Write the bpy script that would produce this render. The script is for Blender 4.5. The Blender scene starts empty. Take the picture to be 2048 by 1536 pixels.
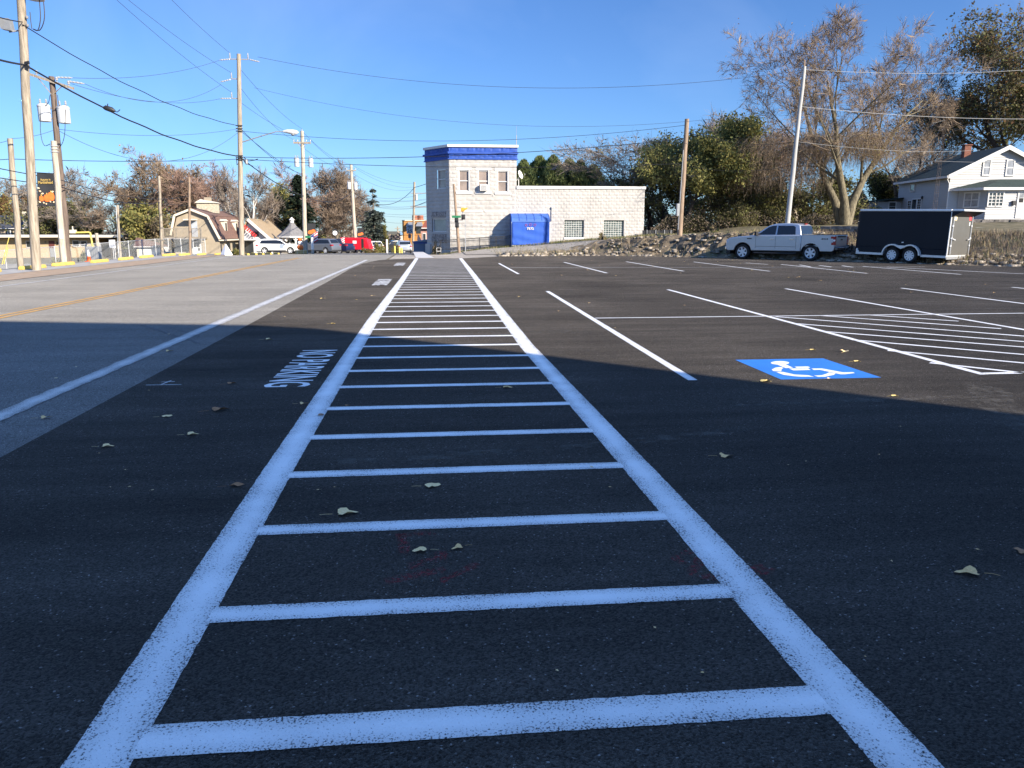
import bpy, bmesh, math, random
import numpy as np
from mathutils import Vector, Matrix
C = bpy.context.scene.collection
R_ = math.radians
PI = math.pi
# ------------------------------------------------------------------ camera model
FPX, CAM_H = 1538.0, 1.55
PITCH = math.atan((768 - 461) / FPX)
YAW = math.atan(156 * math.cos(PITCH) / FPX)
_sp, _cp, _ss, _cs = math.sin(PITCH), math.cos(PITCH), math.sin(YAW), math.cos(YAW)
FW = Vector((_ss * _cp, _cs * _cp, -_sp)); RT = Vector((_cs, -_ss, 0)); UP = Vector((_ss * _sp, _cs * _sp, _cp))
def ray(px, py):
    return FW + RT * ((px - 1024) / FPX) - UP * ((py - 768) / FPX)
def G(px, py, z=0.0):
    d = ray(px, py); t = (z - CAM_H) / d.z
    return Vector((t * d.x, t * d.y, z))
def PY(px, py, Y):
    d = ray(px, py); t = Y / d.y
    return Vector((t * d.x, Y, CAM_H + t * d.z))
def PXm(px, Y):      # world X of a pixel column near the horizon at depth Y
    return PY(px, 461, Y).x
def PZ(py, Y, px=1024):
    return PY(px, py, Y).z

sc = bpy.context.scene
cam_d = bpy.data.cameras.new('camera'); cam = bpy.data.objects.new('camera', cam_d); C.objects.link(cam)
cam_d.sensor_width = 36; cam_d.lens = 36 * FPX / 2048; cam_d.clip_start = 0.05; cam_d.clip_end = 6000
cam.location = (0, 0, CAM_H)
cam.rotation_euler = Matrix((RT, UP, -FW)).transposed().to_euler()
sc.camera = cam
# ------------------------------------------------------------------ light
SUN_AZ, SUN_EL = 135.0, 24.0       # azimuth clockwise from +Y
w = bpy.data.worlds.new('World'); sc.world = w; w.use_nodes = True
nt = w.node_tree; nt.nodes.clear()
sky = nt.nodes.new('ShaderNodeTexSky'); sky.sky_type = 'NISHITA'; sky.sun_disc = False
sky.sun_elevation = R_(SUN_EL); sky.sun_rotation = R_(SUN_AZ)
sky.air_density = 1.0; sky.dust_density = 0.1; sky.ozone_density = 4.0; sky.altitude = 100
bg = nt.nodes.new('ShaderNodeBackground'); bg.inputs['Strength'].default_value = 0.075
ow = nt.nodes.new('ShaderNodeOutputWorld')
# faint cirrus wisps high in the sky
tcw = nt.nodes.new('ShaderNodeTexCoord'); mpw = nt.nodes.new('ShaderNodeMapping')
mpw.inputs['Rotation'].default_value = (0, 0.5, 0.2); mpw.inputs['Scale'].default_value = (1.2, 7.0, 2.0)
nzw = nt.nodes.new('ShaderNodeTexNoise'); nzw.inputs['Scale'].default_value = 1.3; nzw.inputs['Detail'].default_value = 7; nzw.inputs['Distortion'].default_value = 0.6
rmw = nt.nodes.new('ShaderNodeValToRGB'); rmw.color_ramp.elements[0].position = 0.50; rmw.color_ramp.elements[1].position = 0.9
rmw.color_ramp.elements[1].color = (0.15, 0.15, 0.15, 1)
mxw = nt.nodes.new('ShaderNodeMix'); mxw.data_type = 'RGBA'
mxw.inputs['B'].default_value = (9, 10, 11.5, 1)
L = nt.links
L.new(tcw.outputs['Generated'], mpw.inputs['Vector']); L.new(mpw.outputs['Vector'], nzw.inputs['Vector'])
L.new(nzw.outputs['Fac'], rmw.inputs['Fac']); L.new(rmw.outputs['Color'], mxw.inputs['Factor'])
hs_ = nt.nodes.new('ShaderNodeHueSaturation'); hs_.inputs['Saturation'].default_value = 1.0
ml_ = nt.nodes.new('ShaderNodeMix'); ml_.data_type = 'RGBA'; ml_.blend_type = 'MULTIPLY'; ml_.inputs['Factor'].default_value = 1.0; ml_.inputs['B'].default_value = (.54, .725, 1.02, 1)
L.new(sky.outputs['Color'], hs_.inputs['Color']); L.new(hs_.outputs['Color'], ml_.inputs['A'])
# overhead sky above the frame brightened and paled as added fill for foreground shade
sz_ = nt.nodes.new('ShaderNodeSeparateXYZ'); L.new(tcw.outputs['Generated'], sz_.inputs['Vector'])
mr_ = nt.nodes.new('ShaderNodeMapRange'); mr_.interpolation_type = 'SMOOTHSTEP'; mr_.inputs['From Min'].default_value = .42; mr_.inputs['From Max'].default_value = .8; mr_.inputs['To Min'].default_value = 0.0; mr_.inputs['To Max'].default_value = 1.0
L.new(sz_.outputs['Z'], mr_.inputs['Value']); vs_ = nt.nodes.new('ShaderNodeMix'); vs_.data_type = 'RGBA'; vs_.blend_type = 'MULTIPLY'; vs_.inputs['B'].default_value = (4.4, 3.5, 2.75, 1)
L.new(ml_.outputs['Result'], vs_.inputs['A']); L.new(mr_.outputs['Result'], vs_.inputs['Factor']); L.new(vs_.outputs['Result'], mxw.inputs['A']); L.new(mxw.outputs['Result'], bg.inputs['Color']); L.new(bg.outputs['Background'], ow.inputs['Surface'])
sd = bpy.data.lights.new('sun', 'SUN'); sd.energy = 5.0; sd.angle = R_(0.5); sd.color = (1.0, 0.89, 0.73)
so = bpy.data.objects.new('sun', sd); C.objects.link(so)
sdir = Vector((math.sin(R_(SUN_AZ)) * math.cos(R_(SUN_EL)), math.cos(R_(SUN_AZ)) * math.cos(R_(SUN_EL)), math.sin(R_(SUN_EL))))
so.rotation_euler = sdir.to_track_quat('Z', 'Y').to_euler(); so.location = (30, -30, 40)
sc.view_settings.view_transform = 'Standard'; sc.view_settings.look = 'None'
sc.view_settings.exposure = 1.15; sc.view_settings.gamma = 1.0
sc.cycles.max_bounces = 5; sc.cycles.transparent_max_bounces = 6
sc.cycles.use_adaptive_sampling = True

# ------------------------------------------------------------------ mesh building
def tag(o, label=None, cat=None, group=None, kind=None):
    if label: o['label'] = label
    if cat: o['category'] = cat
    if group: o['group'] = group
    if kind: o['kind'] = kind
    return o
def thing(name, label, cat, loc=(0, 0, 0), rz=0.0, group=None, kind=None):
    o = bpy.data.objects.new(name, None); C.objects.link(o)
    o.empty_display_size = 0.3
    o.location = loc; o.rotation_euler = (0, 0, rz)
    return tag(o, label, cat, group, kind)
class MB:
    """collects faces, built as one mesh object"""
    def __init__(s): s.v = []; s.f = []; s.m = []; s.uv = {}
    def add(s, vs, fs, mi=0):
        n = len(s.v); s.v.extend([tuple(q) for q in vs])
        for f in fs: s.f.append(tuple(i + n for i in f)); s.m.append(mi)
        return s
    def box(s, x0, x1, y0, y1, z0, z1, mi=0):
        return s.add([(x0, y0, z0), (x1, y0, z0), (x1, y1, z0), (x0, y1, z0), (x0, y0, z1), (x1, y0, z1), (x1, y1, z1), (x0, y1, z1)],
                     [(0, 3, 2, 1), (4, 5, 6, 7), (0, 1, 5, 4), (1, 2, 6, 5), (2, 3, 7, 6), (3, 0, 4, 7)], mi)
    def hexa(s, b, t, mi=0):   # 4 bottom + 4 top points, counter-clockwise from above
        return s.add(list(b) + list(t), [(0, 3, 2, 1), (4, 5, 6, 7), (0, 1, 5, 4), (1, 2, 6, 5), (2, 3, 7, 6), (3, 0, 4, 7)], mi)
    def poly(s, pts, mi=0):
        return s.add(pts, [tuple(range(len(pts)))], mi)
    def bar(s, a, b, w, h, mi=0, up=(0, 0, 1)):
        a = Vector(a); b = Vector(b); d = (b - a).normalized(); u = Vector(up)
        if abs(d.dot(u)) > .98: u = Vector((0, 1, 0))
        x = d.cross(u).normalized(); y = x.cross(d).normalized()
        o = [(-1, -1), (1, -1), (1, 1), (-1, 1)]
        vs = [p + x * (i * w / 2) + y * (j * h / 2) for p in (a, b) for i, j in o]
        return s.add(vs, [(3, 2, 1, 0), (4, 5, 6, 7), (0, 1, 5, 4), (1, 2, 6, 5), (2, 3, 7, 6), (3, 0, 4, 7)], mi)
    def tube(s, pts, r, n=8, cap=True, mi=0):
        pts = [Vector(p) for p in pts]; k = len(pts)
        rs = r if isinstance(r, (list, tuple)) else [r] * k
        vs = []; fs = []
        ref = Vector((0, 0, 1))
        if abs((pts[-1] - pts[0]).normalized().dot(ref)) > .9: ref = Vector((1, 0, 0))
        for i, p in enumerate(pts):
            d = (pts[min(i + 1, k - 1)] - pts[max(i - 1, 0)]).normalized()
            x = d.cross(ref).normalized(); y = d.cross(x).normalized()
            for j in range(n):
                a = 2 * PI * j / n; vs.append(p + (x * math.cos(a) + y * math.sin(a)) * rs[i])
        for i in range(k - 1):
            for j in range(n):
                a = i * n + j; b = i * n + (j + 1) % n
                fs.append((a, b, b + n, a + n))
        if cap: fs.append(tuple(range(n))[::-1]); fs.append(tuple(range((k - 1) * n, k * n)))
        return s.add(vs, fs, mi)
    def lathe(s, prof, n=16, c=(0, 0, 0), axis='z', mi=0, closed=True):
        vs = []; fs = []; c = Vector(c); k = len(prof)
        for (r, z) in prof:
            for j in range(n):
                a = 2 * PI * j / n; x, y = r * math.cos(a), r * math.sin(a)
                vs.append(c + Vector({'z': (x, y, z), 'y': (x, z, y), 'x': (z, x, y)}[axis]))
        for i in range(k - 1):
            for j in range(n):
                a = i * n + j; b = i * n + (j + 1) % n
                fs.append((a, b, b + n, a + n))
        if closed: fs.append(tuple(range(n))[::-1]); fs.append(tuple(range((k - 1) * n, k * n)))
        return s.add(vs, fs, mi)
    def prism(s, pts, d0, d1, plane='xz', mi=0):
        def q(a, b, d): return {'xz': (a, d, b), 'yz': (d, a, b), 'xy': (a, b, d)}[plane]
        n = len(pts)
        vs = [q(a, b, d0) for a, b in pts] + [q(a, b, d1) for a, b in pts]
        fs = [tuple(range(n)), tuple(range(n, 2 * n))[::-1]] + [(i, i + n, (i + 1) % n + n, (i + 1) % n) for i in range(n)]
        return s.add(vs, fs, mi)
    def build(s, name, mats, parent=None, org=None, smooth=False, bevel=0, recalc=True, seg=2):
        me = bpy.data.meshes.new(name)
        v = s.v
        if org is not None: ox, oy, oz = org; v = [(a - ox, b - oy, c - oz) for a, b, c in v]
        me.from_pydata(v, [], s.f)
        if not isinstance(mats, (list, tuple)): mats = [mats]
        for m in mats: me.materials.append(m)
        if len(mats) > 1: me.polygons.foreach_set('material_index', s.m)
        if recalc:
            bm = bmesh.new(); bm.from_mesh(me); bmesh.ops.recalc_face_normals(bm, faces=bm.faces[:]); bm.to_mesh(me); bm.free()
        if smooth: me.shade_smooth(); me.set_sharp_from_angle(angle=R_(smooth if smooth is not True else 40))
        me.update()
        o = bpy.data.objects.new(name, me); C.objects.link(o)
        if parent: o.parent = parent
        if org is not None and not parent: o.location = org
        if bevel:
            b = o.modifiers.new('bevel', 'BEVEL'); b.width = bevel; b.segments = seg; b.limit_method = 'ANGLE'; b.angle_limit = R_(35)
        return o
def copy_tree(o, parent=None):
    c = o.copy(); C.objects.link(c); c.parent = parent
    for ch in list(o.children): copy_tree(ch, c)
    return c
def text_mb(txt, sx, sy, mat4, bold=0.0, depth=0.0, align='CENTER'):
    cu = bpy.data.curves.new('lettering', 'FONT'); cu.body = txt; cu.align_x = align; cu.align_y = 'CENTER'; cu.size = 1.0; cu.offset = bold; cu.extrude = depth; cu.resolution_u = 3
    ob = bpy.data.objects.new('lettering', cu); C.objects.link(ob)
    dg = bpy.context.evaluated_depsgraph_get(); dg.update()
    me = bpy.data.meshes.new_from_object(ob.evaluated_get(dg))
    xs = [v.co.x for v in me.vertices]; ys = [v.co.y for v in me.vertices]
    x0, x1, y0, y1 = min(xs), max(xs), min(ys), max(ys)
    mb = MB()
    mb.add([mat4 @ Vector(((v.co.x - (x0 + x1) / 2) / (x1 - x0) * sx, (v.co.y - (y0 + y1) / 2) / (y1 - y0) * sy, v.co.z)) for v in me.vertices],
           [tuple(p.vertices) for p in me.polygons])
    bpy.data.objects.remove(ob); bpy.data.meshes.remove(me); bpy.data.curves.remove(cu)
    return mb
# ------------------------------------------------------------------ materials
MATS = {}
def mat(name, col, rough=.75, var=.12, scale=2.5, bump=0.0, bscale=30, metal=0.0, spec=.5, coat=0.0, col2=None, stretch=(1, 1, 1), detail=5, coords='Object', ramp=(.35, .65)):
    if name in MATS: return MATS[name]
    m = bpy.data.materials.new(name); m.use_nodes = True; t = m.node_tree; N = t.nodes; K = t.links
    b = N['Principled BSDF']; b.inputs['Roughness'].default_value = rough; b.inputs['Metallic'].default_value = metal
    b.inputs['Specular IOR Level'].default_value = spec; b.inputs['Coat Weight'].default_value = coat
    tc = N.new('ShaderNodeTexCoord'); mp = N.new('ShaderNodeMapping'); mp.inputs['Scale'].default_value = stretch
    K.new(tc.outputs[coords], mp.inputs['Vector'])
    if var > 0 or col2:
        nz = N.new('ShaderNodeTexNoise'); nz.inputs['Scale'].default_value = scale; nz.inputs['Detail'].default_value = detail; nz.inputs['Roughness'].default_value = .65
        K.new(mp.outputs['Vector'], nz.inputs['Vector'])
        rp = N.new('ShaderNodeValToRGB'); K.new(nz.outputs['Fac'], rp.inputs['Fac'])
        a = [max(0, c * (1 - var)) for c in col]; d = list(col2) if col2 else [min(1, c * (1 + var)) for c in col]
        rp.color_ramp.elements[0].color = (*a, 1); rp.color_ramp.elements[1].color = (*d, 1)
        rp.color_ramp.elements[0].position, rp.color_ramp.elements[1].position = ramp
        K.new(rp.outputs['Color'], b.inputs['Base Color'])
    else: b.inputs['Base Color'].default_value = (*col, 1)
    if bump > 0:
        n2 = N.new('ShaderNodeTexNoise'); n2.inputs['Scale'].default_value = bscale; n2.inputs['Detail'].default_value = 4
        K.new(mp.outputs['Vector'], n2.inputs['Vector'])
        bp = N.new('ShaderNodeBump'); bp.inputs['Strength'].default_value = bump; bp.inputs['Distance'].default_value = .02
        K.new(n2.outputs['Fac'], bp.inputs['Height']); K.new(bp.outputs['Normal'], b.inputs['Normal'])
    MATS[name] = m
    return m
def asphalt(name, col, fleck, pebble=110.0, streak=.25, rough=.8, bumpd=.012, patch=.35, spec=.5):
    m = bpy.data.materials.new(name); m.use_nodes = True; t = m.node_tree; N = t.nodes; K = t.links
    b = N['Principled BSDF']; b.inputs['Roughness'].default_value = rough; b.inputs['Specular IOR Level'].default_value = spec
    if 'Diffuse Roughness' in b.inputs: b.inputs['Diffuse Roughness'].default_value = 1.0
    tc = N.new('ShaderNodeTexCoord')
    vo = N.new('ShaderNodeTexVoronoi'); vo.inputs['Scale'].default_value = pebble; K.new(tc.outputs['Object'], vo.inputs['Vector'])
    # pebble tone from the cell colour
    sp = N.new('ShaderNodeSeparateColor'); K.new(vo.outputs['Color'], sp.inputs['Color'])
    r1 = N.new('ShaderNodeValToRGB'); K.new(sp.outputs['Red'], r1.inputs['Fac'])
    e = r1.color_ramp.elements
    e[0].position = 0; e[0].color = (*[c * .45 for c in col], 1); e[1].position = .99; e[1].color = (*[c * 1.6 for c in col], 1)
    x = e.new(.9945); x.color = (*fleck, 1)
    # long lay-down streaks and patches
    mp = N.new('ShaderNodeMapping'); mp.inputs['Scale'].default_value = (.12, .9, 1); K.new(tc.outputs['Object'], mp.inputs['Vector'])
    nz = N.new('ShaderNodeTexNoise'); nz.inputs['Scale'].default_value = 2.2; nz.inputs['Detail'].default_value = 7; nz.inputs['Roughness'].default_value = .7; K.new(mp.outputs['Vector'], nz.inputs['Vector'])
    n2 = N.new('ShaderNodeTexNoise'); n2.inputs['Scale'].default_value = .35; n2.inputs['Detail'].default_value = 6; K.new(tc.outputs['Object'], n2.inputs['Vector'])
    mr = N.new('ShaderNodeMapRange'); mr.inputs['From Min'].default_value = .3; mr.inputs['From Max'].default_value = .7; mr.inputs['To Min'].default_value = 1 - streak; mr.inputs['To Max'].default_value = 1 + streak; K.new(nz.outputs['Fac'], mr.inputs['Value'])
    m2 = N.new('ShaderNodeMapRange'); m2.inputs['From Min'].default_value = .3; m2.inputs['From Max'].default_value = .7; m2.inputs['To Min'].default_value = 1 - patch; m2.inputs['To Max'].default_value = 1 + patch; K.new(n2.outputs['Fac'], m2.inputs['Value'])
    mu = N.new('ShaderNodeMath'); mu.operation = 'MULTIPLY'; K.new(mr.outputs['Result'], mu.inputs[0]); K.new(m2.outputs['Result'], mu.inputs[1])
    vm = N.new('ShaderNodeVectorMath'); vm.operation = 'SCALE'; K.new(r1.outputs['Color'], vm.inputs[0]); K.new(mu.outputs['Value'], vm.inputs['Scale'])
    K.new(vm.outputs['Vector'], b.inputs['Base Color'])
    n3 = N.new('ShaderNodeTexNoise'); n3.inputs['Scale'].default_value = pebble * .9; n3.inputs['Detail'].default_value = 2; K.new(tc.outputs['Object'], n3.inputs['Vector'])
    ad = N.new('ShaderNodeMath'); ad.operation = 'ADD'; K.new(vo.outputs['Distance'], ad.inputs[0]); K.new(n3.outputs['Fac'], ad.inputs[1])
    bp = N.new('ShaderNodeBump'); bp.inputs['Strength'].default_value = .9; bp.inputs['Distance'].default_value = bumpd; bp.invert = True
    K.new(ad.outputs['Value'], bp.inputs['Height']); K.new(bp.outputs['Normal'], b.inputs['Normal'])
    MATS[name] = m
    return m
def paint(name, col, under=(.03, .03, .032), wear=.0, big=.06, edge=True):
    """sprayed paint over asphalt: solid along the middle of the strip, speckled by pits towards its edges (UV.y runs across the strip)"""
    m = bpy.data.materials.new(name); m.use_nodes = True; t = m.node_tree; N = t.nodes; K = t.links
    b = N['Principled BSDF']; b.inputs['Roughness'].default_value = .7; b.inputs['Specular IOR Level'].default_value = .25
    tc = N.new('ShaderNodeTexCoord')
    vo = N.new('ShaderNodeTexVoronoi'); vo.inputs['Scale'].default_value = 95; K.new(tc.outputs['Object'], vo.inputs['Vector'])
    nz = N.new('ShaderNodeTexNoise'); nz.inputs['Scale'].default_value = 115; nz.inputs['Detail'].default_value = 3; nz.inputs['Roughness'].default_value = .65; K.new(tc.outputs['Object'], nz.inputs['Vector'])
    n2 = N.new('ShaderNodeTexNoise'); n2.inputs['Scale'].default_value = 2.5; n2.inputs['Detail'].default_value = 5; K.new(tc.outputs['Object'], n2.inputs['Vector'])
    sx = N.new('ShaderNodeSeparateXYZ'); K.new(tc.outputs['UV'], sx.inputs['Vector'])
    s1 = N.new('ShaderNodeMath'); s1.operation = 'SUBTRACT'; K.new(sx.outputs['Y'], s1.inputs[0]); s1.inputs[1].default_value = .5
    s2 = N.new('ShaderNodeMath'); s2.operation = 'ABSOLUTE'; K.new(s1.outputs[0], s2.inputs[0])          # 0 centre, .5 edge
    if not edge: s2.operation = 'MULTIPLY'; s2.inputs[1].default_value = 0.0
    # pit value = noise + edge*.17 + patches*.12
    a1 = N.new('ShaderNodeMath'); a1.operation = 'MULTIPLY_ADD'; K.new(s2.outputs[0], a1.inputs[0]); a1.inputs[1].default_value = .26; K.new(nz.outputs['Fac'], a1.inputs[2])
    a2 = N.new('ShaderNodeMath'); a2.operation = 'MULTIPLY_ADD'; K.new(n2.outputs['Fac'], a2.inputs[0]); a2.inputs[1].default_value = .22; K.new(a1.outputs[0], a2.inputs[2])
    rp = N.new('ShaderNodeMapRange'); K.new(a2.outputs[0], rp.inputs['Value']); rp.inputs['From Min'].default_value = .735 - wear; rp.inputs['From Max'].default_value = .85 - wear
    # slightly thinner film towards the edges
    tn = N.new('ShaderNodeMapRange'); K.new(s2.outputs[0], tn.inputs['Value']); tn.inputs['From Min'].default_value = .1; tn.inputs['From Max'].default_value = .5; tn.inputs['To Min'].default_value = 1.02; tn.inputs['To Max'].default_value = .80
    cs = N.new('ShaderNodeVectorMath'); cs.operation = 'SCALE'; cs.inputs[0].default_value = col; dm_ = N.new('ShaderNodeMapRange'); K.new(n2.outputs['Fac'], dm_.inputs['Value']); dm_.inputs['From Min'].default_value = .3; dm_.inputs['From Max'].default_value = .7; dm_.inputs['To Min'].default_value = 1.03; dm_.inputs['To Max'].default_value = .84; tm_ = N.new('ShaderNodeMath'); tm_.operation = 'MULTIPLY'; K.new(tn.outputs[0], tm_.inputs[0]); K.new(dm_.outputs[0], tm_.inputs[1]); K.new(tm_.outputs[0], cs.inputs['Scale'])
    mx = N.new('ShaderNodeMix'); mx.data_type = 'RGBA'; K.new(rp.outputs['Result'], mx.inputs['Factor']); K.new(cs.outputs['Vector'], mx.inputs['A']); mx.inputs['B'].default_value = (*under, 1)
    K.new(mx.outputs['Result'], b.inputs['Base Color'])
    ad = N.new('ShaderNodeMath'); ad.operation = 'ADD'; K.new(vo.outputs['Distance'], ad.inputs[0]); K.new(nz.outputs['Fac'], ad.inputs[1])
    bp = N.new('ShaderNodeBump'); bp.invert = True; bp.inputs['Strength'].default_value = .6; bp.inputs['Distance'].default_value = .006
    K.new(ad.outputs[0], bp.inputs['Height']); K.new(bp.outputs['Normal'], b.inputs['Normal'])
    MATS[name] = m
    return m
# ================================================================== TERRAIN
def sstep(a, b, x):
    t = max(0.0, min(1.0, (x - a) / (b - a))); return t * t * (3 - 2 * t)
def interp(x, xs, ys):
    return float(np.interp(x, xs, ys))
EDGE = [(3.0, 46.6), (3.96, 47.2), (10.2, 47.5), (13.7, 45.6), (16.2, 42.6), (19.6, 38.6), (22.6, 34.6), (25.6, 30.0), (29.5, 22.0), (33.0, 12.0), (35.0, -30.0)]
def edge_d(x, y):
    best = 1e9; sg = 1
    for (ax, ay), (bx, by) in zip(EDGE[:-1], EDGE[1:]):
        dx, dy = bx - ax, by - ay; t = max(0, min(1, ((x - ax) * dx + (y - ay) * dy) / (dx * dx + dy * dy)))
        ex, ey = x - ax - t * dx, y - ay - t * dy; q = math.hypot(ex, ey)
        if q < best: best = q; sg = 1 if dx * ey - dy * ex > 0 else -1
    return best * sg
PX_, PZ_ = [-2, 1, 6, 10, 15.6, 20, 24, 40, 60], [0, 0, .45, .78, 1.2, 1.4, 1.25, 1.55, 2.0]
def H(x, y):
    z = 0.0
    if x < -17.5: z = -min(1.8, .09 * (-17.5 - x))
    if y > 50: z = min(z, -min(1.8, .025 * (y - 50))) if x < 0.5 else z
    if x > 0.5:
        d = edge_d(x, y)
        if d > 0:
            wd = 9 - 7.2 * sstep(6, 12.5, x) + 4.2 * sstep(20, 23.5, x)
            z = interp(x, PX_, PZ_) * sstep(.1, wd, d)
            z += .65 * sstep(45, 58, y) * sstep(20, 24, x)
            if y > 66: z -= min(2.6, .05 * (y - 66)) * sstep(30, 10, x) if x < 30 else 0
        if x < 4 and y > 50: z = z * sstep(.5, 4, x) - min(1.8, .025 * (y - 50)) * (1 - sstep(.5, 2.0, x))
    return z
rnd = random.Random(5)
_hn = [(rnd.uniform(.6, 3.2), rnd.uniform(.6, 3.2), rnd.uniform(0, 6)) for _ in range(14)]
def lump(x, y):
    return sum(math.sin(a * x + c) * math.cos(b * y - c * 1.7) for a, b, c in _hn) / 5
def coords(lo, hi, step, far, n):
    g = list(np.arange(lo, hi + 1e-6, step))
    e = [(far) * (i / n) ** 2.2 for i in range(1, n + 1)]
    return [lo - q for q in e[::-1]] + g + [hi + q for q in e]
m_soil = mat('dry_turf', (.085, .085, .03), .95, .45, 1.1, .6, 40, col2=(.19, .15, .085), ramp=(.3, .7))
m_bank = mat('rocky_bank', (.06, .047, .033), .95, .5, 2.6, .9, 22, col2=(.23, .18, .12), ramp=(.3, .72))
xs = coords(-62, 62, .9, 2600, 14); ys = coords(-22, 112, .9, 3200, 14)
mb = MB()
for y in ys:
    for x in xs:
        z = H(x, y) - .05
        mb.v.append((x, y, z - (.12 if -17 < x < 33 and edge_d(x, y) < .0 and y < 47 else 0)))
nx = len(xs)
for j in range(len(ys) - 1):
    for i in range(nx - 1):
        a = j * nx + i; mb.f.append((a, a + 1, a + nx + 1, a + nx)); mb.m.append(0)
tag(mb.build('ground', m_soil, recalc=False, smooth=True), kind='structure')
# rocky bank along the right edge of the lot
mb = MB(); pts = []
N1 = 260
L_ = [0]
for a, b in zip(EDGE[1:-1], EDGE[2:]): L_.append(L_[-1] + math.hypot(b[0] - a[0], b[1] - a[1]))
def edge_at(s):
    for i in range(len(L_) - 1):
        if s <= L_[i + 1] or i == len(L_) - 2:
            a, b = EDGE[i + 1], EDGE[i + 2]; t = (s - L_[i]) / (L_[i + 1] - L_[i]); dx, dy = (b[0] - a[0]), (b[1] - a[1]); q = math.hypot(dx, dy)
            return a[0] + dx * t, a[1] + dy * t, -dy / q, dx / q
NB = 15
for i in range(N1):
    s = i / (N1 - 1) * 52
    # smoothed normal
    acc = [edge_at(max(0, min(52, s + o))) for o in (-2, -1, 0, 1, 2)]
    x, y = acc[2][0], acc[2][1]; nxv, nyv = sum(a[2] for a in acc), sum(a[3] for a in acc); q = math.hypot(nxv, nyv); nxv /= q; nyv /= q
    for j in range(NB):
        d = -.1 + j * .27
        X, Y = x + nxv * d, y + nyv * d
        z = H(X, Y) + .01
        k = sstep(0, .5, d) * sstep(3.9, 2.4, d) * sstep(5, 9, X)
        z += k * (.14 * lump(X * 1.6, Y * 1.6) + .10 * lump(X * 4 + 3, Y * 4) + rnd.uniform(-.05, .05) + .06) * (1 - .65 * sstep(18.5, 21, X))
        if j == NB - 1: z = H(X, Y) - .12
        if j == 0: z = .012
        mb.v.append((X + k * .16 * lump(Y * 3, X * 3), Y + k * .16 * lump(X * 3.3, Y * 2), z))
for i in range(N1 - 1):
    for j in range(NB - 1):
        a = i * NB + j; mb.f.append((a, a + 1, a + NB + 1, a + NB)); mb.m.append(0)
tag(mb.build('terrain', m_bank), kind='structure')

# ------------------------------------------------------------------ paved sheets
A_new = asphalt('fresh_asphalt', (.068, .060, .052), (.30, .28, .26), 140, .34, .9, .012, .3, spec=.1)
A_old = asphalt('worn_road', (.150, .144, .134), (.5, .48, .45), 120, .16, .85, .006, .14, spec=.25)
A_apr = asphalt('apron_asphalt', (.19, .175, .16), (.3, .29, .27), 100, .2, .9, .006, .2)
m_conc = mat('concrete', (.36, .34, .31), .9, .18, 1.6, .25, 60)
m_brick = mat('paver_brown', (.36, .255, .165), .9, .2, 2.5, .3, 70)
def drape(name, left, right, m, off, n=60, kind='structure', nc=1):
    """sheet between two polylines (same number of points), following the terrain"""
    def res(pl):
        out = []
        for k in range(n + 1):
            t = k / n * (len(pl) - 1); i = min(int(t), len(pl) - 2); f = t - i
            out.append((pl[i][0] * (1 - f) + pl[i + 1][0] * f, pl[i][1] * (1 - f) + pl[i + 1][1] * f))
        return out
    a, b = res(left), res(right); mb = MB()
    for p, q in zip(a, b):
        for c in range(nc + 1):
            f = c / nc; x, y = p[0] * (1 - f) + q[0] * f, p[1] * (1 - f) + q[1] * f
            mb.v.append((x, y, H(x, y) + off))
    w_ = nc + 1
    for k in range(n):
        for c in range(nc):
            i = k * w_ + c; mb.f.append((i, i + 1, i + w_ + 1, i + w_)); mb.m.append(0)
    return tag(mb.build(name, m, recalc=False), kind=kind)
# the lot: one flat sheet
lot = [(-3.05, -24), (34.6, -24), (33.05, 12.0), (29.6, 22.0), (25.7, 30.0), (22.7, 34.7), (19.7, 38.8), (16.3, 42.7), (13.8, 45.7), (10.2, 47.6), (6.5, 47.6), (3.96, 47.2), (1.6, 44.25), (-1.1, 44.35), (-2.2, 43.4), (-2.95, 42.0), (-3.42, 38), (-3.46, 32.4), (-3.3, 25), (-3.12, 13), (-3.03, 5.5)]
mb = MB(); mb.poly([(x, y, .004) for x, y in lot]); o = mb.build('parking_lot', A_new); tag(o, kind='structure')
lot_mesh = o
drape('road', [(-13.4, -24), (-13.4, 50), (-13.4, 100), (-9.5, 170), (-6, 420)], [(-2.6, -24), (-2.6, 50), (-2.2, 60), (-1.2, 170), (4, 420)], A_old, .0, 80, nc=3)
drape('street_apron', [(-2.5, 41), (-2.5, 47), (-2.5, 58), (-2.0, 66)], [(16, 41), (7.2, 47), (2.2, 55.5), (-.9, 66)], A_apr, .001, 40, nc=10)
drape('path', [(2.0, 49.4), (6, 49.6), (10, 49.9), (13.5, 50.6), (17, 51.5)], [(2.0, 56.2), (6, 54.6), (10, 53.2), (13.5, 52.3), (17, 52.6)], A_apr, .03, 40, nc=4)
drape('pavement', [(-17.1, -24), (-17.1, 60)], [(-15.35, -24), (-15.35, 60)], m_conc, .012, 40)
drape('sidewalk', [(-15.35, -24), (-15.35, 58)], [(-13.45, -24), (-13.45, 58)], m_brick, .0056, 40)
drape('left_parking_lot', [(-46, -24), (-46, 60), (-46, 84)], [(-17.1, -24), (-17.1, 60), (-17.1, 84)], asphalt('left_lot_asphalt', (.11, .108, .105), (.25, .24, .23), 100, .15, .9, .004, .2), .01, 50, nc=22)
# pale concrete ramp at the end of the walkway
mb = MB(); mb.poly([G(826, 503.5, .006), G(846, 503.5, .006), G(868, 515.3, .006), G(832, 515.6, .006)]); tag(mb.build('ramp_pavement', mat('pale_concrete', (.52, .5, .47), .85, .08)), kind='structure')

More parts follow.
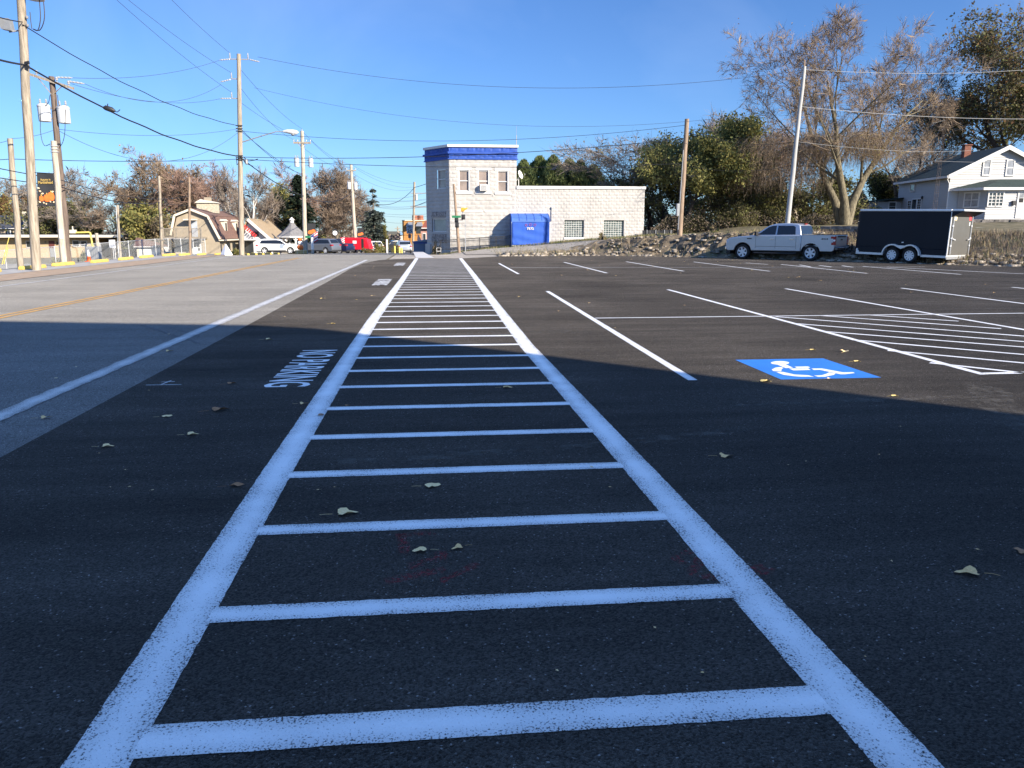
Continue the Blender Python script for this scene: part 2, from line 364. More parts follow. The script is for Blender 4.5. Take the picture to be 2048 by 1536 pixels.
# ------------------------------------------------------------------ markings
P_white = paint('white_paint', (.88, .88, .87))
P_fresh = paint('white_line_paint', (.82, .82, .82), wear=-.05)
P_text = paint('lettering_paint', (.86, .86, .85), wear=-.06, edge=False)
P_road = paint('worn_white_paint', (.60, .585, .56), under=(.17, .165, .155), wear=.06)
P_yel = paint('worn_yellow_paint', (.66, .36, .09), under=(.17, .15, .12), wear=.03)
P_blue = paint('blue_paint', (.035, .20, .62), wear=-.08, edge=False)
class Strips:
    def __init__(s): s.v = []; s.f = []; s.uv = []
    def line(s, pts, w, z=.0056, step=.6, jit=.0):
        pts = [Vector((p[0], p[1], 0)) for p in pts]
        out = []
        for a, b in zip(pts[:-1], pts[1:]):
            n = max(1, int((b - a).length / step))
            out += [a.lerp(b, i / n) for i in range(n)]
        out.append(pts[-1]); base = len(s.v); r = rnd
        for i, p in enumerate(out):
            d = (out[min(i + 1, len(out) - 1)] - out[max(i - 1, 0)]).normalized(); nn = Vector((-d.y, d.x, 0))
            for sg, vv in ((-1, 0), (1, 1)):
                q = p + nn * sg * (w / 2 + r.uniform(-jit, jit)); s.v.append((q.x, q.y, z)); s.uv.append((i * .1, vv))
        for i in range(len(out) - 1):
            a = base + 2 * i; s.f.append((a, a + 2, a + 3, a + 1))
        return s
    def build(s, name, m):
        me = bpy.data.meshes.new(name); me.from_pydata(s.v, [], s.f); me.materials.append(m)
        u = me.uv_layers.new(name='UVMap')
        for lp in me.loops: u.data[lp.index].uv = s.uv[lp.vertex_index]
        bm = bmesh.new(); bm.from_mesh(me); bmesh.ops.recalc_face_normals(bm, faces=bm.faces[:])
        for f in bm.faces:
            if f.normal.z < 0: f.normal_flip()
        bm.to_mesh(me); bm.free()
        o = bpy.data.objects.new(name, me); C.objects.link(o); o['kind'] = 'structure'; return o
st = Strips()
LX = [(-1.02, 1.2), (-1.02, 2.2), (-1.05, 5.1), (-1.10, 13.7), (-1.04, 25), (-1.0, 44.3)]
RX = [(1.37, 1.2), (1.36, 1.9), (1.31, 5.1), (1.23, 10.4), (1.27, 17), (1.36, 27), (1.47, 44.1)]
st.line(LX, .2, .0056, .04, .0025); st.line(RX, .2, .0056, .04, .0025)
k = 0
rungs = [2.21, 3.01, 3.92, 4.86, 5.78, 6.75, 7.71, 8.61, 9.52, 10.48, 11.39]
while rungs[-1] < 43: rungs.append(rungs[-1] + .935)
for yk in rungs:
    x0 = interp(yk, [p[1] for p in LX], [p[0] for p in LX]); x1 = interp(yk, [p[1] for p in RX], [p[0] for p in RX])
    st.line([(x0 + .085, yk), (x1 - .085, yk + (.0 if k > 2 else 0))], .16 if yk < 2.5 else .135, .0072, .04 if yk < 9 else .3, .0025 if yk < 9 else .002)
    k += 1
st.line([(-1.1, 1.28), (1.45, 1.28)], .15, .0072, .04, .004)
st.build('walkway_markings', P_white)
st = Strips()
def pl(a, b, w=.105, ext=0):
    A, B = G(*a), G(*b); d = (B - A).normalized(); st.line([A, B + d * ext], w, .0056, .5, .003)
for x, (y0, y1) in zip((2.70, 5.98, 9.25, 12.5, 15.75, 19.0), ((7.72, 19.85), (7.72, 20.1), (7.0, 20.1), (7, 20), (7, 20), (7, 20))):
    st.line([(x - .02, y0), (x + .2, y1)], .105, .0056, .5, .003)
st.line([(2.85, 13.57), (24, 13.62)], .08, .0068, .5, .003)
st.line([(5.98, 7.77), (9.2, 7.8)], .1, .0068, .5, .003)
for a, b in (((1539, 633), (2048, 673)), ((1574, 646.5), (2048, 684)), ((1627, 662), (2048, 695)), ((1688, 679), (2048, 710)), ((1756, 700), (2048, 727)), ((1838, 724), (2048, 747)), ((1630, 631), (2002, 658)), ((1729, 630), (1917, 643))):
    A, B = G(*a), G(*b); d = B - A; A = A + d.normalized() * .12
    if b[0] == 2048: B = A + d * ((9.0 - A.x) / d.x if d.x > .5 else 1)
    st.line([A, B], .085, .0068, .5, .003)
for x, y0, y1 in ((3.02, 28.0, 37.2), (6.35, 28.3, 38.2), (9.6, 29.3, 38.6), (12.9, 28.9, 38.0)): st.line([(x, y0), (x + .05, y1)], .105, .0056, .5)
for a, b in (((1562, 529), (1735, 547)), ((1726, 533), (1922, 549)), ((1773, 534.5), (2048, 548)), ((1491, 526), (1536, 529)), ((1599, 530), (1621, 533.7)), ((1638, 531), (1663, 534)), ((1684, 531.6), (1706, 534.6))): pl(a, b)
A, B = G(1017, 535.4), G(1850, 534); st.line([A, B], .06, .0068, .5)
st.build('stall_line_markings', P_fresh)
st = Strips()
st.line([(-3.72, -10), (-3.70, 11), (-3.62, 42.3)], .21, .0056, .12, .012); st.line([(-12.2, -10), (-12.2, 52)], .12, .0056, .3, .008)
st.build('road_edge_markings', P_road)
st = Strips(); st.line([(-8.08, -10), (-8.0, 25), (-7.85, 46)], .11, .0056, .2, .008); st.line([(-7.86, -10), (-7.80, 25), (-7.65, 46)], .1, .0056, .2, .008)
st.build('road_centre_markings', P_yel)
# accessible parking symbol
mb = MB(); mb.poly([(3.62, 8.93, .0056), (3.62, 7.66, .0056), (4.74, 7.66, .0056), (4.74, 8.93, .0056)])
o = mb.build('accessible_square_marking', P_blue); tag(o, kind='structure')
mb = MB()
def sym(pts):
    mb.poly([G(1440 + x * .166, 690 + y * .166) + Vector((0, 0, .0072)) for x, y in pts])
sym([(722 + 112 * math.cos(a * PI / 8), 222 + 22 * math.sin(a * PI / 8)) for a in range(16)])
sym([(690, 243), (790, 240), (882, 281), (790, 285)]); sym([(898, 268), (1060, 265), (1088, 281), (925, 284)])
sym([(828, 290), (1062, 288), (1090, 307), (884, 313)])
sym([(1098, 290), (1228, 290), (1200, 306), (1130, 308)]); sym([(1228, 290), (1480, 336), (1455, 360), (1200, 306)]); sym([(1480, 336), (1600, 334), (1625, 346), (1500, 360), (1455, 360)])
sym([(640, 321), (622, 303), (665, 280), (730, 271), (765, 283), (742, 298), (738, 326)])
sym([(676, 333), (758, 331), (900, 363), (885, 383), (760, 366)]); sym([(900, 363), (1065, 371), (1134, 391), (960, 389), (885, 383)])
sym([(1130, 375), (1225, 371), (1265, 390), (1180, 391)]); sym([(1225, 371), (1285, 352), (1372, 366), (1265, 390)]); sym([(1285, 352), (1312, 337), (1392, 349), (1372, 366)])
tag(mb.build('accessible_symbol_marking', P_text), kind='structure')
# NO PARKING, painted three times, read from the road side
for n, (xc, y0, y1, xw) in enumerate(((-1.52, 7.78, 10.22, .46), (-1.60, 22.6, 25.4, .46), (-1.62, 35.3, 38.3, .46))):
    M4 = Matrix.Translation((xc, (y0 + y1) / 2, .0058)) @ Matrix.Rotation(-PI / 2, 4, 'Z')
    t = text_mb('NO PARKING', y1 - y0, xw, M4, bold=.012)
    tag(t.build('no_parking_lettering', P_text), kind='structure')
# chalk survey tick
st = Strips(); st.line([G(292, 771), G(363, 770)], .016, .0058, .1, .003); st.line([G(322, 770), G(343, 762)], .014, .0058, .1, .003); st.line([G(322, 765), G(350, 764)], .01, .0058, .1, .003)
st.build('chalk_tick_marking', P_white)
# faint red locator paint ghosts
mg = bpy.data.materials.new('faded_red_locator_paint'); mg.use_nodes = True; t = mg.node_tree; N = t.nodes; K = t.links
b = N['Principled BSDF']; b.inputs['Base Color'].default_value = (.30, .04, .045, 1); b.inputs['Roughness'].default_value = .9; b.inputs['Specular IOR Level'].default_value = .1
tc = N.new('ShaderNodeTexCoord'); nz = N.new('ShaderNodeTexNoise'); nz.inputs['Scale'].default_value = 60; nz.inputs['Detail'].default_value = 4; K.new(tc.outputs['Object'], nz.inputs['Vector'])
rp = N.new('ShaderNodeMapRange'); rp.inputs['From Min'].default_value = .46; rp.inputs['From Max'].default_value = .72; rp.inputs['To Max'].default_value = .7; K.new(nz.outputs['Fac'], rp.inputs['Value']); K.new(rp.outputs[0], b.inputs['Alpha'])
st = Strips()
def ghost(pts, w): st.line([G(*p) for p in pts], w, .0052, .05, .012)
ghost([(800, 1068), (812, 1108)], .06); ghost([(795, 1072), (870, 1066)], .05); ghost([(815, 1135), (880, 1120), (885, 1105)], .07); ghost([(770, 1165), (830, 1152), (890, 1140)], .06); ghost([(880, 1165), (955, 1128)], .05)
ghost([(1378, 1103), (1352, 1118), (1372, 1128)], .05); ghost([(1400, 1118), (1382, 1150), (1440, 1158)], .05); ghost([(1512, 1148), (1535, 1135)], .09)
st.build('red_locator_paint_marking', mg)
# dusty tyre scuffs and sweepings on the fresh asphalt
md = mg.copy(); md.name = 'pale_dust_scuff'; bd = md.node_tree.nodes['Principled BSDF']; bd.inputs['Base Color'].default_value = (.24, .22, .19, 1)
for nd in md.node_tree.nodes:
    if nd.type == 'TEX_NOISE': nd.inputs['Scale'].default_value = 9; nd.inputs['Detail'].default_value = 8
    if nd.type == 'MAP_RANGE': nd.inputs['From Min'].default_value = .45; nd.inputs['From Max'].default_value = .8; nd.inputs['To Max'].default_value = .38
st = Strips(); rs_ = random.Random(8)
for i in range(26):
    x0, y0 = rs_.uniform(-2.6, 15), rs_.uniform(3, 40)
    if edge_d(x0, y0) > -3: continue
    a = rs_.choice([0, 0, .1, 1.5, 1.2, 2.0]) + rs_.uniform(-.15, .15); l = rs_.uniform(1.5, 5); k_ = rs_.uniform(-.12, .12); p_ = [(x0, y0)]
    for q in range(8): p_.append((p_[-1][0] + math.cos(a + k_ * q) * l / 8, p_[-1][1] + math.sin(a + k_ * q) * l / 8))
    st.line([p for p in p_ if edge_d(*p) < -.5], rs_.choice([.06, .14, .2, .35]), .0049, .3, .03)
st.build('dust_scuff_markings', md)
# old cracks sealed with tar across the road
m_tar = mat('crack_sealer', (.05, .05, .055), .6, .2, 5)
st = Strips(); st.line([G(283, 650), G(398, 687)], .03, .005, .15, .01); st.line([G(330, 652), G(400, 672)], .025, .005, .15, .01); st.line([(-13, 31.2), (-4, 30.6)], .02, .005, .3, .02)

st.build('tar_crack_markings', m_tar)
# ------------------------------------------------------------------ leaves on the asphalt
lv_mats = [mat('leaf_tan', (.80, .52, .22), .8, .15, 20), mat('leaf_brown', (.36, .18, .08), .8, .2, 20), mat('leaf_pale', (.92, .66, .32), .8, .1, 20), mat('leaf_yellow', (.70, .52, .18), .8, .15, 20)]
def leaf_mesh(seed, m):
    r = random.Random(seed); mb = MB(); n = 14; ring = []
    lob = r.choice([3, 5]); 
    for i in range(n):
        a = 2 * PI * i / n; rr = .5 * (.78 + .22 * math.cos(lob * a) + r.uniform(-.07, .07)); rr *= 1 - .25 * (math.cos(a) < -.5)
        ring.append((rr * math.cos(a), rr * .66 * math.sin(a), .02 + .07 * abs(math.sin(a)) ** 2 * r.uniform(.3, 1.6) + .05 * math.cos(2 * a + seed)))
    ring = [(x, y, max(.01, z)) for x, y, z in ring]
    mb.add([(0, 0, .015)] + ring, [(0, 1 + i, 1 + (i + 1) % n) for i in range(n)])
    mb.tube([(-.42, 0, .03), (-.65, .03, .04), (-.85, .1, .015)], .007, 4)
    o = mb.build('fallen_leaf', m, recalc=False); C.objects.unlink(o); return o.data
lv_mesh = [leaf_mesh(i * 7 + 1, lv_mats[i % 4]) for i in range(8)]
def leaf(px, py, wpx, mi, rz, label, group='dry leaves scattered on the asphalt', world=None):
    p = G(px, py, .012) if world is None else Vector(world)
    s = wpx / FPX * (p - cam.location).length * 1.65
    o = bpy.data.objects.new('fallen_leaf', lv_mesh[mi]); C.objects.link(o)
    o.location = p; o.rotation_euler = (0, 0, rz); o.scale = (s, s, s)
    return tag(o, label, 'leaf', group)
for a in ((690, 1027, 34, 2, .2, 'broad pale tan leaf between the third and fourth nearest crossbars, at left'),
          (861, 972, 26, 6, .1, 'pale leaf with a trailing stem just below the fourth nearest crossbar'),
          (843, 1101, 24, 2, 3.2, 'pointed pale leaf on the reddish paint smear inside the hatched walkway'),
          (917, 1095, 20, 4, 3.6, 'small curled leaf right of the pointed one on the reddish smear'),
          (1450, 912, 23, 0, 0, 'tan leaf lying alone in the shade right of the walkway'),
          (1940, 1146, 32, 4, 2.9, 'tan leaf with long stem in the shade near the lower right edge'),
          (2043, 1103, 22, 5, 1.2, 'brown leaf cut by the right edge of the view'),
          (470, 971, 22, 5, .3, 'dark brown leaf left of the walkway, nearest one on that side'),
          (438, 820, 26, 1, .5, 'large curled brown leaf between the road edge and NO PARKING'),
          (213, 893, 18, 2, .1, 'pale leaf nearest the old road seam at lower left'),
          (383, 869, 18, 2, .2, 'slim pale leaf below the large curled brown leaf'),
          (331, 833, 15, 6, .3, 'small pale leaf below the chalk tick'),
          (90, 835, 15, 0, .4, 'greenish tan leaf beside the wide road edge line'),
          (606, 807, 14, 0, .2, 'small tan leaf below the G of PARKING'),
          (641, 830, 13, 5, 1.0, 'tiny brown leaf on the left walkway line'),
          (695, 811, 10, 1, .5, 'tiny brown leaf on a crossbar beside the left walkway line'),
          (462, 767, 14, 1, .6, 'upright reddish brown leaf left of NO PARKING'),
          (1013, 775, 16, 4, .1, 'curled grey leaf just under a crossbar in the middle of the walkway'),
          (537, 679, 12, 2, .2, 'flat pale leaf near the sunlit edge left of the walkway'),
          (337, 702, 11, 0, .2, 'tan leaf on the old road under its white edge line'),
          (1690, 703, 15, 2, .9, 'upright cream leaf above the blue symbol, beside the hatched bay'),
          (1714, 723, 11, 3, .1, 'yellow leaf right of the blue symbol, lower of the pair'),
          (1625, 700, 10, 3, .1, 'yellow leaf straight above the blue symbol'),
          (1530, 763, 18, 3, .1, 'slim yellow leaf on the shadow edge below the blue symbol'),
          (1789, 792, 11, 3, .2, 'yellow leaf on the shadow edge right of the blue symbol'),
          (1658, 757, 7, 2, .2, 'tiny pale leaf touching the lower edge of the blue symbol')):
    leaf(*a)
rr = random.Random(11)
def lotpt():
    while True:
        x = rr.uniform(-3, 17); y = rr.uniform(12, 45)
        if edge_d(x, y) < -.6 and not (-1.3 < x < 1.6 and rr.random() < .6): return x, y
for i in range(70):
    x, y = lotpt(); s = rr.uniform(.05, .12)
    o = leaf(0, 0, 1, rr.choice([2, 0, 6, 4, 3]), rr.uniform(0, 6), 'small pale leaf fleck on the sunlit asphalt', 'pale leaf flecks on the sunlit asphalt', (x, y, .006)); o.scale = (s, s, s)
for i in range(26):
    a = (rr.uniform(0, 700), rr.uniform(660, 1000)) if i % 2 else (rr.uniform(1100, 2000), rr.uniform(840, 1400))
    o = leaf(a[0], a[1], rr.uniform(2.5, 6), rr.choice([2, 0, 6]), rr.uniform(0, 6), 'tiny pale crumb of leaf in the shaded asphalt', 'leaf crumbs in the shade')
# ================================================================== WHITE BLOCK BUILDING
YB = 58.0
m_block = mat('white_block', (.41, .395, .375), .85, .10, .9, stretch=(1, 1, .4))
m_bblock = mat('blue_block', (.016, .068, .34), .6, .12, 1.5)
m_wtrim = mat('white_trim', (.64, .63, .61), .6, .05, 3)
m_glass = mat('window_glass', (.03, .035, .04), .06, 0, spec=.8)
m_shade = mat('window_blind', (.42, .36, .32), .5, .12, 1.2, spec=.6)
m_dark = mat('dark_recess', (.015, .015, .017), .8, 0)
m_blue = mat('blue_canvas', (.018, .085, .42), .75, .12, .9, .15, 6)
m_bluel = mat('blue_canvas_valance', (.05, .13, .42), .75, .12, .9)
m_gray = mat('grey_metal', (.28, .29, .30), .5, .1, 6, metal=.3)
m_black = mat('black_metal', (.02, .02, .022), .5, .1, 6)
br = random.Random(3)
def block_wall(mb, x0, x1, z0f, z1, rh, bw, holes, P, amp=.035, mi=0, off=0.0):
    """rock-faced block courses; P(u, v, out) maps wall coordinates to a point; z0f(u) is the sloping foot"""
    nr = max(1, round((z1 - z0f) / rh)); rh = (z1 - z0f) / nr
    for r in range(nr):
        za, zb = z0f + r * rh, z0f + (r + 1) * rh
        ivs = [(x0, x1)]
        for (a, b, c, d) in holes:
            if zb > c + .01 and za < d - .01:
                nv = []
                for s, e in ivs:
                    if b <= s or a >= e: nv.append((s, e)); continue
                    if a > s: nv.append((s, a))
                    if b < e: nv.append((b, e))
                ivs = nv
        for s, e in ivs:
            if e - s < .03: continue
            cuts = [s]; c = (math.floor(s / bw) + (r % 2) * .5) * bw
            while c < e:
                if c > s + .06 and c < e - .06: cuts.append(c)
                c += bw
            cuts.append(e)
            for a, b in zip(cuts[:-1], cuts[1:]):
                g = .006; ua, ub, va, vb = a + g, b - g, za + g, zb - g
                nu = 5 if b - a > bw * .5 else 3; nv_ = 4; vs = []; fs = []
                sk = br.uniform(-.5, .5); sk2 = br.uniform(-.4, .4)
                for j in range(nv_):
                    for i in range(nu):
                        u = ua + (ub - ua) * i / (nu - 1); v = va + (vb - va) * j / (nv_ - 1)
                        edge = i in (0, nu - 1) or j in (0, nv_ - 1)
                        o_ = .004 if edge else amp * (.75 + sk * (i / (nu - 1) - .5) * 1.2 + sk2 * (j / (nv_ - 1) - .5) + br.uniform(-.35, .35))
                        vs.append(P(u, v, o_ + off))
                for j in range(nv_ - 1):
                    for i in range(nu - 1):
                        q = j * nu + i; fs.append((q, q + 1, q + nu + 1, q + nu))
                mb.add(vs, fs, mi)
    return mb
XL, XC = PXm(900, YB), PXm(1033, YB); XR = PXm(1287, YB)
ZT = PZ(289.5, YB, 960); ZW = PZ(372.5, YB, 1160)
bld = thing('corner_building', 'white rock-faced block corner building with blue cornice band and long one-storey wing', 'building', (XL, YB, 0))
org = (XL, YB, 0)
def FP(u, v, o): return (u, YB - o, v)
CH = (-1.72, 2.6)           # chamfered corner runs back to the left
cl = math.hypot(*CH); cdir = (CH[0] / cl, CH[1] / cl); cn = (-cdir[1], cdir[0])
if cn[1] > 0: cn = (-cn[0], -cn[1])
def CP(u, v, o): return (XL + cdir[0] * u + cn[0] * o, YB + cdir[1] * u + cn[1] * o, v)
def rect(px0, py0, px1, py1): return (PY(px0, py0, YB).x, PY(px1, py0, YB).x, PZ(py1, YB, (px0 + px1) / 2), PZ(py0, YB, (px0 + px1) / 2))
ZC0 = PZ(318, YB, 960); ZC1 = PZ(294.5, YB, 960)
wins = [rect(917, 340, 938.6, 383), rect(955.7, 340.5, 978, 383.5), rect(994.4, 341.5, 1016.6, 384.5)]
gbs = [rect(1129, 440, 1168, 474.6), rect(1208, 440.4, 1248, 476)]
cano = rect(1023.5, 427.5, 1100, 491)
lint = [(a - .18, b + .18, d, d + .2) for a, b, c, d in wins]; sill = [(a - .2, b + .2, c - .17, c) for a, b, c, d in wins]
low = [rect(926, 421, 965, 424.5), rect(970, 421.5, 1015, 425)]
mb = MB()
block_wall(mb, XL, XC, -.4, ZC0, .272, .68, wins + lint + sill + low + [cano], FP, .032)
holesw = gbs + [(a - .02, b + .02, c - .16, c) for a, b, c, d in gbs] + [cano]
block_wall(mb, XC, XR, -.4, ZW - .2, .236, .40, holesw, FP, .027)
cw = [(.45, 1.55, PZ(378, YB + 1.2, 878), PZ(340, YB + 1.2, 878)), (.5, 2.35, PZ(464, YB + 1.5, 878), PZ(437, YB + 1.5, 878)), (.5, 2.4, PZ(434, YB + 1.5), PZ(424, YB + 1.5)), (.5, 2.4, PZ(485, YB + 1.5), PZ(467.5, YB + 1.5))]
block_wall(mb, .02, cl, -.4, ZC0, .272, .8, cw, CP, .03)
# backing walls, with the window openings left open by thin frames of wall
def backing(x0, x1, z0, z1, holes, P, o=-.0):
    xsb = sorted({x0, x1, *[h for q in holes for h in q[:2] if x0 < h < x1]}); zsb = sorted({z0, z1, *[h for q in holes for h in q[2:] if z0 < h < z1]})
    for a, b in zip(xsb[:-1], xsb[1:]):
        for c, d in zip(zsb[:-1], zsb[1:]):
            mx, mz = (a + b) / 2, (c + d) / 2
            if any(q[0] < mx < q[1] and q[2] < mz < q[3] for q in holes): continue
            mb.poly([P(a, c, o), P(b, c, o), P(b, d, o), P(a, d, o)])
backing(XL, XC, -.6, ZC0, wins, FP); backing(XC, XR, -.6, ZW - .2, gbs, FP); backing(0, cl, -.6, ZC0, cw[:2], CP)
xa, ya = XL + CH[0], YB + CH[1]
mb.poly([(xa, ya, -1), (xa, ya + 10, -1), (xa, ya + 10, ZT - .1), (xa, ya, ZT - .1)])
mb.poly([(XC, YB + .02, ZW - .3), (XC, YB + 12, ZW - .3), (XC, YB + 12, ZT - .12), (XC, YB + .02, ZT - .12)])
mb.poly([(XR, YB + .01, -.5), (XR, YB + 12, -.5), (XR, YB + 12, ZW - .2), (XR, YB + .01, ZW - .2)])
mb.poly([(xa, ya + 10, -1), (XR, ya + 10, -1), (XR, ya + 10, ZW - .2), (xa, ya + 10, ZW - .2)])
o = mb.build('wall', m_block, bld, org, recalc=False)
mb = MB()    # roofs
mb.poly([(XL, YB + .1, ZT - .35), (XC - .01, YB + .1, ZT - .35), (XC - .01, YB + 12, ZT - .35), (xa, YB + 12, ZT - .35), (xa, ya, ZT - .35)])
mb.poly([(XC, YB + .1, ZW - .25), (XR - .02, YB + .1, ZW - .25), (XR - .02, YB + 12, ZW - .25), (XC, YB + 12, ZW - .25)])
mb.build('roof', m_gray, bld, org)
# cornice: blue courses with a projecting ledge, white coping
mb = MB()
zl = PZ(306, YB, 960)
for Pf, u0, u1 in ((FP, XL - .02, XC + .05), (CP, .0, cl + .05)):
    block_wall(mb, u0, u1, ZC0, zl - .06, .23, .62, [], Pf, .03, 0, .05)
    block_wall(mb, u0, u1, zl + .06, ZC1, .24, .62, [], Pf, .03, 0, .02)
    for (c, d, o0) in ((zl - .07, zl + .07, .17), (ZC0 - .04, ZC0 + .03, .09)):
        a = [Pf(u0 - .06, c, o0), Pf(u1 + .06, c, o0), Pf(u1 + .06, c, -.1), Pf(u0 - .06, c, -.1)]; b_ = [Pf(u0 - .06, d, o0), Pf(u1 + .06, d, o0), Pf(u1 + .06, d, -.1), Pf(u0 - .06, d, -.1)]
        mb.hexa(a, b_)
    mb.poly([Pf(u0, ZC0, .02), Pf(u1, ZC0, .02), Pf(u1, ZC1, .02), Pf(u0, ZC1, .02)])
mb.poly([(XC + .05, YB - .02, ZC0), (XC + .05, YB + 12, ZC0), (XC + .05, YB + 12, ZC1), (XC + .05, YB - .02, ZC1)])
mb.build('cornice', m_bblock, bld, org, recalc=False)
mb = MB()
for Pf, u0, u1 in ((FP, XL - .1, XC + .12), (CP, -.06, cl + .1)):
    q = lambda z: [Pf(u0, z, .14), Pf(u1, z, .14), Pf(u1, z, -.3), Pf(u0, z, -.3)]
    mb.hexa(q(ZC1), q(ZT))
mb.box(XC - .3, XC + .12, YB + .31, YB + 12, ZC1, ZT)
q = lambda z: [FP(XC + .0, z, .09), FP(XR + .06, z, .09), FP(XR + .06, z, -.3), FP(XC + .0, z, -.3)]
mb.hexa(q(ZW - .2), q(ZW)); mb.box(XR - .3, XR + .06, YB + .31, YB + 12, ZW - .2, ZW)
mb.build('coping', m_wtrim, bld, org)
def sash(hole, P, name, pane_m, parent, two=True, deep=.16, fr=.07, lower=None):
    a, b, c, d = hole; mb = MB()
    def bx(u0, u1, v0, v1, o0, o1):
        mb.hexa([P(u0, v0, o1), P(u1, v0, o1), P(u1, v0, o0), P(u0, v0, o0)], [P(u0, v1, o1), P(u1, v1, o1), P(u1, v1, o0), P(u0, v1, o0)])
    bx(a, a + fr, c, d, -deep, -.05); bx(b - fr, b, c, d, -deep, -.05); bx(a + fr, b - fr, d - fr, d, -deep, -.05); bx(a + fr, b - fr, c, c + fr, -deep, -.05)
    if two: bx(a + fr, b - fr, (c + d) / 2 - .03, (c + d) / 2 + .03, -deep, -.07)
    w_ = mb.build(name, m_wtrim, parent, org)
    mb = MB(); mb.poly([P(a + fr, c + fr, -deep + .03), P(b - fr, c + fr, -deep + .03), P(b - fr, d - fr, -deep + .03), P(a + fr, d - fr, -deep + .03)])
    mb.build('pane', pane_m, w_, org)
    return w_
m_pane = mat('blind_behind_glass', (.27, .22, .19), .22, .25, .9, spec=.7)
for i, h in enumerate(wins):
    w_ = sash(h, FP, 'window', m_pane, bld)
    mb = MB(); a, b, c, d = h
    mb.box(a - .18, b + .18, YB - .035, YB + .05, d + .004, d + .2); mb.build('lintel', m_wtrim, w_, org, bevel=.012)
    mb = MB(); mb.box(a - .2, b + .2, YB - .075, YB + .1, c - .17, c - .004); mb.build('sill', m_wtrim, w_, org, bevel=.012)
    mb = MB(); mb.box(a + .0, a + .05, YB - .012, YB + .16, c, d); mb.box(b - .05, b, YB - .012, YB + .16, c, d); mb.build('frame', m_bblock if False else m_wtrim, w_, org)
    if i == 1:
        mb = MB(); x0 = a + .12; x1 = b - .12; mb.box(x0, x1, YB - .38, YB + .1, c + .05, c + .5)
        ac = mb.build('air_conditioner', m_wtrim, w_, org, bevel=.02)
        ac['label'] = 'white air conditioner in the middle window'
        mb = MB()
        for k in range(7): mb.box(x0 + .07, x1 - .07, YB - .392, YB - .382, c + .1 + k * .052, c + .13 + k * .052)
        mb.build('grille', m_gray, bld, org)
mb = MB()
for a, b, c, d in low: mb.box(a, b, YB - .04, YB + .02, c, d)
mb.build('blocked_window_lintel', m_wtrim, bld, org, bevel=.01)
sash(cw[0], CP, 'window', m_pane, bld)
sash(cw[1], CP, 'window', mat('milky_glass', (.22, .25, .26), .15, .15, 1.5, spec=.7), bld, two=False)
m_fstone = mat('fieldstone', (.18, .165, .16), .85, .5, 7, .5, 12, col2=(.4, .37, .35))
for h in cw[2:]:
    mb = MB(); a, b, c, d = h; mb.hexa([CP(a, c, .05), CP(b, c, .05), CP(b, c, -.02), CP(a, c, -.02)], [CP(a, d, .05), CP(b, d, .05), CP(b, d, -.02), CP(a, d, -.02)])
    p_ = mb.build('stone_panel', m_fstone, bld, org)
mb = MB(); mb.hexa([CP(2.55, -.9, .16), CP(cl + .1, -.9, .16), CP(cl + .1, -.9, -.1), CP(2.55, -.9, -.1)], [CP(2.55, .55, .12), CP(cl + .1, .55, .12), CP(cl + .1, .55, -.1), CP(2.55, .55, -.1)])
mb.build('corner_plinth', m_block, bld, org, bevel=.02)
# glass block windows
gb = bpy.data.materials.new('glass_block'); gb.use_nodes = True; t = gb.node_tree; N = t.nodes; K = t.links
b = N['Principled BSDF']; b.inputs['Roughness'].default_value = .18
tc = N.new('ShaderNodeTexCoord'); nz = N.new('ShaderNodeTexNoise'); nz.inputs['Scale'].default_value = 6; K.new(tc.outputs['Object'], nz.inputs['Vector'])
rp = N.new('ShaderNodeValToRGB'); rp.color_ramp.elements[0].color = (.045, .065, .06, 1); rp.color_ramp.elements[1].color = (.16, .20, .185, 1); rp.color_ramp.elements[0].position = .35; rp.color_ramp.elements[1].position = .7
K.new(nz.outputs['Fac'], rp.inputs['Fac']); K.new(rp.outputs['Color'], b.inputs['Base Color'])
for h in gbs:
    a, b_, c, d = h; n = 8; mb = MB(); fr = MB()
    for i in range(n):
        for j in range(n):
            u0, u1 = a + (b_ - a) * i / n + .012, a + (b_ - a) * (i + 1) / n - .012; v0, v1 = c + (d - c) * j / n + .012, c + (d - c) * (j + 1) / n - .012
            um, vm = (u0 + u1) / 2, (v0 + v1) / 2; g = .035
            vs = [FP(u0, v0, -.12), FP(u1, v0, -.12), FP(u1, v1, -.12), FP(u0, v1, -.12), FP(u0 + g, v0 + g, -.098), FP(u1 - g, v0 + g, -.098), FP(u1 - g, v1 - g, -.098), FP(u0 + g, v1 - g, -.098), FP(um, vm, -.108)]
            mb.add(vs, [(0, 1, 5, 4), (1, 2, 6, 5), (2, 3, 7, 6), (3, 0, 4, 7), (4, 5, 8), (5, 6, 8), (6, 7, 8), (7, 4, 8)])
    w_ = mb.build('glass_block_window', gb, bld, org, recalc=False)
    fr.box(a - .05, b_ + .05, YB + .125, YB + .14, c, d); fr.build('backing', m_wtrim, w_, org); fr = MB(); fr.box(a - .02, b_ + .02, YB - .07, YB + .1, c - .16, c - .003); fr.build('sill', m_wtrim, w_, org)
# electrical conduit on the wing
mb = MB(); X_, za, zb = PXm(1102.5, YB), PZ(442, YB, 1100), PZ(418, YB, 1100); mb.tube([(X_, YB - .07, za), (X_, YB - .07, zb)], .022, 6); mb.lathe([(.05, 0), (.06, .05), (.05, .12), (.02, .16)], 8, (X_, YB - .09, zb))
mb.build('service_conduit', m_gray, bld, org)
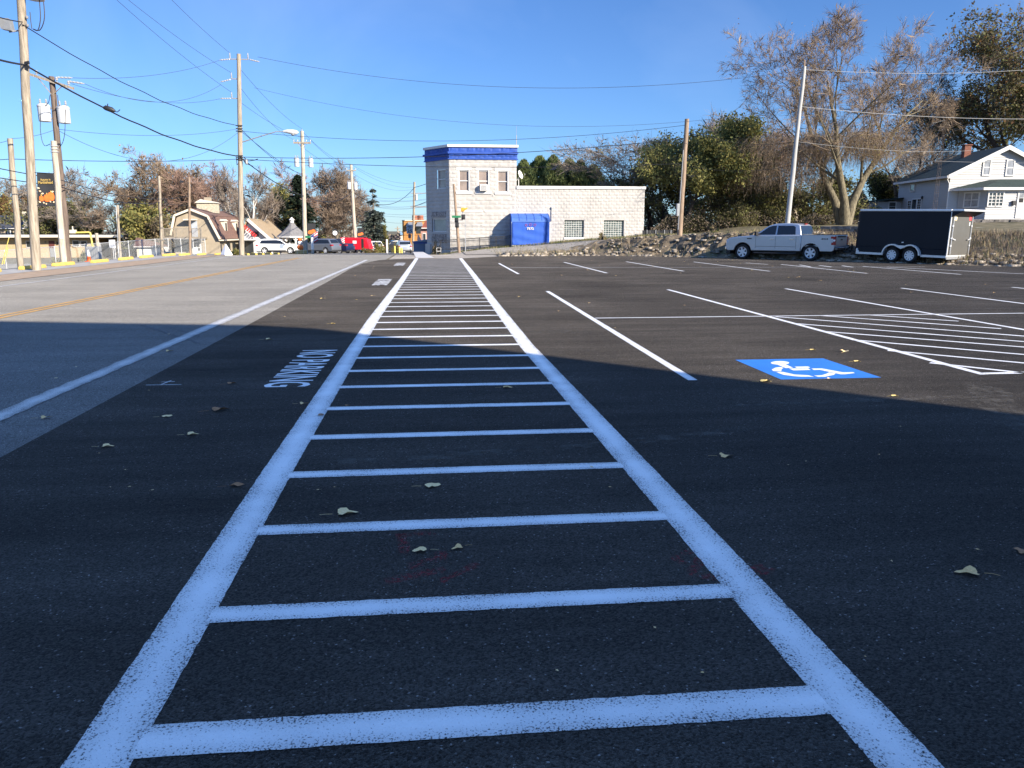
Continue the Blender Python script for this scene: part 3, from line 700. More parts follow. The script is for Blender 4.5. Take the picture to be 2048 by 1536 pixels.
# blue canvas vestibule
a, b_, c, d = cano; dep = 1.3; zv = PZ(441.5, YB - dep, 1060)
cv = thing('canvas_vestibule', 'blue canvas entrance vestibule with white numbers, built against the white wall', 'awning', (a, YB, c))
corg = (a, YB, c)
prof = [(YB - .02, c), (YB - dep, c), (YB - dep, zv - .02), (YB - .02, zv - .02)]
x0, x1 = PXm(1023.5, YB - dep), PXm(1099, YB - dep)
mb = MB(); n = 24; m_ = 14; vs = []
for j in range(m_ + 1):           # gently rippled front sheet
    for i in range(n + 1):
        u = i / n; v = j / m_
        o_ = .012 * math.sin(u * 9 + v * 14) + .02 * math.sin(v * 19 + u * 4) * (1 - v) + (.012 if i % 8 == 0 else 0)
        vs.append((x0 + (x1 - x0) * u, YB - dep - o_, c + .06 * (1 - v) + (zv - c) * v))
fs = [(j * (n + 1) + i, j * (n + 1) + i + 1, (j + 1) * (n + 1) + i + 1, (j + 1) * (n + 1) + i) for j in range(m_) for i in range(n)]
mb.add(vs, fs)
for x in (x0, x1):
    arc = [(x, YB - .01, c)] + [(x, YB - dep, c), (x, YB - dep, zv)] + [(x, YB - dep * math.cos(t_), zv + (d - zv) * math.sin(t_)) for t_ in (R_(30), R_(60))] + [(x, YB - .01, d)]
    mb.poly(arc)
mb.build('canvas', m_blue, cv, corg, smooth=50)
mb = MB(); vs = []
for i in range(11):
    u = i / 10
    for k in range(6):
        t_ = R_(90) * k / 5; sag = .02 * (1 if i % 2 else 0) * math.sin(t_ * 2)
        vs.append((x0 - .02 + (x1 - x0 + .04) * u, YB - (dep + .03) * math.cos(t_) + sag, zv + .0 + (d - zv + .02) * math.sin(t_) - sag))
    vs.append((x0 - .02 + (x1 - x0 + .04) * u, YB - dep - .035, zv - .09))
mb.add(vs, [(7 * i + k, 7 * i + 7 + k, 7 * i + 8 + k, 7 * i + k + 1) for i in range(10) for k in range(5)] + [(7 * i + 6, 7 * i + 13, 7 * i + 7, 7 * i) for i in range(10)])
mb.build('awning_hood', m_bluel, cv, corg, smooth=60)
mb = MB()
for i in (0, 2, 4, 6, 8, 10):
    x = x0 + (x1 - x0) * i / 10; mb.tube([(x, YB - (dep + .04) * math.cos(R_(90) * k / 6), zv + (d - zv + .02) * math.sin(R_(90) * k / 6)) for k in range(7)], .016, 5)
mb.build('rib', m_blue, cv, corg)
mb = MB(); mb.box(x0 - .03, x0 + .0, YB - dep - .03, YB - dep + .02, c - .12, zv - .1); mb.box(x1, x1 + .05, YB - dep - .03, YB - dep + .02, c - .1, zv - .1); mb.box(x0, x1, YB - dep + .02, YB - dep + .06, c - .35, c + .05)
mb.build('frame', m_wtrim, cv, corg)
xm = PXm(1060.5, YB - dep); zt = PZ(457.3, YB - dep, 1060)
t = text_mb('7572', .5, .165, Matrix.Translation((xm, YB - dep - .055, zt)) @ Matrix.Rotation(PI / 2, 4, 'X'), bold=.03)
t.build('house_number', m_wtrim, cv, corg)
mb = MB(); zr = PZ(450.5, YB - dep, 1060)
for ox, s in ((-.31, .09), (.0, .11), (.33, .1)):
    mb.tube([(xm + ox + s * math.cos(q) * (1 - .06 * q), YB - dep - .06, zr + .02 * (ox == 0) + s * math.sin(q) * (1 - .06 * q)) for q in [k * .55 for k in range(12)]], .012, 4)
mb.build('red_scroll_emblem', mat('red_emblem', (.45, .03, .06), .6, 0), cv, corg)
# roof antenna and dish
xa_ = PXm(1032.5, YB + .6)
mb = MB(); mb.tube([(xa_, YB + .6, ZT - .3), (xa_, YB + .6, PZ(268, YB))], .03, 6); mb.tube([(xa_, YB + .6, PZ(270, YB)), (xa_, YB + .6, PZ(250, YB))], .012, 5)
tag(mb.build('roof_antenna', m_gray, None, (xa_, YB + .6, ZT - .3)), 'thin whip antenna at the right end of the blue cornice', 'antenna')
xd, yd = PXm(1041, YB + 1.0), YB + 1.0
dish = thing('satellite_dish', 'white satellite dish on the low roof beside the tall block', 'satellite dish', (xd, yd, ZW - .25))
mb = MB(); zd = PZ(349, yd, 1041); vs = []; nn = Vector((.75, -.6, .35)).normalized(); uu = nn.cross(Vector((0, 0, 1))).normalized(); vv = uu.cross(nn)
cen = Vector((xd, yd, zd)); ring = [(0, 0), (.15, .03), (.30, .11)]
vs = [cen - nn * .11]
for r_, o_ in ring[1:]:
    vs += [cen + uu * (r_ * .9 * math.cos(2 * PI * k / 16)) + vv * (r_ * 1.1 * math.sin(2 * PI * k / 16)) + nn * (o_ - .11) for k in range(16)]
mb.add(vs, [(0, 1 + k, 1 + (k + 1) % 16) for k in range(16)] + [(1 + k, 17 + k, 17 + (k + 1) % 16, 1 + (k + 1) % 16) for k in range(16)])
mb.build('reflector', m_wtrim, dish, (xd, yd, ZW - .25), smooth=60)
mb = MB(); mb.tube([(xd - .15, yd, ZW - .25), (xd - .15, yd, zd - .35), cen - nn * .12], .03, 6); mb.tube([(xd - .4, yd, zd - .55), (xd - .15, yd, zd - .25)], .015, 5); mb.build('mast', m_wtrim, dish, (xd, yd, ZW - .25))
mb = MB(); mb.tube([cen - vv * .3, cen + nn * .35 - vv * .15], .012, 5); mb.lathe([(.03, 0), (.04, .06), (.02, .09)], 8, cen + nn * .33 - vv * .16); mb.build('feed_arm', m_gray, dish, (xd, yd, ZW - .25))
# black railing in front
YR = 56.9
ra, rb = (PXm(880, YR), PXm(1023, YR))
rail = thing('railing', 'black iron railing along the foot of the white corner building', 'railing', (ra, YR, 0)); rorg = (ra, YR, 0)
ztl, ztr, zbl, zbr = PZ(481, YR, 880), PZ(471.5, YR, 1022), PZ(503, YR, 880), PZ(493.5, YR, 1022)
mb = MB(); n = 58
for i in range(n + 1):
    f = i / n; x = ra + (rb - ra) * f; mb.bar((x, YR, zbl + (zbr - zbl) * f + .1), (x, YR, ztl + (ztr - ztl) * f), .026, .026)
mb.build('baluster', m_black, rail, rorg)
mb = MB(); mb.bar((ra, YR, ztl), (rb, YR, ztr), .05, .05); mb.bar((ra, YR, ztl - .14), (rb, YR, ztr - .14), .03, .03); mb.bar((ra, YR, zbl + .1), (rb, YR, zbr + .1), .03, .03); mb.build('rail', m_black, rail, rorg)
for f in (0, .33, .55, .78, 1):
    mb = MB(); x = ra + (rb - ra) * f; mb.box(x - .03, x + .03, YR - .03, YR + .03, zbl + (zbr - zbl) * f - .2, ztl + (ztr - ztl) * f + .03); mb.build('post', m_black, rail, rorg)
# dry ornamental plant and white frame by the chamfered corner
# blue cellar-entry shed left of the building
ys_ = 61.5; xs0, xs1 = PXm(826, ys_), PXm(857, ys_); zs0 = PZ(503.5, ys_, 840)
shed = thing('cellar_entry', 'low blue-grey cellar entry with sloping roof beside the white corner building', 'shed', (xs0, ys_, zs0)); sorg = (xs0, ys_, zs0)
m_bg = mat('blue_grey_paint', (.13, .17, .24), .8, .1, 3)
mb = MB(); zt0 = PZ(487, ys_, 830); mb.box(xs0, xs1, ys_, ys_ + 3, zs0 - .2, zt0); mb.build('wall', m_bg, shed, sorg)
mb = MB(); mb.box(xs0 - .02, xs1, ys_ - .03, ys_ + 3, zt0 + .003, zt0 + .1); mb.build('trim', m_bblock, shed, sorg)
mb = MB(); zt1 = PZ(479, ys_, 850); mb.hexa([(xs0 - .1, ys_ - .1, zt0 + .1), (xs1, ys_ - .1, zt0 + .1), (xs1, ys_ + 3, zt0 + .1), (xs0 - .1, ys_ + 3, zt0 + .1)], [(xs0 - .1, ys_ - .1, zt0 + .13), (xs1, ys_ - .1, zt1), (xs1, ys_ + 3, zt1), (xs0 - .1, ys_ + 3, zt0 + .13)]); mb.build('roof', m_bg, shed, sorg)
# ------------------------------------------------------------------ building behind the camera whose shadow crosses the lot
cb = thing('tall_building', 'tall pale gabled building whose shadow covers the near part of the lot', 'building', (6, -4, 0))
te = math.tan(R_(SUN_EL)); ux, uy = math.sin(R_(SUN_AZ)), -math.cos(R_(SUN_AZ)); prof = [(2.5, 0)]
for (px_, py_) in ((2048, 830), (1100, 712), (630, 657), (500, 650), (0, 642)):
    S = G(px_, py_); t_ = (S.y + 4) / uy; prof.append((S.x + t_ * ux, t_ * te))
prof.insert(1, (prof[1][0] + .02, 0)); (xa_, za_), (xb_, zb_) = prof[-2], prof[-1]; sl_ = (zb_ - za_) / (xb_ - xa_); prof += [(2.5, zb_ + sl_ * (2.5 - xb_))]
mb = MB(); mb.prism([(x - 6, z) for x, z in prof], 0, -16); mb.build('wall', mat('pale_siding', (.82, .82, .80), .8, .08, 3), cb)
mb = MB()
for x in (-2.5, 1.2, 4.4, 7):
    for z in (1.0, 5.0): mb.box(x, x + 1.3, .003, .05, z, z + 1.7)
mb.build('window', m_glass, cb)
# ================================================================== VEHICLES
m_silver = mat('silver_paint', (.50, .53, .58), .3, .02, 3, metal=.6, coat=.5)
m_tyre = mat('tyre_rubber', (.014, .014, .015), .85, .1, 20)
m_alloy = mat('alloy_rim', (.72, .73, .75), .3, .05, 8, metal=.25)
m_tint = mat('tinted_glass', (.012, .015, .02), .05, 0, spec=.9)
m_chrome = mat('chrome', (.7, .7, .72), .12, 0, metal=1)
m_plastic = mat('black_plastic', (.02, .02, .022), .6, .1, 10)
m_red = mat('red_lamp', (.35, .01, .015), .25, 0, coat=.4)
m_white = mat('white_paint_body', (.78, .78, .77), .3, .02, 3, coat=.4)
def wheel(parent, x, y, z, r, wdt, rim_m=None, spokes=6, side=1, n=24):
    t_ = MB(); rw = wdt / 2
    t_.lathe([(r * .66, -rw * .9), (r * .92, -rw), (r, -rw * .7), (r, rw * .7), (r * .92, rw), (r * .66, rw * .9)], n, (0, 0, 0), 'y', closed=False)
    w_ = bpy.data.objects.new('wheel', None); C.objects.link(w_); w_.parent = parent; w_.location = (x, y, z)
    t_.build('tyre', m_tyre, w_, smooth=35)
    rm = MB(); o_ = side * rw
    rm.lathe([(r * .67, -rw * .85), (r * .67, rw * .85)], n, (0, 0, 0), 'y', closed=False)
    rm.lathe([(r * .60, o_ * .86), (r * .67, o_ * .93), (r * .68, o_ * .86)], n, (0, 0, 0), 'y', closed=False)
    rm.lathe([(.001, o_ * .82), (r * .17, o_ * .82), (r * .17, o_ * .6)], 12, (0, 0, 0), 'y', closed=False)
    for k in range(spokes):
        a = 2 * PI * k / spokes + .3; ca, sa = math.cos(a), math.sin(a); hw = r * (.10 if spokes > 6 else .115)
        p = lambda d, q, o2: (d * ca - q * sa, o2, d * sa + q * ca)
        rm.hexa([p(r * .1, -hw, o_ * .6), p(r * .66, -hw * 1.2, o_ * .68), p(r * .66, hw * 1.2, o_ * .68), p(r * .1, hw, o_ * .6)], [p(r * .1, -hw, o_ * .8), p(r * .66, -hw * 1.2, o_ * .84), p(r * .66, hw * 1.2, o_ * .84), p(r * .1, hw, o_ * .8)])
    rm.build('rim', rim_m or m_alloy, w_)
    d_ = MB(); d_.lathe([(.001, o_ * .3), (r * .64, o_ * .3)], n, (0, 0, 0), 'y', closed=False); d_.build('brake_disc', m_plastic, w_)
    return w_
def arch_profile(front, rear, top, zb, axles, ra, za):
    """side outline (x,z) going front-bottom -> over the top -> rear-bottom -> back along the sill with wheel arches (axles from rear to front)"""
    pts = list(front) + list(top) + list(rear)
    for ax in axles:
        h = za - zb; a0 = math.asin(max(-1, min(1, -h / ra)))
        for k in range(11):
            a = PI - a0 + (2 * a0 - PI) * k / 10
            pts.append((ax + ra * math.cos(a), za + ra * math.sin(a)))
    return pts
def side_shell(mb, prof, y0, y1, tuck=.0, zt=None, mi=0):
    mb.prism(prof, y0, y1, 'xz', mi)
# ------------------------------------------------------------------ pickup
TH = 47.0
hd = Vector((-math.cos(R_(TH)), math.sin(R_(TH)), 0)); sd_ = Vector((-math.sin(R_(TH)), -math.cos(R_(TH)), 0))
rw = G(1620.5, 521.8); WB = 3.72
root = rw + hd * WB / 2 - sd_ * .86
tr = thing('pickup_truck', 'silver crew cab pickup truck hitched to the black trailer', 'pickup truck', (root.x, root.y, .004), math.atan2(hd.y, hd.x))
xf, xr = WB / 2, -WB / 2
prof = arch_profile([(2.72, .42), (2.80, .50), (2.83, .72), (2.81, 1.02)], [], [(2.70, 1.13), (2.2, 1.20), (1.35, 1.27), (1.1, 1.30), (-1.30, 1.31)], .48, [], .48, .41)
cabp = [(2.72, .46), (2.83, .55), (2.84, .80), (2.80, 1.04), (2.66, 1.14), (2.2, 1.21), (1.35, 1.28), (-1.34, 1.31), (-1.34, .48)]
h = .41
def arc(ax, ra=.50, n=12, z=.40, zb=.48):
    a0 = math.asin((zb - z) / ra)
    return [(ax - ra * math.cos(a0 + (PI - 2 * a0) * k / n), z + ra * math.sin(a0 + (PI - 2 * a0) * k / n)) for k in range(n + 1)]
mb = MB(); pf = cabp + arc(xf); W = .985
mb.prism(pf, W - .10, W); mb.prism(pf, -W, -W + .10)
mid = [(2.72, .55), (2.84, .80), (2.80, 1.04), (2.66, 1.14), (2.2, 1.215), (1.35, 1.285), (-1.34, 1.30), (-1.34, .52), (1.2, .52), (1.25, .9), (2.4, .9), (2.45, .55)]
mb.prism(mid, -W + .1, W - .1)
mb.build('body', m_silver, tr, bevel=.03, smooth=40)
# cab
mb = MB(); wb_, wt = .95, .76
cabs = [(1.28, 1.27), (.48, 1.80), (.15, 1.90), (-.55, 1.925), (-1.05, 1.88), (-1.18, 1.80), (-1.32, 1.30)]
def yy(z): return wb_ - (z - 1.27) / .66 * (wb_ - wt)
L_s = [(x, yy(z), z) for x, z in cabs]; R_s = [(x, -yy(z), z) for x, z in cabs]; n = len(cabs)
mb.add(L_s + R_s, [tuple(range(n)), tuple(range(n, 2 * n))[::-1]] + [(i, i + n, (i + 1) % n + n, (i + 1) % n) for i in range(n)])
mb.build('cab', m_silver, tr, bevel=.035, smooth=40)
def yw(z, o=.006): return yy(z) + o
for sgn in (1, -1):
    for pts in ([(1.02, 1.33), (.50, 1.72), (.28, 1.79), (.06, 1.80), (.06, 1.33)], [(-.02, 1.33), (-.02, 1.80), (-.86, 1.79), (-.96, 1.72), (-1.02, 1.34)]):
        mb = MB(); mb.add([(x, sgn * yw(z), z) for x, z in pts] + [(x, sgn * (yw(z) - .03), z) for x, z in pts], [tuple(range(len(pts)))] + [(i, (i + 1) % len(pts), (i + 1) % len(pts) + len(pts), i + len(pts)) for i in range(len(pts))])
        mb.build('side_window', m_tint, tr)
for x0, z0, x1, z1, nm in ((1.20, 1.33, .52, 1.785, 'windshield'), (-1.315, 1.36, -1.195, 1.79, 'rear_window')):
    s = 1 if x0 > 0 else -1; mb = MB(); o_ = Vector((z1 - z0, 0, abs(x1 - x0))).normalized() * .008 if s > 0 else Vector((-.008, 0, .002))
    mb.poly([Vector((x0, yy(z0) - .07, z0)) + o_, Vector((x0, -yy(z0) + .07, z0)) + o_, Vector((x1, -yy(z1) + .08, z1)) + o_, Vector((x1, yy(z1) - .08, z1)) + o_]); mb.build(nm, m_tint, tr)
mb = MB(); mb.box(-1.2, -1.14, -.16, .16, 1.86, 1.90); mb.build('brake_light', m_red, tr)
for sgn in (1, -1):
    mb = MB(); y = sgn * (W + .004)
    for x in (1.12, .02, -1.08): mb.box(x - .006, x + .006, min(y, y - sgn * .006), max(y, y - sgn * .006), .60, 1.27)
    mb.box(-1.05, 1.1, min(y, y - sgn * .006), max(y, y - sgn * .006), .70, .715)
    mb.build('door_seam', m_plastic, tr)
    for x in (.20, -.86):
        mb = MB(); mb.box(x - .11, x + .11, sgn * W - (.03 if sgn < 0 else 0), sgn * W + (.03 if sgn > 0 else 0), 1.08, 1.12); mb.build('door_handle', m_plastic if False else m_chrome, tr, bevel=.008)
    mb = MB(); mb.box(.98, 1.12, sgn * (W + .12) - .13, sgn * (W + .12) + .13, 1.27, 1.50); mb.bar((1.08, sgn * .95, 1.3), (1.06, sgn * 1.05, 1.35), .06, .06); mb.build('mirror', m_plastic, tr, bevel=.03)
    mb = MB(); mb.box(1.35, 1.62, min(sgn * W, sgn * (W + .008)), max(sgn * W, sgn * (W + .008)), 1.09, 1.14); mb.build('fender_badge', m_plastic, tr)
# bed
mb = MB()
bedp = [(-1.36, .50), (-1.36, 1.31), (-3.02, 1.33), (-3.05, 1.2), (-3.05, .58), (-2.95, .50)] + arc(xr, .50, 12, .40, .50)
for s0, s1 in ((W - .11, W), (-W, -W + .11)): mb.prism(bedp, s0, s1)
mb.box(-3.0, -1.36, -W + .11, W - .11, .72, .80); mb.box(-1.42, -1.36, -W + .11, W - .11, .80, 1.30)
mb.build('bed', m_silver, tr, bevel=.02, smooth=40)
mb = MB(); mb.box(-3.03, -1.37, W - .12, W + .004, 1.318, 1.345); mb.box(-3.03, -1.37, -W - .004, -W + .12, 1.318, 1.345); mb.box(-2.98, -1.45, -W + .13, W - .13, 1.25, 1.28); mb.build('bed_rail', m_plastic, tr)
mb = MB(); mb.box(-3.07, -3.0, -W + .12, W - .12, .72, 1.31); tg = mb.build('tailgate', mat('tailgate_silver', (.40, .42, .45), .35, .02, 3, metal=.5, coat=.3), tr, bevel=.02)
mb = MB(); mb.box(-3.078, -3.068, -.6, .6, 1.20, 1.29); mb.box(-3.082, -3.072, -.12, .12, 1.05, 1.12); mb.build('handle', m_plastic, tg)
for sgn in (1, -1):
    mb = MB(); a, b_ = sorted((sgn * (W - .16), sgn * (W + .012)))
    mb.box(-3.09, -2.86, a, b_, 1.14, 1.25); mb.box(-3.09, -2.98, a, b_, .95, 1.137); mb.box(-3.09, -2.90, a, b_, .82, .947)
    tl = mb.build('tail_light', m_red, tr, bevel=.01)
    mb = MB(); mb.box(-3.095, -2.99, sgn * (W + .006) - .012, sgn * (W + .006) + .012, 1.0, 1.09); mb.build('reverse_lamp', m_white, tl)
    mb = MB(); mb.box(2.66, 2.82, min(sgn * .62, sgn * .99), max(sgn * .62, sgn * .99), .84, 1.06); mb.build('headlight', mat('lamp_glass', (.6, .62, .65), .1, 0, spec=.8), tr, bevel=.02)
mb = MB(); mb.box(2.80, 2.86, -.6, .6, .72, 1.06); mb.build('grille', m_plastic, tr)
mb = MB(); mb.box(2.68, 2.90, -.96, .96, .50, .70); mb.build('front_bumper', m_chrome, tr, bevel=.04)
mb = MB(); mb.box(2.6, 2.86, -.9, .9, .30, .495); mb.build('air_dam', m_plastic, tr, bevel=.03)
mb = MB(); mb.box(-3.24, -3.06, -.97, .97, .56, .72); mb.build('rear_bumper', mat('dark_chrome', (.12, .12, .13), .25, 0, metal=.8), tr, bevel=.03)
mb = MB(); mb.tube([(-1.1, W - .02, .38), (-.9, W + .06, .36), (1.1, W + .06, .36), (1.2, W - .02, .38)], .04, 6); mb.tube([(-1.1, -W + .02, .38), (-.9, -W - .06, .36), (1.1, -W - .06, .36), (1.2, -W + .02, .38)], .04, 6); mb.build('running_board', m_plastic, tr)
mb = MB(); mb.box(-2.9, 2.4, -.55, .55, .34, .55); mb.box(xf - .09, xf + .09, -.8, .8, .3, .46); mb.box(xr - .09, xr + .09, -.8, .8, .3, .46); mb.box(-1.34, 1.2, -W + .1, W - .1, .44, .53); mb.build('chassis', m_plastic, tr)
mb = MB(); mb.tube([(-3.2, 0, .48), (-3.55, 0, .46)], .04, 6); mb.lathe([(.03, 0), (.03, .06), (.05, .1), (.02, .14)], 8, (-3.5, 0, .46)); mb.build('hitch', m_plastic, tr)
t = text_mb('4X4', .36, .08, Matrix.Translation((-2.55, W + .006, 1.12)) @ Matrix.Rotation(PI, 4, 'Z') @ Matrix.Rotation(PI / 2, 4, 'X'), bold=.03); t.build('lettering', m_plastic, tr)
for x in (xf, xr):
    for sgn in (1, -1): wheel(tr, x, sgn * .86, .405, .405, .27, None, 6, sgn)
# ------------------------------------------------------------------ trailer
TH2 = 60.0
hd2 = Vector((-math.cos(R_(TH2)), math.sin(R_(TH2)), 0)); sd2 = Vector((-math.sin(R_(TH2)), -math.cos(R_(TH2)), 0))
cr = Vector((PXm(1896.5, 33.5), 33.5, .004))             # near rear bottom corner
LT, WT = 4.35, 2.1
org2 = cr - sd2 * WT / 2
tl_ = thing('cargo_trailer', 'black enclosed cargo trailer with white trim behind the silver pickup', 'trailer', tuple(org2), math.atan2(hd2.y, hd2.x))
tl_.rotation_euler = (0, -R_(1.3), math.atan2(hd2.y, hd2.x))
m_tblk = mat('black_trailer_skin', (.006, .009, .016), .45, .1, 1.2, .02, 2, spec=.25)
m_talu = mat('trailer_trim', (.72, .73, .74), .35, .04, 5, metal=.4)
zb, zt_ = .36, 2.42; hw = WT / 2
mb = MB(); pf = [(0, zb), (LT, zb), (LT, zt_), (0, zt_)]
# side walls with double wheel arch
ax1, ax2 = 1.62, 2.48
mb.box(0, LT, -hw, hw, zb + .32, zt_)
for x0, x1 in ((0, ax1 - .47), (ax2 + .47, LT)): mb.box(x0, x1, -hw, hw, zb, zb + .318)
o = mb.build('body', m_tblk, tl_, bevel=.015)
mb = MB(); mb.box(LT, LT + .25, -hw * .8, hw * .8, zb, zt_ - .02); mb.build('nose_panel', m_tblk, tl_, bevel=.1)
mb = MB()
for sgn in (1, -1):
    y0, y1 = sorted((sgn * hw, sgn * (hw + .03)))
    for x0, x1 in ((-.02, ax1 - .49), (ax2 + .49, LT + .02)): mb.box(x0, x1, y0, y1, zb - .05, zb + .05)
    mb.box(LT - .12, LT + .02, y0, y1, zb + .05, zb + .13); mb.box(LT - .06, LT + .02, y0, y1, zb + .13, zb + .22)
mb.build('skirt_trim', m_talu, tl_)
mb = MB(); mb.box(-.02, LT + .02, -hw - .025, hw + .025, zt_ - .03, zt_ + .07); mb.box(-.55, -.02, -hw * .98, hw * .98, zt_ - .02, zt_ + .07); mb.build('roof_trim', m_talu, tl_, bevel=.02)
mb = MB(); mb.prism([(-.5, zt_ - .03), (-.025, zt_ - .03), (-.025, zt_ - .28)], -hw * .98, hw * .98); mb.build('rear_spoiler', m_tblk, tl_)
# fenders
for sgn in (1, -1):
    mb = MB(); pts = []
    rO = .49
    for k in range(15): a = PI - PI * k / 14 * .72; pts.append((ax1 + rO * math.cos(a), .37 + rO * math.sin(a)))
    for k in range(15): a = PI * .72 - PI * .72 * k / 14; pts.append((ax2 + rO * math.cos(a), .37 + rO * math.sin(a)))
    y0, y1 = sorted((sgn * (hw - .1), sgn * (hw + .16))); n = len(pts); inner = [(ax1 + ax2) / 2, .37]
    ip = []
    for x, z in pts: d = Vector((x - (ax1 if x < inner[0] else ax2), z - .37)); d = d * (1 - .06 / d.length); ip.append((d.x + (ax1 if x < inner[0] else ax2), d.y + .37))
    for i in range(n - 1): mb.hexa([(pts[i][0], y0, pts[i][1]), (pts[i + 1][0], y0, pts[i + 1][1]), (pts[i + 1][0], y1, pts[i + 1][1]), (pts[i][0], y1, pts[i][1])], [(ip[i][0], y0, ip[i][1]), (ip[i + 1][0], y0, ip[i + 1][1]), (ip[i + 1][0], y1, ip[i + 1][1]), (ip[i][0], y1, ip[i][1])])
    yo = sgn * (hw + .158)
    mb.poly([(ax1 + .1, yo, .80), (ax2 - .1, yo, .80), (ax2 - .28, yo, .70), ((ax1 + ax2) / 2, yo, .64), (ax1 + .28, yo, .70)])
    mb.build('fender', m_talu, tl_)
    mb = MB(); mb.box((ax1 + ax2) / 2 - .04, (ax1 + ax2) / 2 + .05, min(sgn * hw, sgn * (hw + .03)), max(sgn * hw, sgn * (hw + .03)), .92, .97); mb.build('marker_light', m_talu, tl_)
    for ax in (ax1, ax2): wheel(tl_, ax, sgn * (hw + .02), .345, .345, .22, m_white, 9, sgn, 20)
mb = MB(); mb.box(.1, LT, -hw + .2, hw - .2, .26, .355); mb.box(ax1 - .05, ax1 + .05, -hw, hw, .3, .4); mb.box(ax2 - .05, ax2 + .05, -hw, hw, .3, .4); mb.box(ax1 - .46, ax2 + .46, -hw + .25, hw - .25, .36, .68); mb.build('chassis', m_plastic, tl_)
mb = MB(); mb.bar((LT, .5, .33), (LT + 1.15, .03, .40), .07, .1); mb.bar((LT, -.5, .33), (LT + 1.15, -.03, .40), .07, .1); mb.tube([(LT + .9, 0, .05), (LT + .9, 0, .75)], .035, 6); mb.build('tongue', m_plastic, tl_)
m_tdoor = mat('trailer_door', (.10, .097, .088), .4, .06, 1.5)
mb = MB(); mb.box(-.05, -.012, -hw + .09, hw - .09, zb + .08, zt_ - .1); dr = mb.build('rear_door', m_tdoor, tl_)
mb = MB()
for y0, y1, z0, z1 in ((-hw, -hw + .085, zb, zt_), (hw - .085, hw, zb, zt_), (-hw + .09, hw - .09, zt_ - .095, zt_ - .02), (-hw + .09, hw - .09, zb, zb + .07)): mb.box(-.03, -.003, y0, y1, z0, z1)
mb.build('door_frame', m_talu, tl_)
mb = MB()
for y in (hw - .16, -hw + .16):
    mb.tube([(-.09, y, zb + .1), (-.09, y, zt_ - .12)], .018, 6)
    for z in (zb + .5, 1.2, 1.75): mb.box(-.1, -.052, y - .05, y + .05, z - .04, z + .04)
    mb.bar((-.12, y, 1.18), (-.12, y - .3 * (1 if y > 0 else -1), 1.12), .03, .04)
mb.build('lock_bar', m_talu, dr)
mb = MB(); mb.box(-.056, -.052, hw - .5, hw - .25, zt_ - .42, zt_ - .14); mb.build('sticker', mat('cream_sticker', (.7, .62, .42), .5, .2, 8), dr)
mb = MB(); mb.box(-.056, -.052, -hw + .16, -hw + .42, zt_ - .42, zt_ - .14); mb.build('sticker', mat('red_sticker', (.6, .06, .07), .5, .15, 12), dr)
mb = MB(); mb.box(-.056, -.052, -hw + .28, -hw + .36, zt_ - .66, zt_ - .5); mb.build('sticker', m_white, dr)
mb = MB(); mb.box(-.04, -.004, -hw, hw, zb - .12, zb - .003); mb.build('rear_sill', m_gray, tl_)
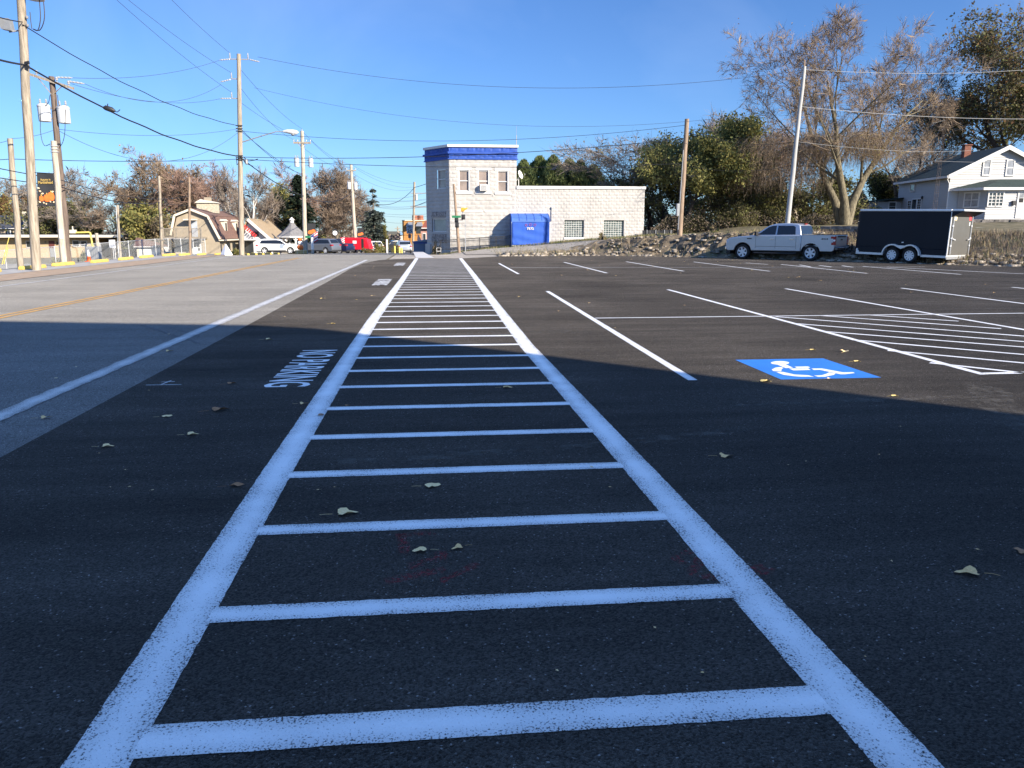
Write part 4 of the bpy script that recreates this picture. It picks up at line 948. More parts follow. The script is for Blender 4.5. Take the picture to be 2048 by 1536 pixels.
# ------------------------------------------------------------------ far cars
def car(label, cat, body_m, px, py, Y, rz, L=4.5, Hh=1.65, kind='suv', grp=None, z=None):
    p = PY(px, py, Y); zz = H(p.x, p.y) if z is None else z
    r = thing('parked_car', label, cat, (p.x, p.y, zz), rz, grp); s = L / 4.5; hs = Hh / 1.65; W = .9
    sc_ = lambda q: [(x * s, z_ * hs) for x, z_ in q]
    xf, xr = 1.36 * s, -1.36 * s
    low = sc_([(2.2, .35), (2.25, .6), (2.2, .88), (1.95, .97), (1.1, 1.06), (-2.1, 1.10), (-2.22, .95), (-2.25, .45), (-2.15, .30)]) + arc(xr, .37, 8, .34, .30 * hs + .0) + arc(xf, .37, 8, .34, .30 * hs + .0)
    mb = MB(); mb.prism(low, -W, W); mb.build('body', body_m, r, bevel=.05, smooth=40)
    top = {'suv': [(1.05, 1.05), (.35, 1.52), (-.1, 1.62), (-1.4, 1.64), (-1.75, 1.55), (-2.1, 1.08)], 'pickup': [(1.0, 1.05), (.45, 1.55), (.1, 1.64), (-.6, 1.62), (-.75, 1.08)], 'sedan': [(1.0, 1.02), (.2, 1.40), (-.3, 1.46), (-.9, 1.42), (-1.7, 1.06)]}[kind]
    mb = MB(); n = len(top); t2 = sc_(top)
    yq = lambda z_: .86 - (z_ / hs - 1.05) / .6 * .16
    mb.add([(x, yq(z_), z_) for x, z_ in t2] + [(x, -yq(z_), z_) for x, z_ in t2], [tuple(range(n)), tuple(range(n, 2 * n))[::-1]] + [(i, i + n, (i + 1) % n + n, (i + 1) % n) for i in range(n)])
    mb.build('roof', body_m, r, bevel=.05, smooth=40)
    for sgn in (1, -1):
        xa_, xb_ = t2[0][0] - .2, t2[-1][0] + .22; zt2 = max(z_ for _, z_ in t2) - .12; zb2 = 1.09 * hs
        ps = [(xa_, zb2), (t2[1][0] - .0, zt2 - .06), (t2[2][0], zt2), (t2[-2][0] + .1, zt2 - .03), (xb_, zb2 + .04)]
        mb = MB(); mb.poly([(x, sgn * (yq(z_) + .012), z_) for x, z_ in ps]); mb.build('side_window', m_tint, r)
        mb = MB(); mb.box(.85 * s, .97 * s, sgn * 1.0 - .08, sgn * 1.0 + .08, 1.06 * hs, 1.18 * hs); mb.build('mirror', body_m, r)
        mb = MB(); mb.box(-2.24 * s, -2.0 * s, min(sgn * .6, sgn * .92), max(sgn * .6, sgn * .92), .85 * hs, 1.0 * hs); mb.build('tail_light', m_red, r, bevel=.02)
        mb = MB(); mb.box(2.0 * s, 2.24 * s, min(sgn * .55, sgn * .91), max(sgn * .55, sgn * .91), .78 * hs, .88 * hs); mb.build('headlight', MATS['lamp_glass'], r, bevel=.02)
        mb = MB(); y0, y1 = sorted((sgn * .895, sgn * .915)); mb.box(xr + .42, xf - .42, y0, y1, .26, .40); mb.build('sill_cladding', m_plastic, r)
        for x in (xf, xr): wheel(r, x, sgn * .8, .34, .34, .22, None, 5, sgn, 16)
    x0, z0 = t2[0]; x1, z1 = t2[1]
    mb = MB(); mb.poly([(x0 - .08, .72, z0 + .07), (x0 - .08, -.72, z0 + .07), (x1 + .03, -.64, z1 + .0), (x1 + .03, .64, z1 + .0)]); mb.build('windshield', m_tint, r)
    x0, z0 = t2[-1]; x1, z1 = t2[-2]
    mb = MB(); mb.poly([(x0 + .02, .70, z0 + .10), (x0 + .02, -.70, z0 + .10), (x1 - .03, -.64, z1 - .04), (x1 - .03, .64, z1 - .04)]); mb.build('rear_window', m_tint, r)
    mb = MB(); mb.box(-2.2 * s, 2.2 * s, -.86, .86, .22, .42); mb.build('underbody', m_plastic, r)
    if kind == 'pickup':
        mb = MB(); mb.box(-2.1 * s, -.85 * s, -.78, .78, 1.085 * hs, 1.125 * hs); mb.build('bed_opening', m_dark, r)
    return r
Yc = 90
w1 = car('white compact suv parked nose right beside the gazebo', 'car', m_white, 559, 506, 83, R_(-2), 4.3, 1.55)
mb = MB(); mb.lathe([(.001, .907), (.24, .907)], 12, (.45, 0, .78), 'y', closed=False); mb.lathe([(.001, -.907), (.24, -.907)], 12, (.45, 0, .78), 'y', closed=False); mb.build('door_crest', mat('blue_grey_crest', (.3, .36, .45), .5, .3, 20), w1)
car('grey suv parked behind the white post', 'car', mat('grey_car_paint', (.20, .22, .26), .3, .02, 3, metal=.5, coat=.4), 640, 505.5, 90, R_(152), 4.6, 1.68)
car('dark blue pickup parked between the grey suv and the red trailer', 'pickup truck', mat('dark_blue_paint', (.012, .018, .06), .25, .02, 3, coat=.5), 666, 505, 96, R_(152), 5.2, 1.75, 'pickup')
car('black suv parked by the orange brick building', 'car', mat('black_car_paint', (.015, .015, .018), .25, 0, coat=.5), 786, 497, 112, R_(200), 4.6, 1.75)
car('silver hatchback seen from behind near the yellow bollards', 'car', m_silver, 807, 498, 104, R_(98), 4.2, 1.6)
car('white car half hidden behind shrubs by the blue spruce', 'car', m_white, 742, 499, 106, R_(120), 4.4, 1.6)
# red food trailer
p = PY(712, 504, 102); zf = H(p.x, p.y)
ft = thing('food_trailer', 'bright red food trailer with white window panel by the street', 'trailer', (p.x, p.y, zf), R_(-12)); ft.scale = (.9, .9, .9)
m_rp = mat('red_trailer_paint', (.62, .012, .03), .35, .04, 2, coat=.3)
mb = MB(); mb.box(-1.9, 1.5, -1, 1, .5, 2.15); mb.prism([(1.5, .55), (2.35, .55), (1.95, 2.0), (1.5, 2.0)], -.95, .95); mb.build('body', m_rp, ft, bevel=.08)
mb = MB(); mb.box(-.1, .45, -1.02, -1.003, 1.35, 1.75); mb.build('service_window', m_white, ft)
mb = MB(); mb.box(1.15, 1.5, -1.02, -1.003, .7, 2.0); mb.build('door', m_dark, ft)
mb = MB(); 
for k in range(12): mb.box(-1.85 + k * .28, -1.70 + k * .28, -1.01, -.99, 2.15, 2.22)
mb.build('roof_fringe', m_rp, ft)
for x in (-.6, 1.75):
    for sgn in (1, -1): wheel(ft, x, sgn * .9, .33, .33, .2, None, 5, sgn, 14)
# ================================================================== WHITE HOUSE ON THE BANK
YH = 60.0; AH = 8.0
m_side = bpy.data.materials.new('lap_siding'); m_side.use_nodes = True
b = m_side.node_tree.nodes['Principled BSDF']; b.inputs['Base Color'].default_value = (.42, .425, .43, 1); b.inputs['Roughness'].default_value = .55
m_groof = mat('dark_green_shingle', (.022, .04, .036), .9, .3, 9, .5, 40)
m_chim = mat('red_brick', (.19, .075, .05), .9, .3, 9, .4, 30)
hx, hz0 = PXm(1889, YH), 2.35
hs = thing('white_house', 'white clapboard gabled house with dark green roof and enclosed porch on the bank', 'house', (hx, YH, hz0), -R_(AH))
# local frame: x to the right along the gable front, y into the house, z up from the ground
ZE, ZR, WH, DH = PZ(349, YH, 1889) - hz0, PZ(296, YH, 2004) - hz0, 8.3, 9.0
def lap(mb, fn, u0, u1, z0, z1, top=None, step=.19, holes=()):
    """clapboards: every board a slightly tilted face; top(z) gives the narrowed span of a gable"""
    z = z0
    while z < z1 - .01:
        ze = min(z + step, z1)
        a0, a1 = (u0, u1) if top is None else top(z); b0, b1 = (u0, u1) if top is None else top(ze)
        mb.poly([fn(a0, z, .03), fn(a1, z, .03), fn(b1, ze, .0), fn(b0, ze, .0)]); mb.poly([fn(a0, z, .0), fn(a1, z, .0), fn(a1, z, .03), fn(a0, z, .03)])
        z = ze
fF = lambda u, z, o: (u, -o, z)
fL = lambda u, z, o: (-o, u, z)
mb = MB()
lap(mb, fF, 0, WH, .0, ZE); lap(mb, fF, 0, WH, ZE, ZR - .05, lambda z: ((z - ZE) / (ZR - ZE) * WH / 2, WH - (z - ZE) / (ZR - ZE) * WH / 2))
lap(mb, fL, 0, DH, .0, ZE)
mb.poly([(WH, 0, 0), (WH, DH, 0), (WH, DH, ZE), (WH, 0, ZE)]); mb.poly([(0, DH, 0), (WH, DH, 0), (WH, DH, ZE), (WH / 2, DH, ZR), (0, DH, ZE)])
mb.build('wall', m_side, hs, recalc=False)
def slab(mb, a, b_, c, d, t):   # sloping slab, top corners a..d
    up = [Vector(q) for q in (a, b_, c, d)]; mb.hexa([q - Vector((0, 0, t)) for q in up], up)
mb = MB(); ov = .35; sl = (ZR - ZE) / (WH / 2)
slab(mb, (-ov, -.4, ZE - sl * ov + .12), (WH / 2, -.4, ZR + .12), (WH / 2, DH + .3, ZR + .12), (-ov, DH + .3, ZE - sl * ov + .12), .10)
slab(mb, (WH / 2 + .001, -.4, ZR + .12), (WH + ov, -.4, ZE - sl * ov + .12), (WH + ov, DH + .3, ZE - sl * ov + .12), (WH / 2 + .001, DH + .3, ZR + .12), .10)
rf = mb.build('roof', m_groof, hs)
mb = MB(); cx_, cy_ = 3.4, 4.6; zc = ZE + sl * cx_; mb.box(cx_ - .27, cx_ + .27, cy_ - .27, cy_ + .27, zc - .3, ZR + .6); mb.box(cx_ - .34, cx_ + .34, cy_ - .34, cy_ + .34, ZR + .603, ZR + .68); ch = mb.build('chimney', m_chim, rf)
mb = MB()   # rake boards and eave boards
for s in (0, 1):
    a = (-ov, ZE - sl * ov + .02) if s == 0 else (WH + ov, ZE - sl * ov + .02); q = (WH / 2, ZR + .02)
    mb.hexa([(a[0], -.43, a[1] - .2), (q[0], -.43, q[1] - .22), (q[0], -.402, q[1] - .22), (a[0], -.402, a[1] - .2)], [(a[0], -.43, a[1] + .1), (q[0], -.43, q[1] + .11), (q[0], -.402, q[1] + .11), (a[0], -.402, a[1] + .1)])
mb.box(-ov - .08, -ov, -.4, DH + .3, ZE - sl * ov - .1, ZE - sl * ov + .08)
mb.build('rake_board', m_wtrim, hs)
mb = MB(); mb.tube([(-ov - .04, -.3, ZE - .2), (-.25, -.1, ZE - .4), (-.06, -.07, ZE - .75), (-.06, -.07, .1)], .045, 6); mb.build('downspout', m_wtrim, hs)
def hwin(fn, u0, u1, z0, z1, cols, rows, par, name='window', glass=m_glass, fr=.09, mun=.03, proud=.05):
    mb = MB()
    def bx(a, b_, c, d, o0, o1): mb.hexa([fn(a, c, o0), fn(b_, c, o0), fn(b_, c, o1), fn(a, c, o1)], [fn(a, d, o0), fn(b_, d, o0), fn(b_, d, o1), fn(a, d, o1)])
    bx(u0 - fr, u0, z0 - fr, z1 + fr, .0, proud + .03); bx(u1, u1 + fr, z0 - fr, z1 + fr, .0, proud + .03); bx(u0, u1, z1, z1 + fr, .0, proud + .03); bx(u0, u1, z0 - fr, z0, .0, proud + .045)
    for i in range(1, cols): x = u0 + (u1 - u0) * i / cols; bx(x - mun / 2, x + mun / 2, z0, z1, .0, proud + .012)
    for j in range(1, rows): z = z0 + (z1 - z0) * j / rows; bx(u0, u1, z - mun / 2, z + mun / 2, .0, proud + .010)
    w_ = mb.build(name, m_wtrim, par)
    mb = MB(); mb.poly([fn(u0, z0, proud), fn(u1, z0, proud), fn(u1, z1, proud), fn(u0, z1, proud)]); mb.build('pane', glass, w_, recalc=False)
    return w_
sc_h = YH / 1560
def hu(px): return (px - 1889) * sc_h / math.cos(R_(AH)) * .90
def hz(py): return PZ(py, YH, 1960) - hz0
m_hg = mat('curtained_glass', (.26, .27, .29), .12, .3, 3, spec=.7)
hwin(fF, hu(1961), hu(1974.5), hz(350), hz(321), 1, 2, hs, glass=m_hg, mun=.07); hwin(fF, hu(2013), hu(2027), hz(351), hz(322), 1, 2, hs, glass=m_hg, mun=.07)
hwin(fL, 5.9, 6.6, hz(374), hz(361), 1, 1, hs)
hwin(fL, 4.4, 5.0, hz(415), hz(394), 2, 4, hs, 'french_window'); hwin(fL, 5.2, 6.0, hz(417), hz(394), 1, 1, hs, 'french_window'); hwin(fL, 6.2, 6.8, hz(417), hz(396), 2, 4, hs, 'french_window')
mb = MB(); mb.lathe([(.02, 0), (.14, .06), (.16, .1)], 8, (-.16, 4.25, hz(391)), 'x'); mb.build('wall_lamp', m_black, hs)
# porch
PD = 1.7; zpe = hz(381); p0, p1 = hu(1911), 9.6; ch_ = 1.5
zpo = hz(437)
fo = [(p0, -.04), (p0 + ch_ * .9, -PD), (p1, -PD), (p1, -.04)]
mb = MB()
def lapseg(a, b_, z0, z1):
    d = Vector((b_[0] - a[0], b_[1] - a[1])); n = Vector((d.y, -d.x)).normalized(); l = d.length; d.normalize()
    f = lambda u, z, o: (a[0] + d.x * u + n.x * o, a[1] + d.y * u + n.y * o, z)
    return f, l
segs = [lapseg(fo[i], fo[i + 1], 0, 0) for i in range(3)]
for f, l in segs: lap(mb, f, 0, l, zpo - .1, zpe)
po = mb.build('porch', m_side, hs, recalc=False)
mb = MB(); e = .35; zp1 = hz(360.5)
outer = [(p0 - .7, -.03), (p0 + ch_ * .9 - .5, -PD - e), (p1 + .3, -PD - e), (p1 + .3, -.03)]; inner = [(p0 + 2.3, -.03), (p0 + 2.9, -.5), (p1 - 2.2, -.5), (p1 - 1.6, -.03)]
for i in range(3):
    a, b_, c, d = outer[i], outer[i + 1], inner[i + 1], inner[i]; mb.poly([(*a, zpe + .12), (*b_, zpe + .12), (*c, zp1), (*d, zp1)])
mb.poly([(*inner[0], zp1), (*inner[1], zp1), (*inner[2], zp1), (*inner[3], zp1)])
mb.build('porch_roof', m_groof, po)
mb = MB()
for i in range(3):
    a, b_ = Vector((*outer[i], zpe + .02)), Vector((*outer[i + 1], zpe + .02)); mb.bar(a, b_, .05, .2)
mb.poly([(*outer[0], zpe - .0), (*outer[1], zpe - .0), (*outer[2], zpe - .0), (*outer[3], zpe - .0)])
mb.build('porch_eave', m_wtrim, po)
fP, lP = segs[1]; fS, lS = segs[0]
o1 = fo[1][0]
hwin(fP, hu(1951) - o1 + .1, hu(1965) - o1 + .1, hz(413), hz(388), 2, 4, po, glass=m_glass, mun=.045); hwin(fP, hu(1967.5) - o1 + .1, hu(1981.5) - o1 + .1, hz(413), hz(388), 2, 4, po, glass=m_glass, mun=.045)
hwin(fS, .55, 1.55, hz(414), hz(388), 2, 2, po, glass=m_hg, mun=.05)
d0, d1 = hu(2012) - o1 + .15, hu(2028) - o1 + .15
mb = MB(); mb.hexa([fP(d0, zpo, .02), fP(d1, zpo, .02), fP(d1, zpo, .07), fP(d0, zpo, .07)], [fP(d0, hz(385), .02), fP(d1, hz(385), .02), fP(d1, hz(385), .07), fP(d0, hz(385), .07)]); dd = mb.build('door', m_wtrim, po)
mb = MB(); mb.poly([fP(d0 + .12, hz(398), .075), fP(d1 - .1, hz(398), .075), fP(d1 - .1, hz(387), .075), fP(d0 + .12, hz(387), .075)]); mb.build('pane', m_hg, dd, recalc=False)
mb = MB(); mb.poly([fP(d0 + .12, hz(407), .075), fP(d1 - .1, hz(407), .075), fP(d1 - .1, hz(398.6), .075), fP(d0 + .12, hz(398.6), .075)]); mb.build('screen', m_dark, dd, recalc=False)
mb = MB(); mb.box(0, .28, -.16, 0, 0, .34); q = mb.build('mailbox', m_black, po, bevel=.03); q.location = Vector(fP(hu(2002) - o1 + .1, hz(412), .03))
mb = MB(); c0 = fP(hu(2045) - o1 + .1, hz(397), .05)
mb.tube([(c0[0] + .27 * math.cos(a * PI / 8), c0[1], c0[2] + .27 * math.sin(a * PI / 8)) for a in range(17)], .02, 5, cap=False); nr_ = mb.build('round_number_plate', m_black, po)
t = text_mb('3', .2, .32, Matrix.Translation(c0) @ Matrix.Rotation(PI / 2, 4, 'X'), bold=.02); t.build('number', m_black, nr_)
m_found = mat('foundation_stone', (.10, .09, .085), .9, .4, 3, .6, 9, col2=(.24, .22, .2))
mb = MB(); mb.box(-.02, p1, -PD + .05, DH, -1.2, zpo - .1) ; mb.build('foundation', m_found, hs)
mb = MB(); mb.hexa([fP(d0 - .2, zpo - .5, .05), fP(d1 + .4, zpo - .5, .05), fP(d1 + .4, zpo - .5, .9), fP(d0 - .2, zpo - .5, .9)], [fP(d0 - .2, zpo - .12, .05), fP(d1 + .4, zpo - .12, .05), fP(d1 + .4, zpo - .12, .9), fP(d0 - .2, zpo - .12, .9)]); mb.build('step', m_conc, hs)
# lower rear annex
mb = MB(); ax0 = -2.9; fA = lambda u, z, o: (ax0 - o, u, z); fB = lambda u, z, o: (u, 8.2 - o, z)
lap(mb, fB, ax0, 0, -.6, hz(396)); lap(mb, fA, 8.2, 12.5, -.6, hz(398))
an = mb.build('annex', m_side, hs, recalc=False)
mb = MB(); slab(mb, (ax0 - .5, 7.8, hz(396) + .05), (.4, 7.8, hz(386)), (.4, 12.8, hz(386)), (ax0 - .5, 12.8, hz(396) + .05), .12); mb.build('annex_roof', m_groof, an)
hwin(fB, -1.1, -.55, hz(416), hz(398), 1, 2, an)
# lattice aerial tower beside the house
tx, ty = PXm(1865, 59), 59.0; tb = H(tx, ty)
tw = thing('lattice_tower', 'slim three-legged lattice aerial tower rising in front of the white house', 'aerial tower', (tx, ty, tb)); torg = (tx, ty, tb)
mb = MB(); zt1 = PZ(240, ty, 1865); lg = [(.15, 0), (-.12, .12), (-.12, -.12)]
lean = lambda z: (z - tb) * .012
for ax_, ay_ in lg: mb.tube([(tx + ax_ * 1.0, ty + ay_, tb), (tx + ax_ * .55 + lean(zt1), ty + ay_ * .55, zt1)], .014, 4)
z = tb + .4; k = 0
while z < zt1 - .3:
    for i in range(3):
        a, b_ = lg[i], lg[(i + 1) % 3]; f = 1 - .45 * (z - tb) / (zt1 - tb); f2 = 1 - .45 * (z + .4 - tb) / (zt1 - tb)
        mb.tube([(tx + a[0] * f + lean(z), ty + a[1] * f, z), (tx + b_[0] * f2 + lean(z), ty + b_[1] * f2, z + .02)], .007, 3)
    z += .62
mb.build('mast', mat('rusty_steel', (.22, .17, .14), .7, .25, 6, metal=.3), tw, torg)
mb = MB(); mb.tube([(tx + lean(zt1) - 1.0, ty, zt1 - .25), (tx + lean(zt1), ty, zt1)], .02, 5); mb.lathe([(.02, 0), (.07, .04), (.05, .1)], 8, (tx + lean(zt1) - 1.0, ty, zt1 - .3)); mb.build('aerial', m_gray, tw, torg)
# dry stone retaining wall behind the pickup and the ledge below the house
def stone_wall(name, pts, z0, z1, label, seed, thick=.5):
    r = random.Random(seed); mb = MB()
    for (ax_, ay_), (bx_, by_) in zip(pts[:-1], pts[1:]):
        d = Vector((bx_ - ax_, by_ - ay_)); l = d.length; d.normalize(); n = Vector((d.y, -d.x))
        z = z0
        while z < z1:
            hh = r.uniform(.1, .2); u = 0
            while u < l:
                ww = r.uniform(.25, .7); o_ = r.uniform(-.05, .07); g = .012
                P_ = lambda uu, oo, zz: (ax_ + d.x * uu + n.x * oo, ay_ + d.y * uu + n.y * oo, zz)
                j = lambda: r.uniform(-.02, .02)
                u1 = min(u + ww, l) - g
                mb.hexa([P_(u, o_ + j(), z), P_(u1, o_ + j(), z + j()), P_(u1, o_ - thick, z), P_(u, o_ - thick, z)], [P_(u + j(), o_ + j() - .01, z + hh - g), P_(u1 + j(), o_ + j() - .01, z + hh - g + j()), P_(u1, o_ - thick, z + hh - g), P_(u, o_ - thick, z + hh - g)])
                u += ww
            z += hh
    q = (*pts[0], z0)
    return tag(mb.build(name, m_found, None, q), label, 'wall')
a, b_ = (PXm(1640, 44.6), 44.6), (PXm(1760, 42), 42.0)
stone_wall('retaining_wall', [a, b_], .9, 1.66, 'low dark dry-stone retaining wall under the grass, behind the pickup bed', 4)
a, b_ = (PXm(1930, 46), 46.0), (PXm(2120, 41), 41.0)
stone_wall('garden_wall', [(PXm(1900, 56.5), 56.5), (PXm(2120, 54.5), 54.5)], 1.7, 2.25, 'dark stone footing wall below the porch of the white house', 9)
mb = MB(); ya = 51.0; xa0, xb0 = PXm(1952, ya), PXm(2110, ya); zz = PZ(455, ya, 2000); mb.box(xa0, xb0, ya, ya + .8, zz - .5, zz)
tag(mb.build('concrete_ledge', m_conc, None, (xa0, ya, zz - .5), bevel=.03), 'pale concrete ledge along the slope below the white house', 'ledge')
# silt fence right of the white building
yf = 57.5; mb = MB(); n = 14; xa0, xb0 = PXm(1285, yf), PXm(1346, yf)
for i in range(n + 1):
    x = xa0 + (xb0 - xa0) * i / n; z = PZ(467 - 1.5 * i / n, yf, 1300); mb.v += [(x, yf + .03 * math.sin(i * 1.7), z - .1), (x, yf + .03 * math.sin(i * 1.7 + 1), PZ(460.5 + .5 * math.sin(i * .9), yf, 1300))]
for i in range(n): mb.f.append((2 * i, 2 * i + 2, 2 * i + 3, 2 * i + 1)); mb.m.append(0)
sf = tag(mb.build('silt_fence', mat('black_fabric', (.012, .014, .018), .8, .1, 5), None, (xa0, yf, 1)), 'low black fabric silt fence beside the wing of the white building', 'fence')
sf.modifiers.new('thick', 'SOLIDIFY').thickness = .02
# wooden stakes hold it
for i in (2, 6, 10, 13):
    mb = MB(); x = xa0 + (xb0 - xa0) * i / n; mb.box(x - .02, x + .02, yf - .06, yf - .02, PZ(468, yf), PZ(459.5, yf)); mb.build('stake', m_gray, sf, (xa0, yf, 1))
for o in sf.children: o.location = (0, 0, 0)
# ================================================================== POLES AND WIRES
def wood(name, col, col2): return mat(name, col, .85, .25, 3.0, .5, 30, col2=col2, stretch=(6, 6, .45), ramp=(.3, .7))
m_w1 = wood('weathered_pole_wood', (.20, .165, .12), (.44, .38, .30)); m_w2 = wood('dark_pole_wood', (.075, .055, .045), (.20, .15, .12)); m_w3 = wood('pale_pole_wood', (.34, .29, .22), (.56, .50, .42)); m_w4 = wood('reddish_pole_wood', (.19, .13, .09), (.38, .28, .20))
m_xf = mat('transformer_grey', (.50, .52, .54), .45, .05, 2)
m_ins = mat('porcelain', (.30, .31, .33), .3, .05, 4)
m_wire = mat('black_cable', (.012, .012, .015), .6, 0)
m_wireg = mat('bare_conductor', (.05, .06, .09), .5, 0)
m_wirep = mat('pale_service_wire', (.32, .32, .32), .5, 0)
POLES = {}
def pole(key, label, base, top, r0, r1, m, name='utility_pole', cat='utility pole', n=12, wob=.02, seed=0):
    base = Vector(base); top = Vector(top); r = random.Random(seed)
    t = thing(name, label, cat, tuple(base)); k = 9; pts = []
    for i in range(k):
        f = i / (k - 1); p = base.lerp(top, f); pts.append(p + Vector((r.uniform(-wob, wob), r.uniform(-wob, wob), 0)) * (0 if i in (0, k - 1) else 1))
    pts[0] = pts[0] - Vector((0, 0, .25))
    mb = MB(); mb.tube(pts, [r0 + (r1 - r0) * i / (k - 1) for i in range(k)], n); mb.build('shaft', m, t, tuple(base), smooth=50)
    POLES[key] = (t, base, top, r0, r1); return t
def at(key, z):
    t, b, p, _, _ = POLES[key]; f = (z - b.z) / (p.z - b.z); return b.lerp(p, f)
def part(key, mb, name, m, **k):
    t, b, *_ = POLES[key]; return mb.build(name, m, t, tuple(b), **k)
def transformer(key, z, dx, dy, r=.27, hgt=.85):
    c = at(key, z) + Vector((dx, dy, 0)); mb = MB()
    mb.lathe([(.001, -hgt / 2 - .0), (r * .97, -hgt / 2), (r, -hgt / 2 + .04), (r, hgt / 2 - .06), (r * 1.06, hgt / 2 - .05), (r * 1.06, hgt / 2), (r * .8, hgt / 2 + .07), (.001, hgt / 2 + .1)], 18, c)
    tr_ = part(key, mb, 'transformer', m_xf, smooth=35)
    mb = MB()
    for sx in (-.5, .5): mb.lathe([(.03, 0), (.06, .05), (.035, .08), (.06, .12), (.035, .15), (.05, .2), (.02, .27)], 8, c + Vector((sx * r, 0, hgt / 2 + .03)))
    t, b, *_ = POLES[key]; mb.build('bushing', m_ins, tr_, tuple(b))
    mb = MB(); a = at(key, z); mb.bar(a + Vector((0, 0, .25)), c + Vector((0, 0, .25)), .08, .05); mb.bar(a - Vector((0, 0, .2)), c - Vector((0, 0, .2)), .08, .05); part(key, mb, 'bracket', m_gray)
def crossarm(key, z, half, ang=0, tilt=0, pins=(-.9, -.5, .5, .9), w_=.1):
    c = at(key, z); d = Vector((math.cos(ang), math.sin(ang), tilt)); n = Vector((-d.y, d.x, 0)).normalized() * .14; mb = MB()
    mb.bar(c - d * half - n, c + d * half - n, w_, w_ * 1.1); mb.bar(c + d * half * .55 - n, c - Vector((0, 0, .6)) - n * .6, .03, .03); mb.bar(c - d * half * .55 - n, c - Vector((0, 0, .6)) - n * .6, .03, .03)
    part(key, mb, 'crossarm', m_w1); ends = []
    mb = MB()
    for p in pins:
        q = c + d * half * p - n + Vector((0, 0, w_ * .5)); mb.lathe([(.02, 0), (.02, .06), (.06, .08), (.05, .13), (.065, .15), (.04, .22)], 8, q); ends.append(q + Vector((0, 0, .2)))
    part(key, mb, 'insulator', m_ins); return ends
def standoff(key, z, dx, up=True, dy=0.0):
    c = at(key, z); e = c + Vector((dx, dy, 0)); mb = MB(); mb.bar(c, e, .05, .06); part(key, mb, 'bracket', m_gray)
    mb = MB(); mb.lathe([(.02, 0), (.05, .05), (.03, .09), (.055, .14), (.03, .18), (.05, .23), (.03, .27), (.03, .36)], 8, e); part(key, mb, 'insulator', m_ins); return e + Vector((0, 0, .36))
def deadend(key, a, d, l=.65):
    a = Vector(a); b_ = a + Vector(d).normalized() * l; mb = MB(); k = 9
    mb.tube([a.lerp(b_, i / k) for i in range(k + 1)], [.015 if i in (0, k) else (.05 if i % 2 else .03) for i in range(k + 1)], 7); part(key, mb, 'insulator', m_ins); return b_
def crv(p, n=6):
    p = [Vector(q) for q in p]; p = [p[0] * 2 - p[1]] + p + [p[-1] * 2 - p[-2]]; out = []
    for i in range(1, len(p) - 2):
        a, b_, c, d = p[i - 1:i + 3]
        for k in range(n): t = k / n; out.append(.5 * (2 * b_ + (c - a) * t + (2 * a - 5 * b_ + 4 * c - d) * t * t + (3 * b_ - a - 3 * c + d) * t ** 3))
    return out + [p[-2]]
def wire(a, b_, sag, r, label, m=None, cat='wire', grp='overhead wires', n=28, wav=0):
    a = Vector(a); b_ = Vector(b_); pts = []
    for i in range(n + 1):
        f = i / n; p = a.lerp(b_, f); p.z -= 4 * sag * f * (1 - f)
        if wav: p.z += wav * math.sin(f * 34) * math.sin(f * PI)
        pts.append(p)
    mb = MB(); mb.tube(pts, r, 5); return tag(mb.build('overhead_wire', m or m_wireg, None, tuple(a)), label, cat, grp)
# --- big pole at the left edge
b1 = G(72.5, 541); t1 = PY(42, 0, b1.y); d_ = (t1 - b1); t1 = b1 + d_ * (13.2 / d_.z)
pole('near', 'thick weathered utility pole nearest the camera at the far left, carrying the pumpkin banner', b1, t1, .175, .135, m_w1, seed=1, wob=.015)
zt = PZ(-8, b1.y, 62)
transformer('near', zt + .35, .50, .0, .30, .95)
mb = MB(); c = at('near', PZ(48, b1.y, 30)); mb.hexa([c + Vector(q) for q in ((-.72, -.12, -.20), (-.36, -.16, -.26), (-.36, .16, -.26), (-.72, .12, -.20))], [c + Vector(q) for q in ((-.80, -.2, .16), (-.40, -.17, .16), (-.40, .17, .16), (-.80, .2, .16))]); mb.bar(c + Vector((0, 0, -.2)), c + Vector((-.5, 0, -.28)), .05, .05)
part('near', mb, 'floodlight', m_gray)
mb = MB()
for z in (PZ(128, b1.y, 55), PZ(137, b1.y, 55)): c = at('near', z); mb.bar(c + Vector((.1, -.16, 0)), c + Vector((.26, -.2, .02)), .06, .1)
part('near', mb, 'cable_clamp', m_black)
mb = MB()
for z in (PZ(36, b1.y, 50), PZ(52, b1.y, 52)): c = at('near', z); mb.lathe([(.03, -.05), (.06, -.02), (.04, 0), (.06, .02), (.03, .05)], 8, c + Vector((.22, -.1, 0)))
part('near', mb, 'insulator', m_ins)
mb = MB()
for k, (x0, x1) in enumerate(((78, 70), (86, 74))):
    q0 = PY(x0, -10, b1.y); q1 = PY(x0 + 3, 35, b1.y); q2 = PY(x1 + 6, 60, b1.y); q3 = PY(66, 58, b1.y); mb.tube(crv([q0, q1, q2, q3]), .018, 5)
q = PY(60, 24, b1.y); mb.tube([q, PY(62, 45, b1.y), PY(64, 58, b1.y)], .015, 5)
part('near', mb, 'drop_lead', m_wire)
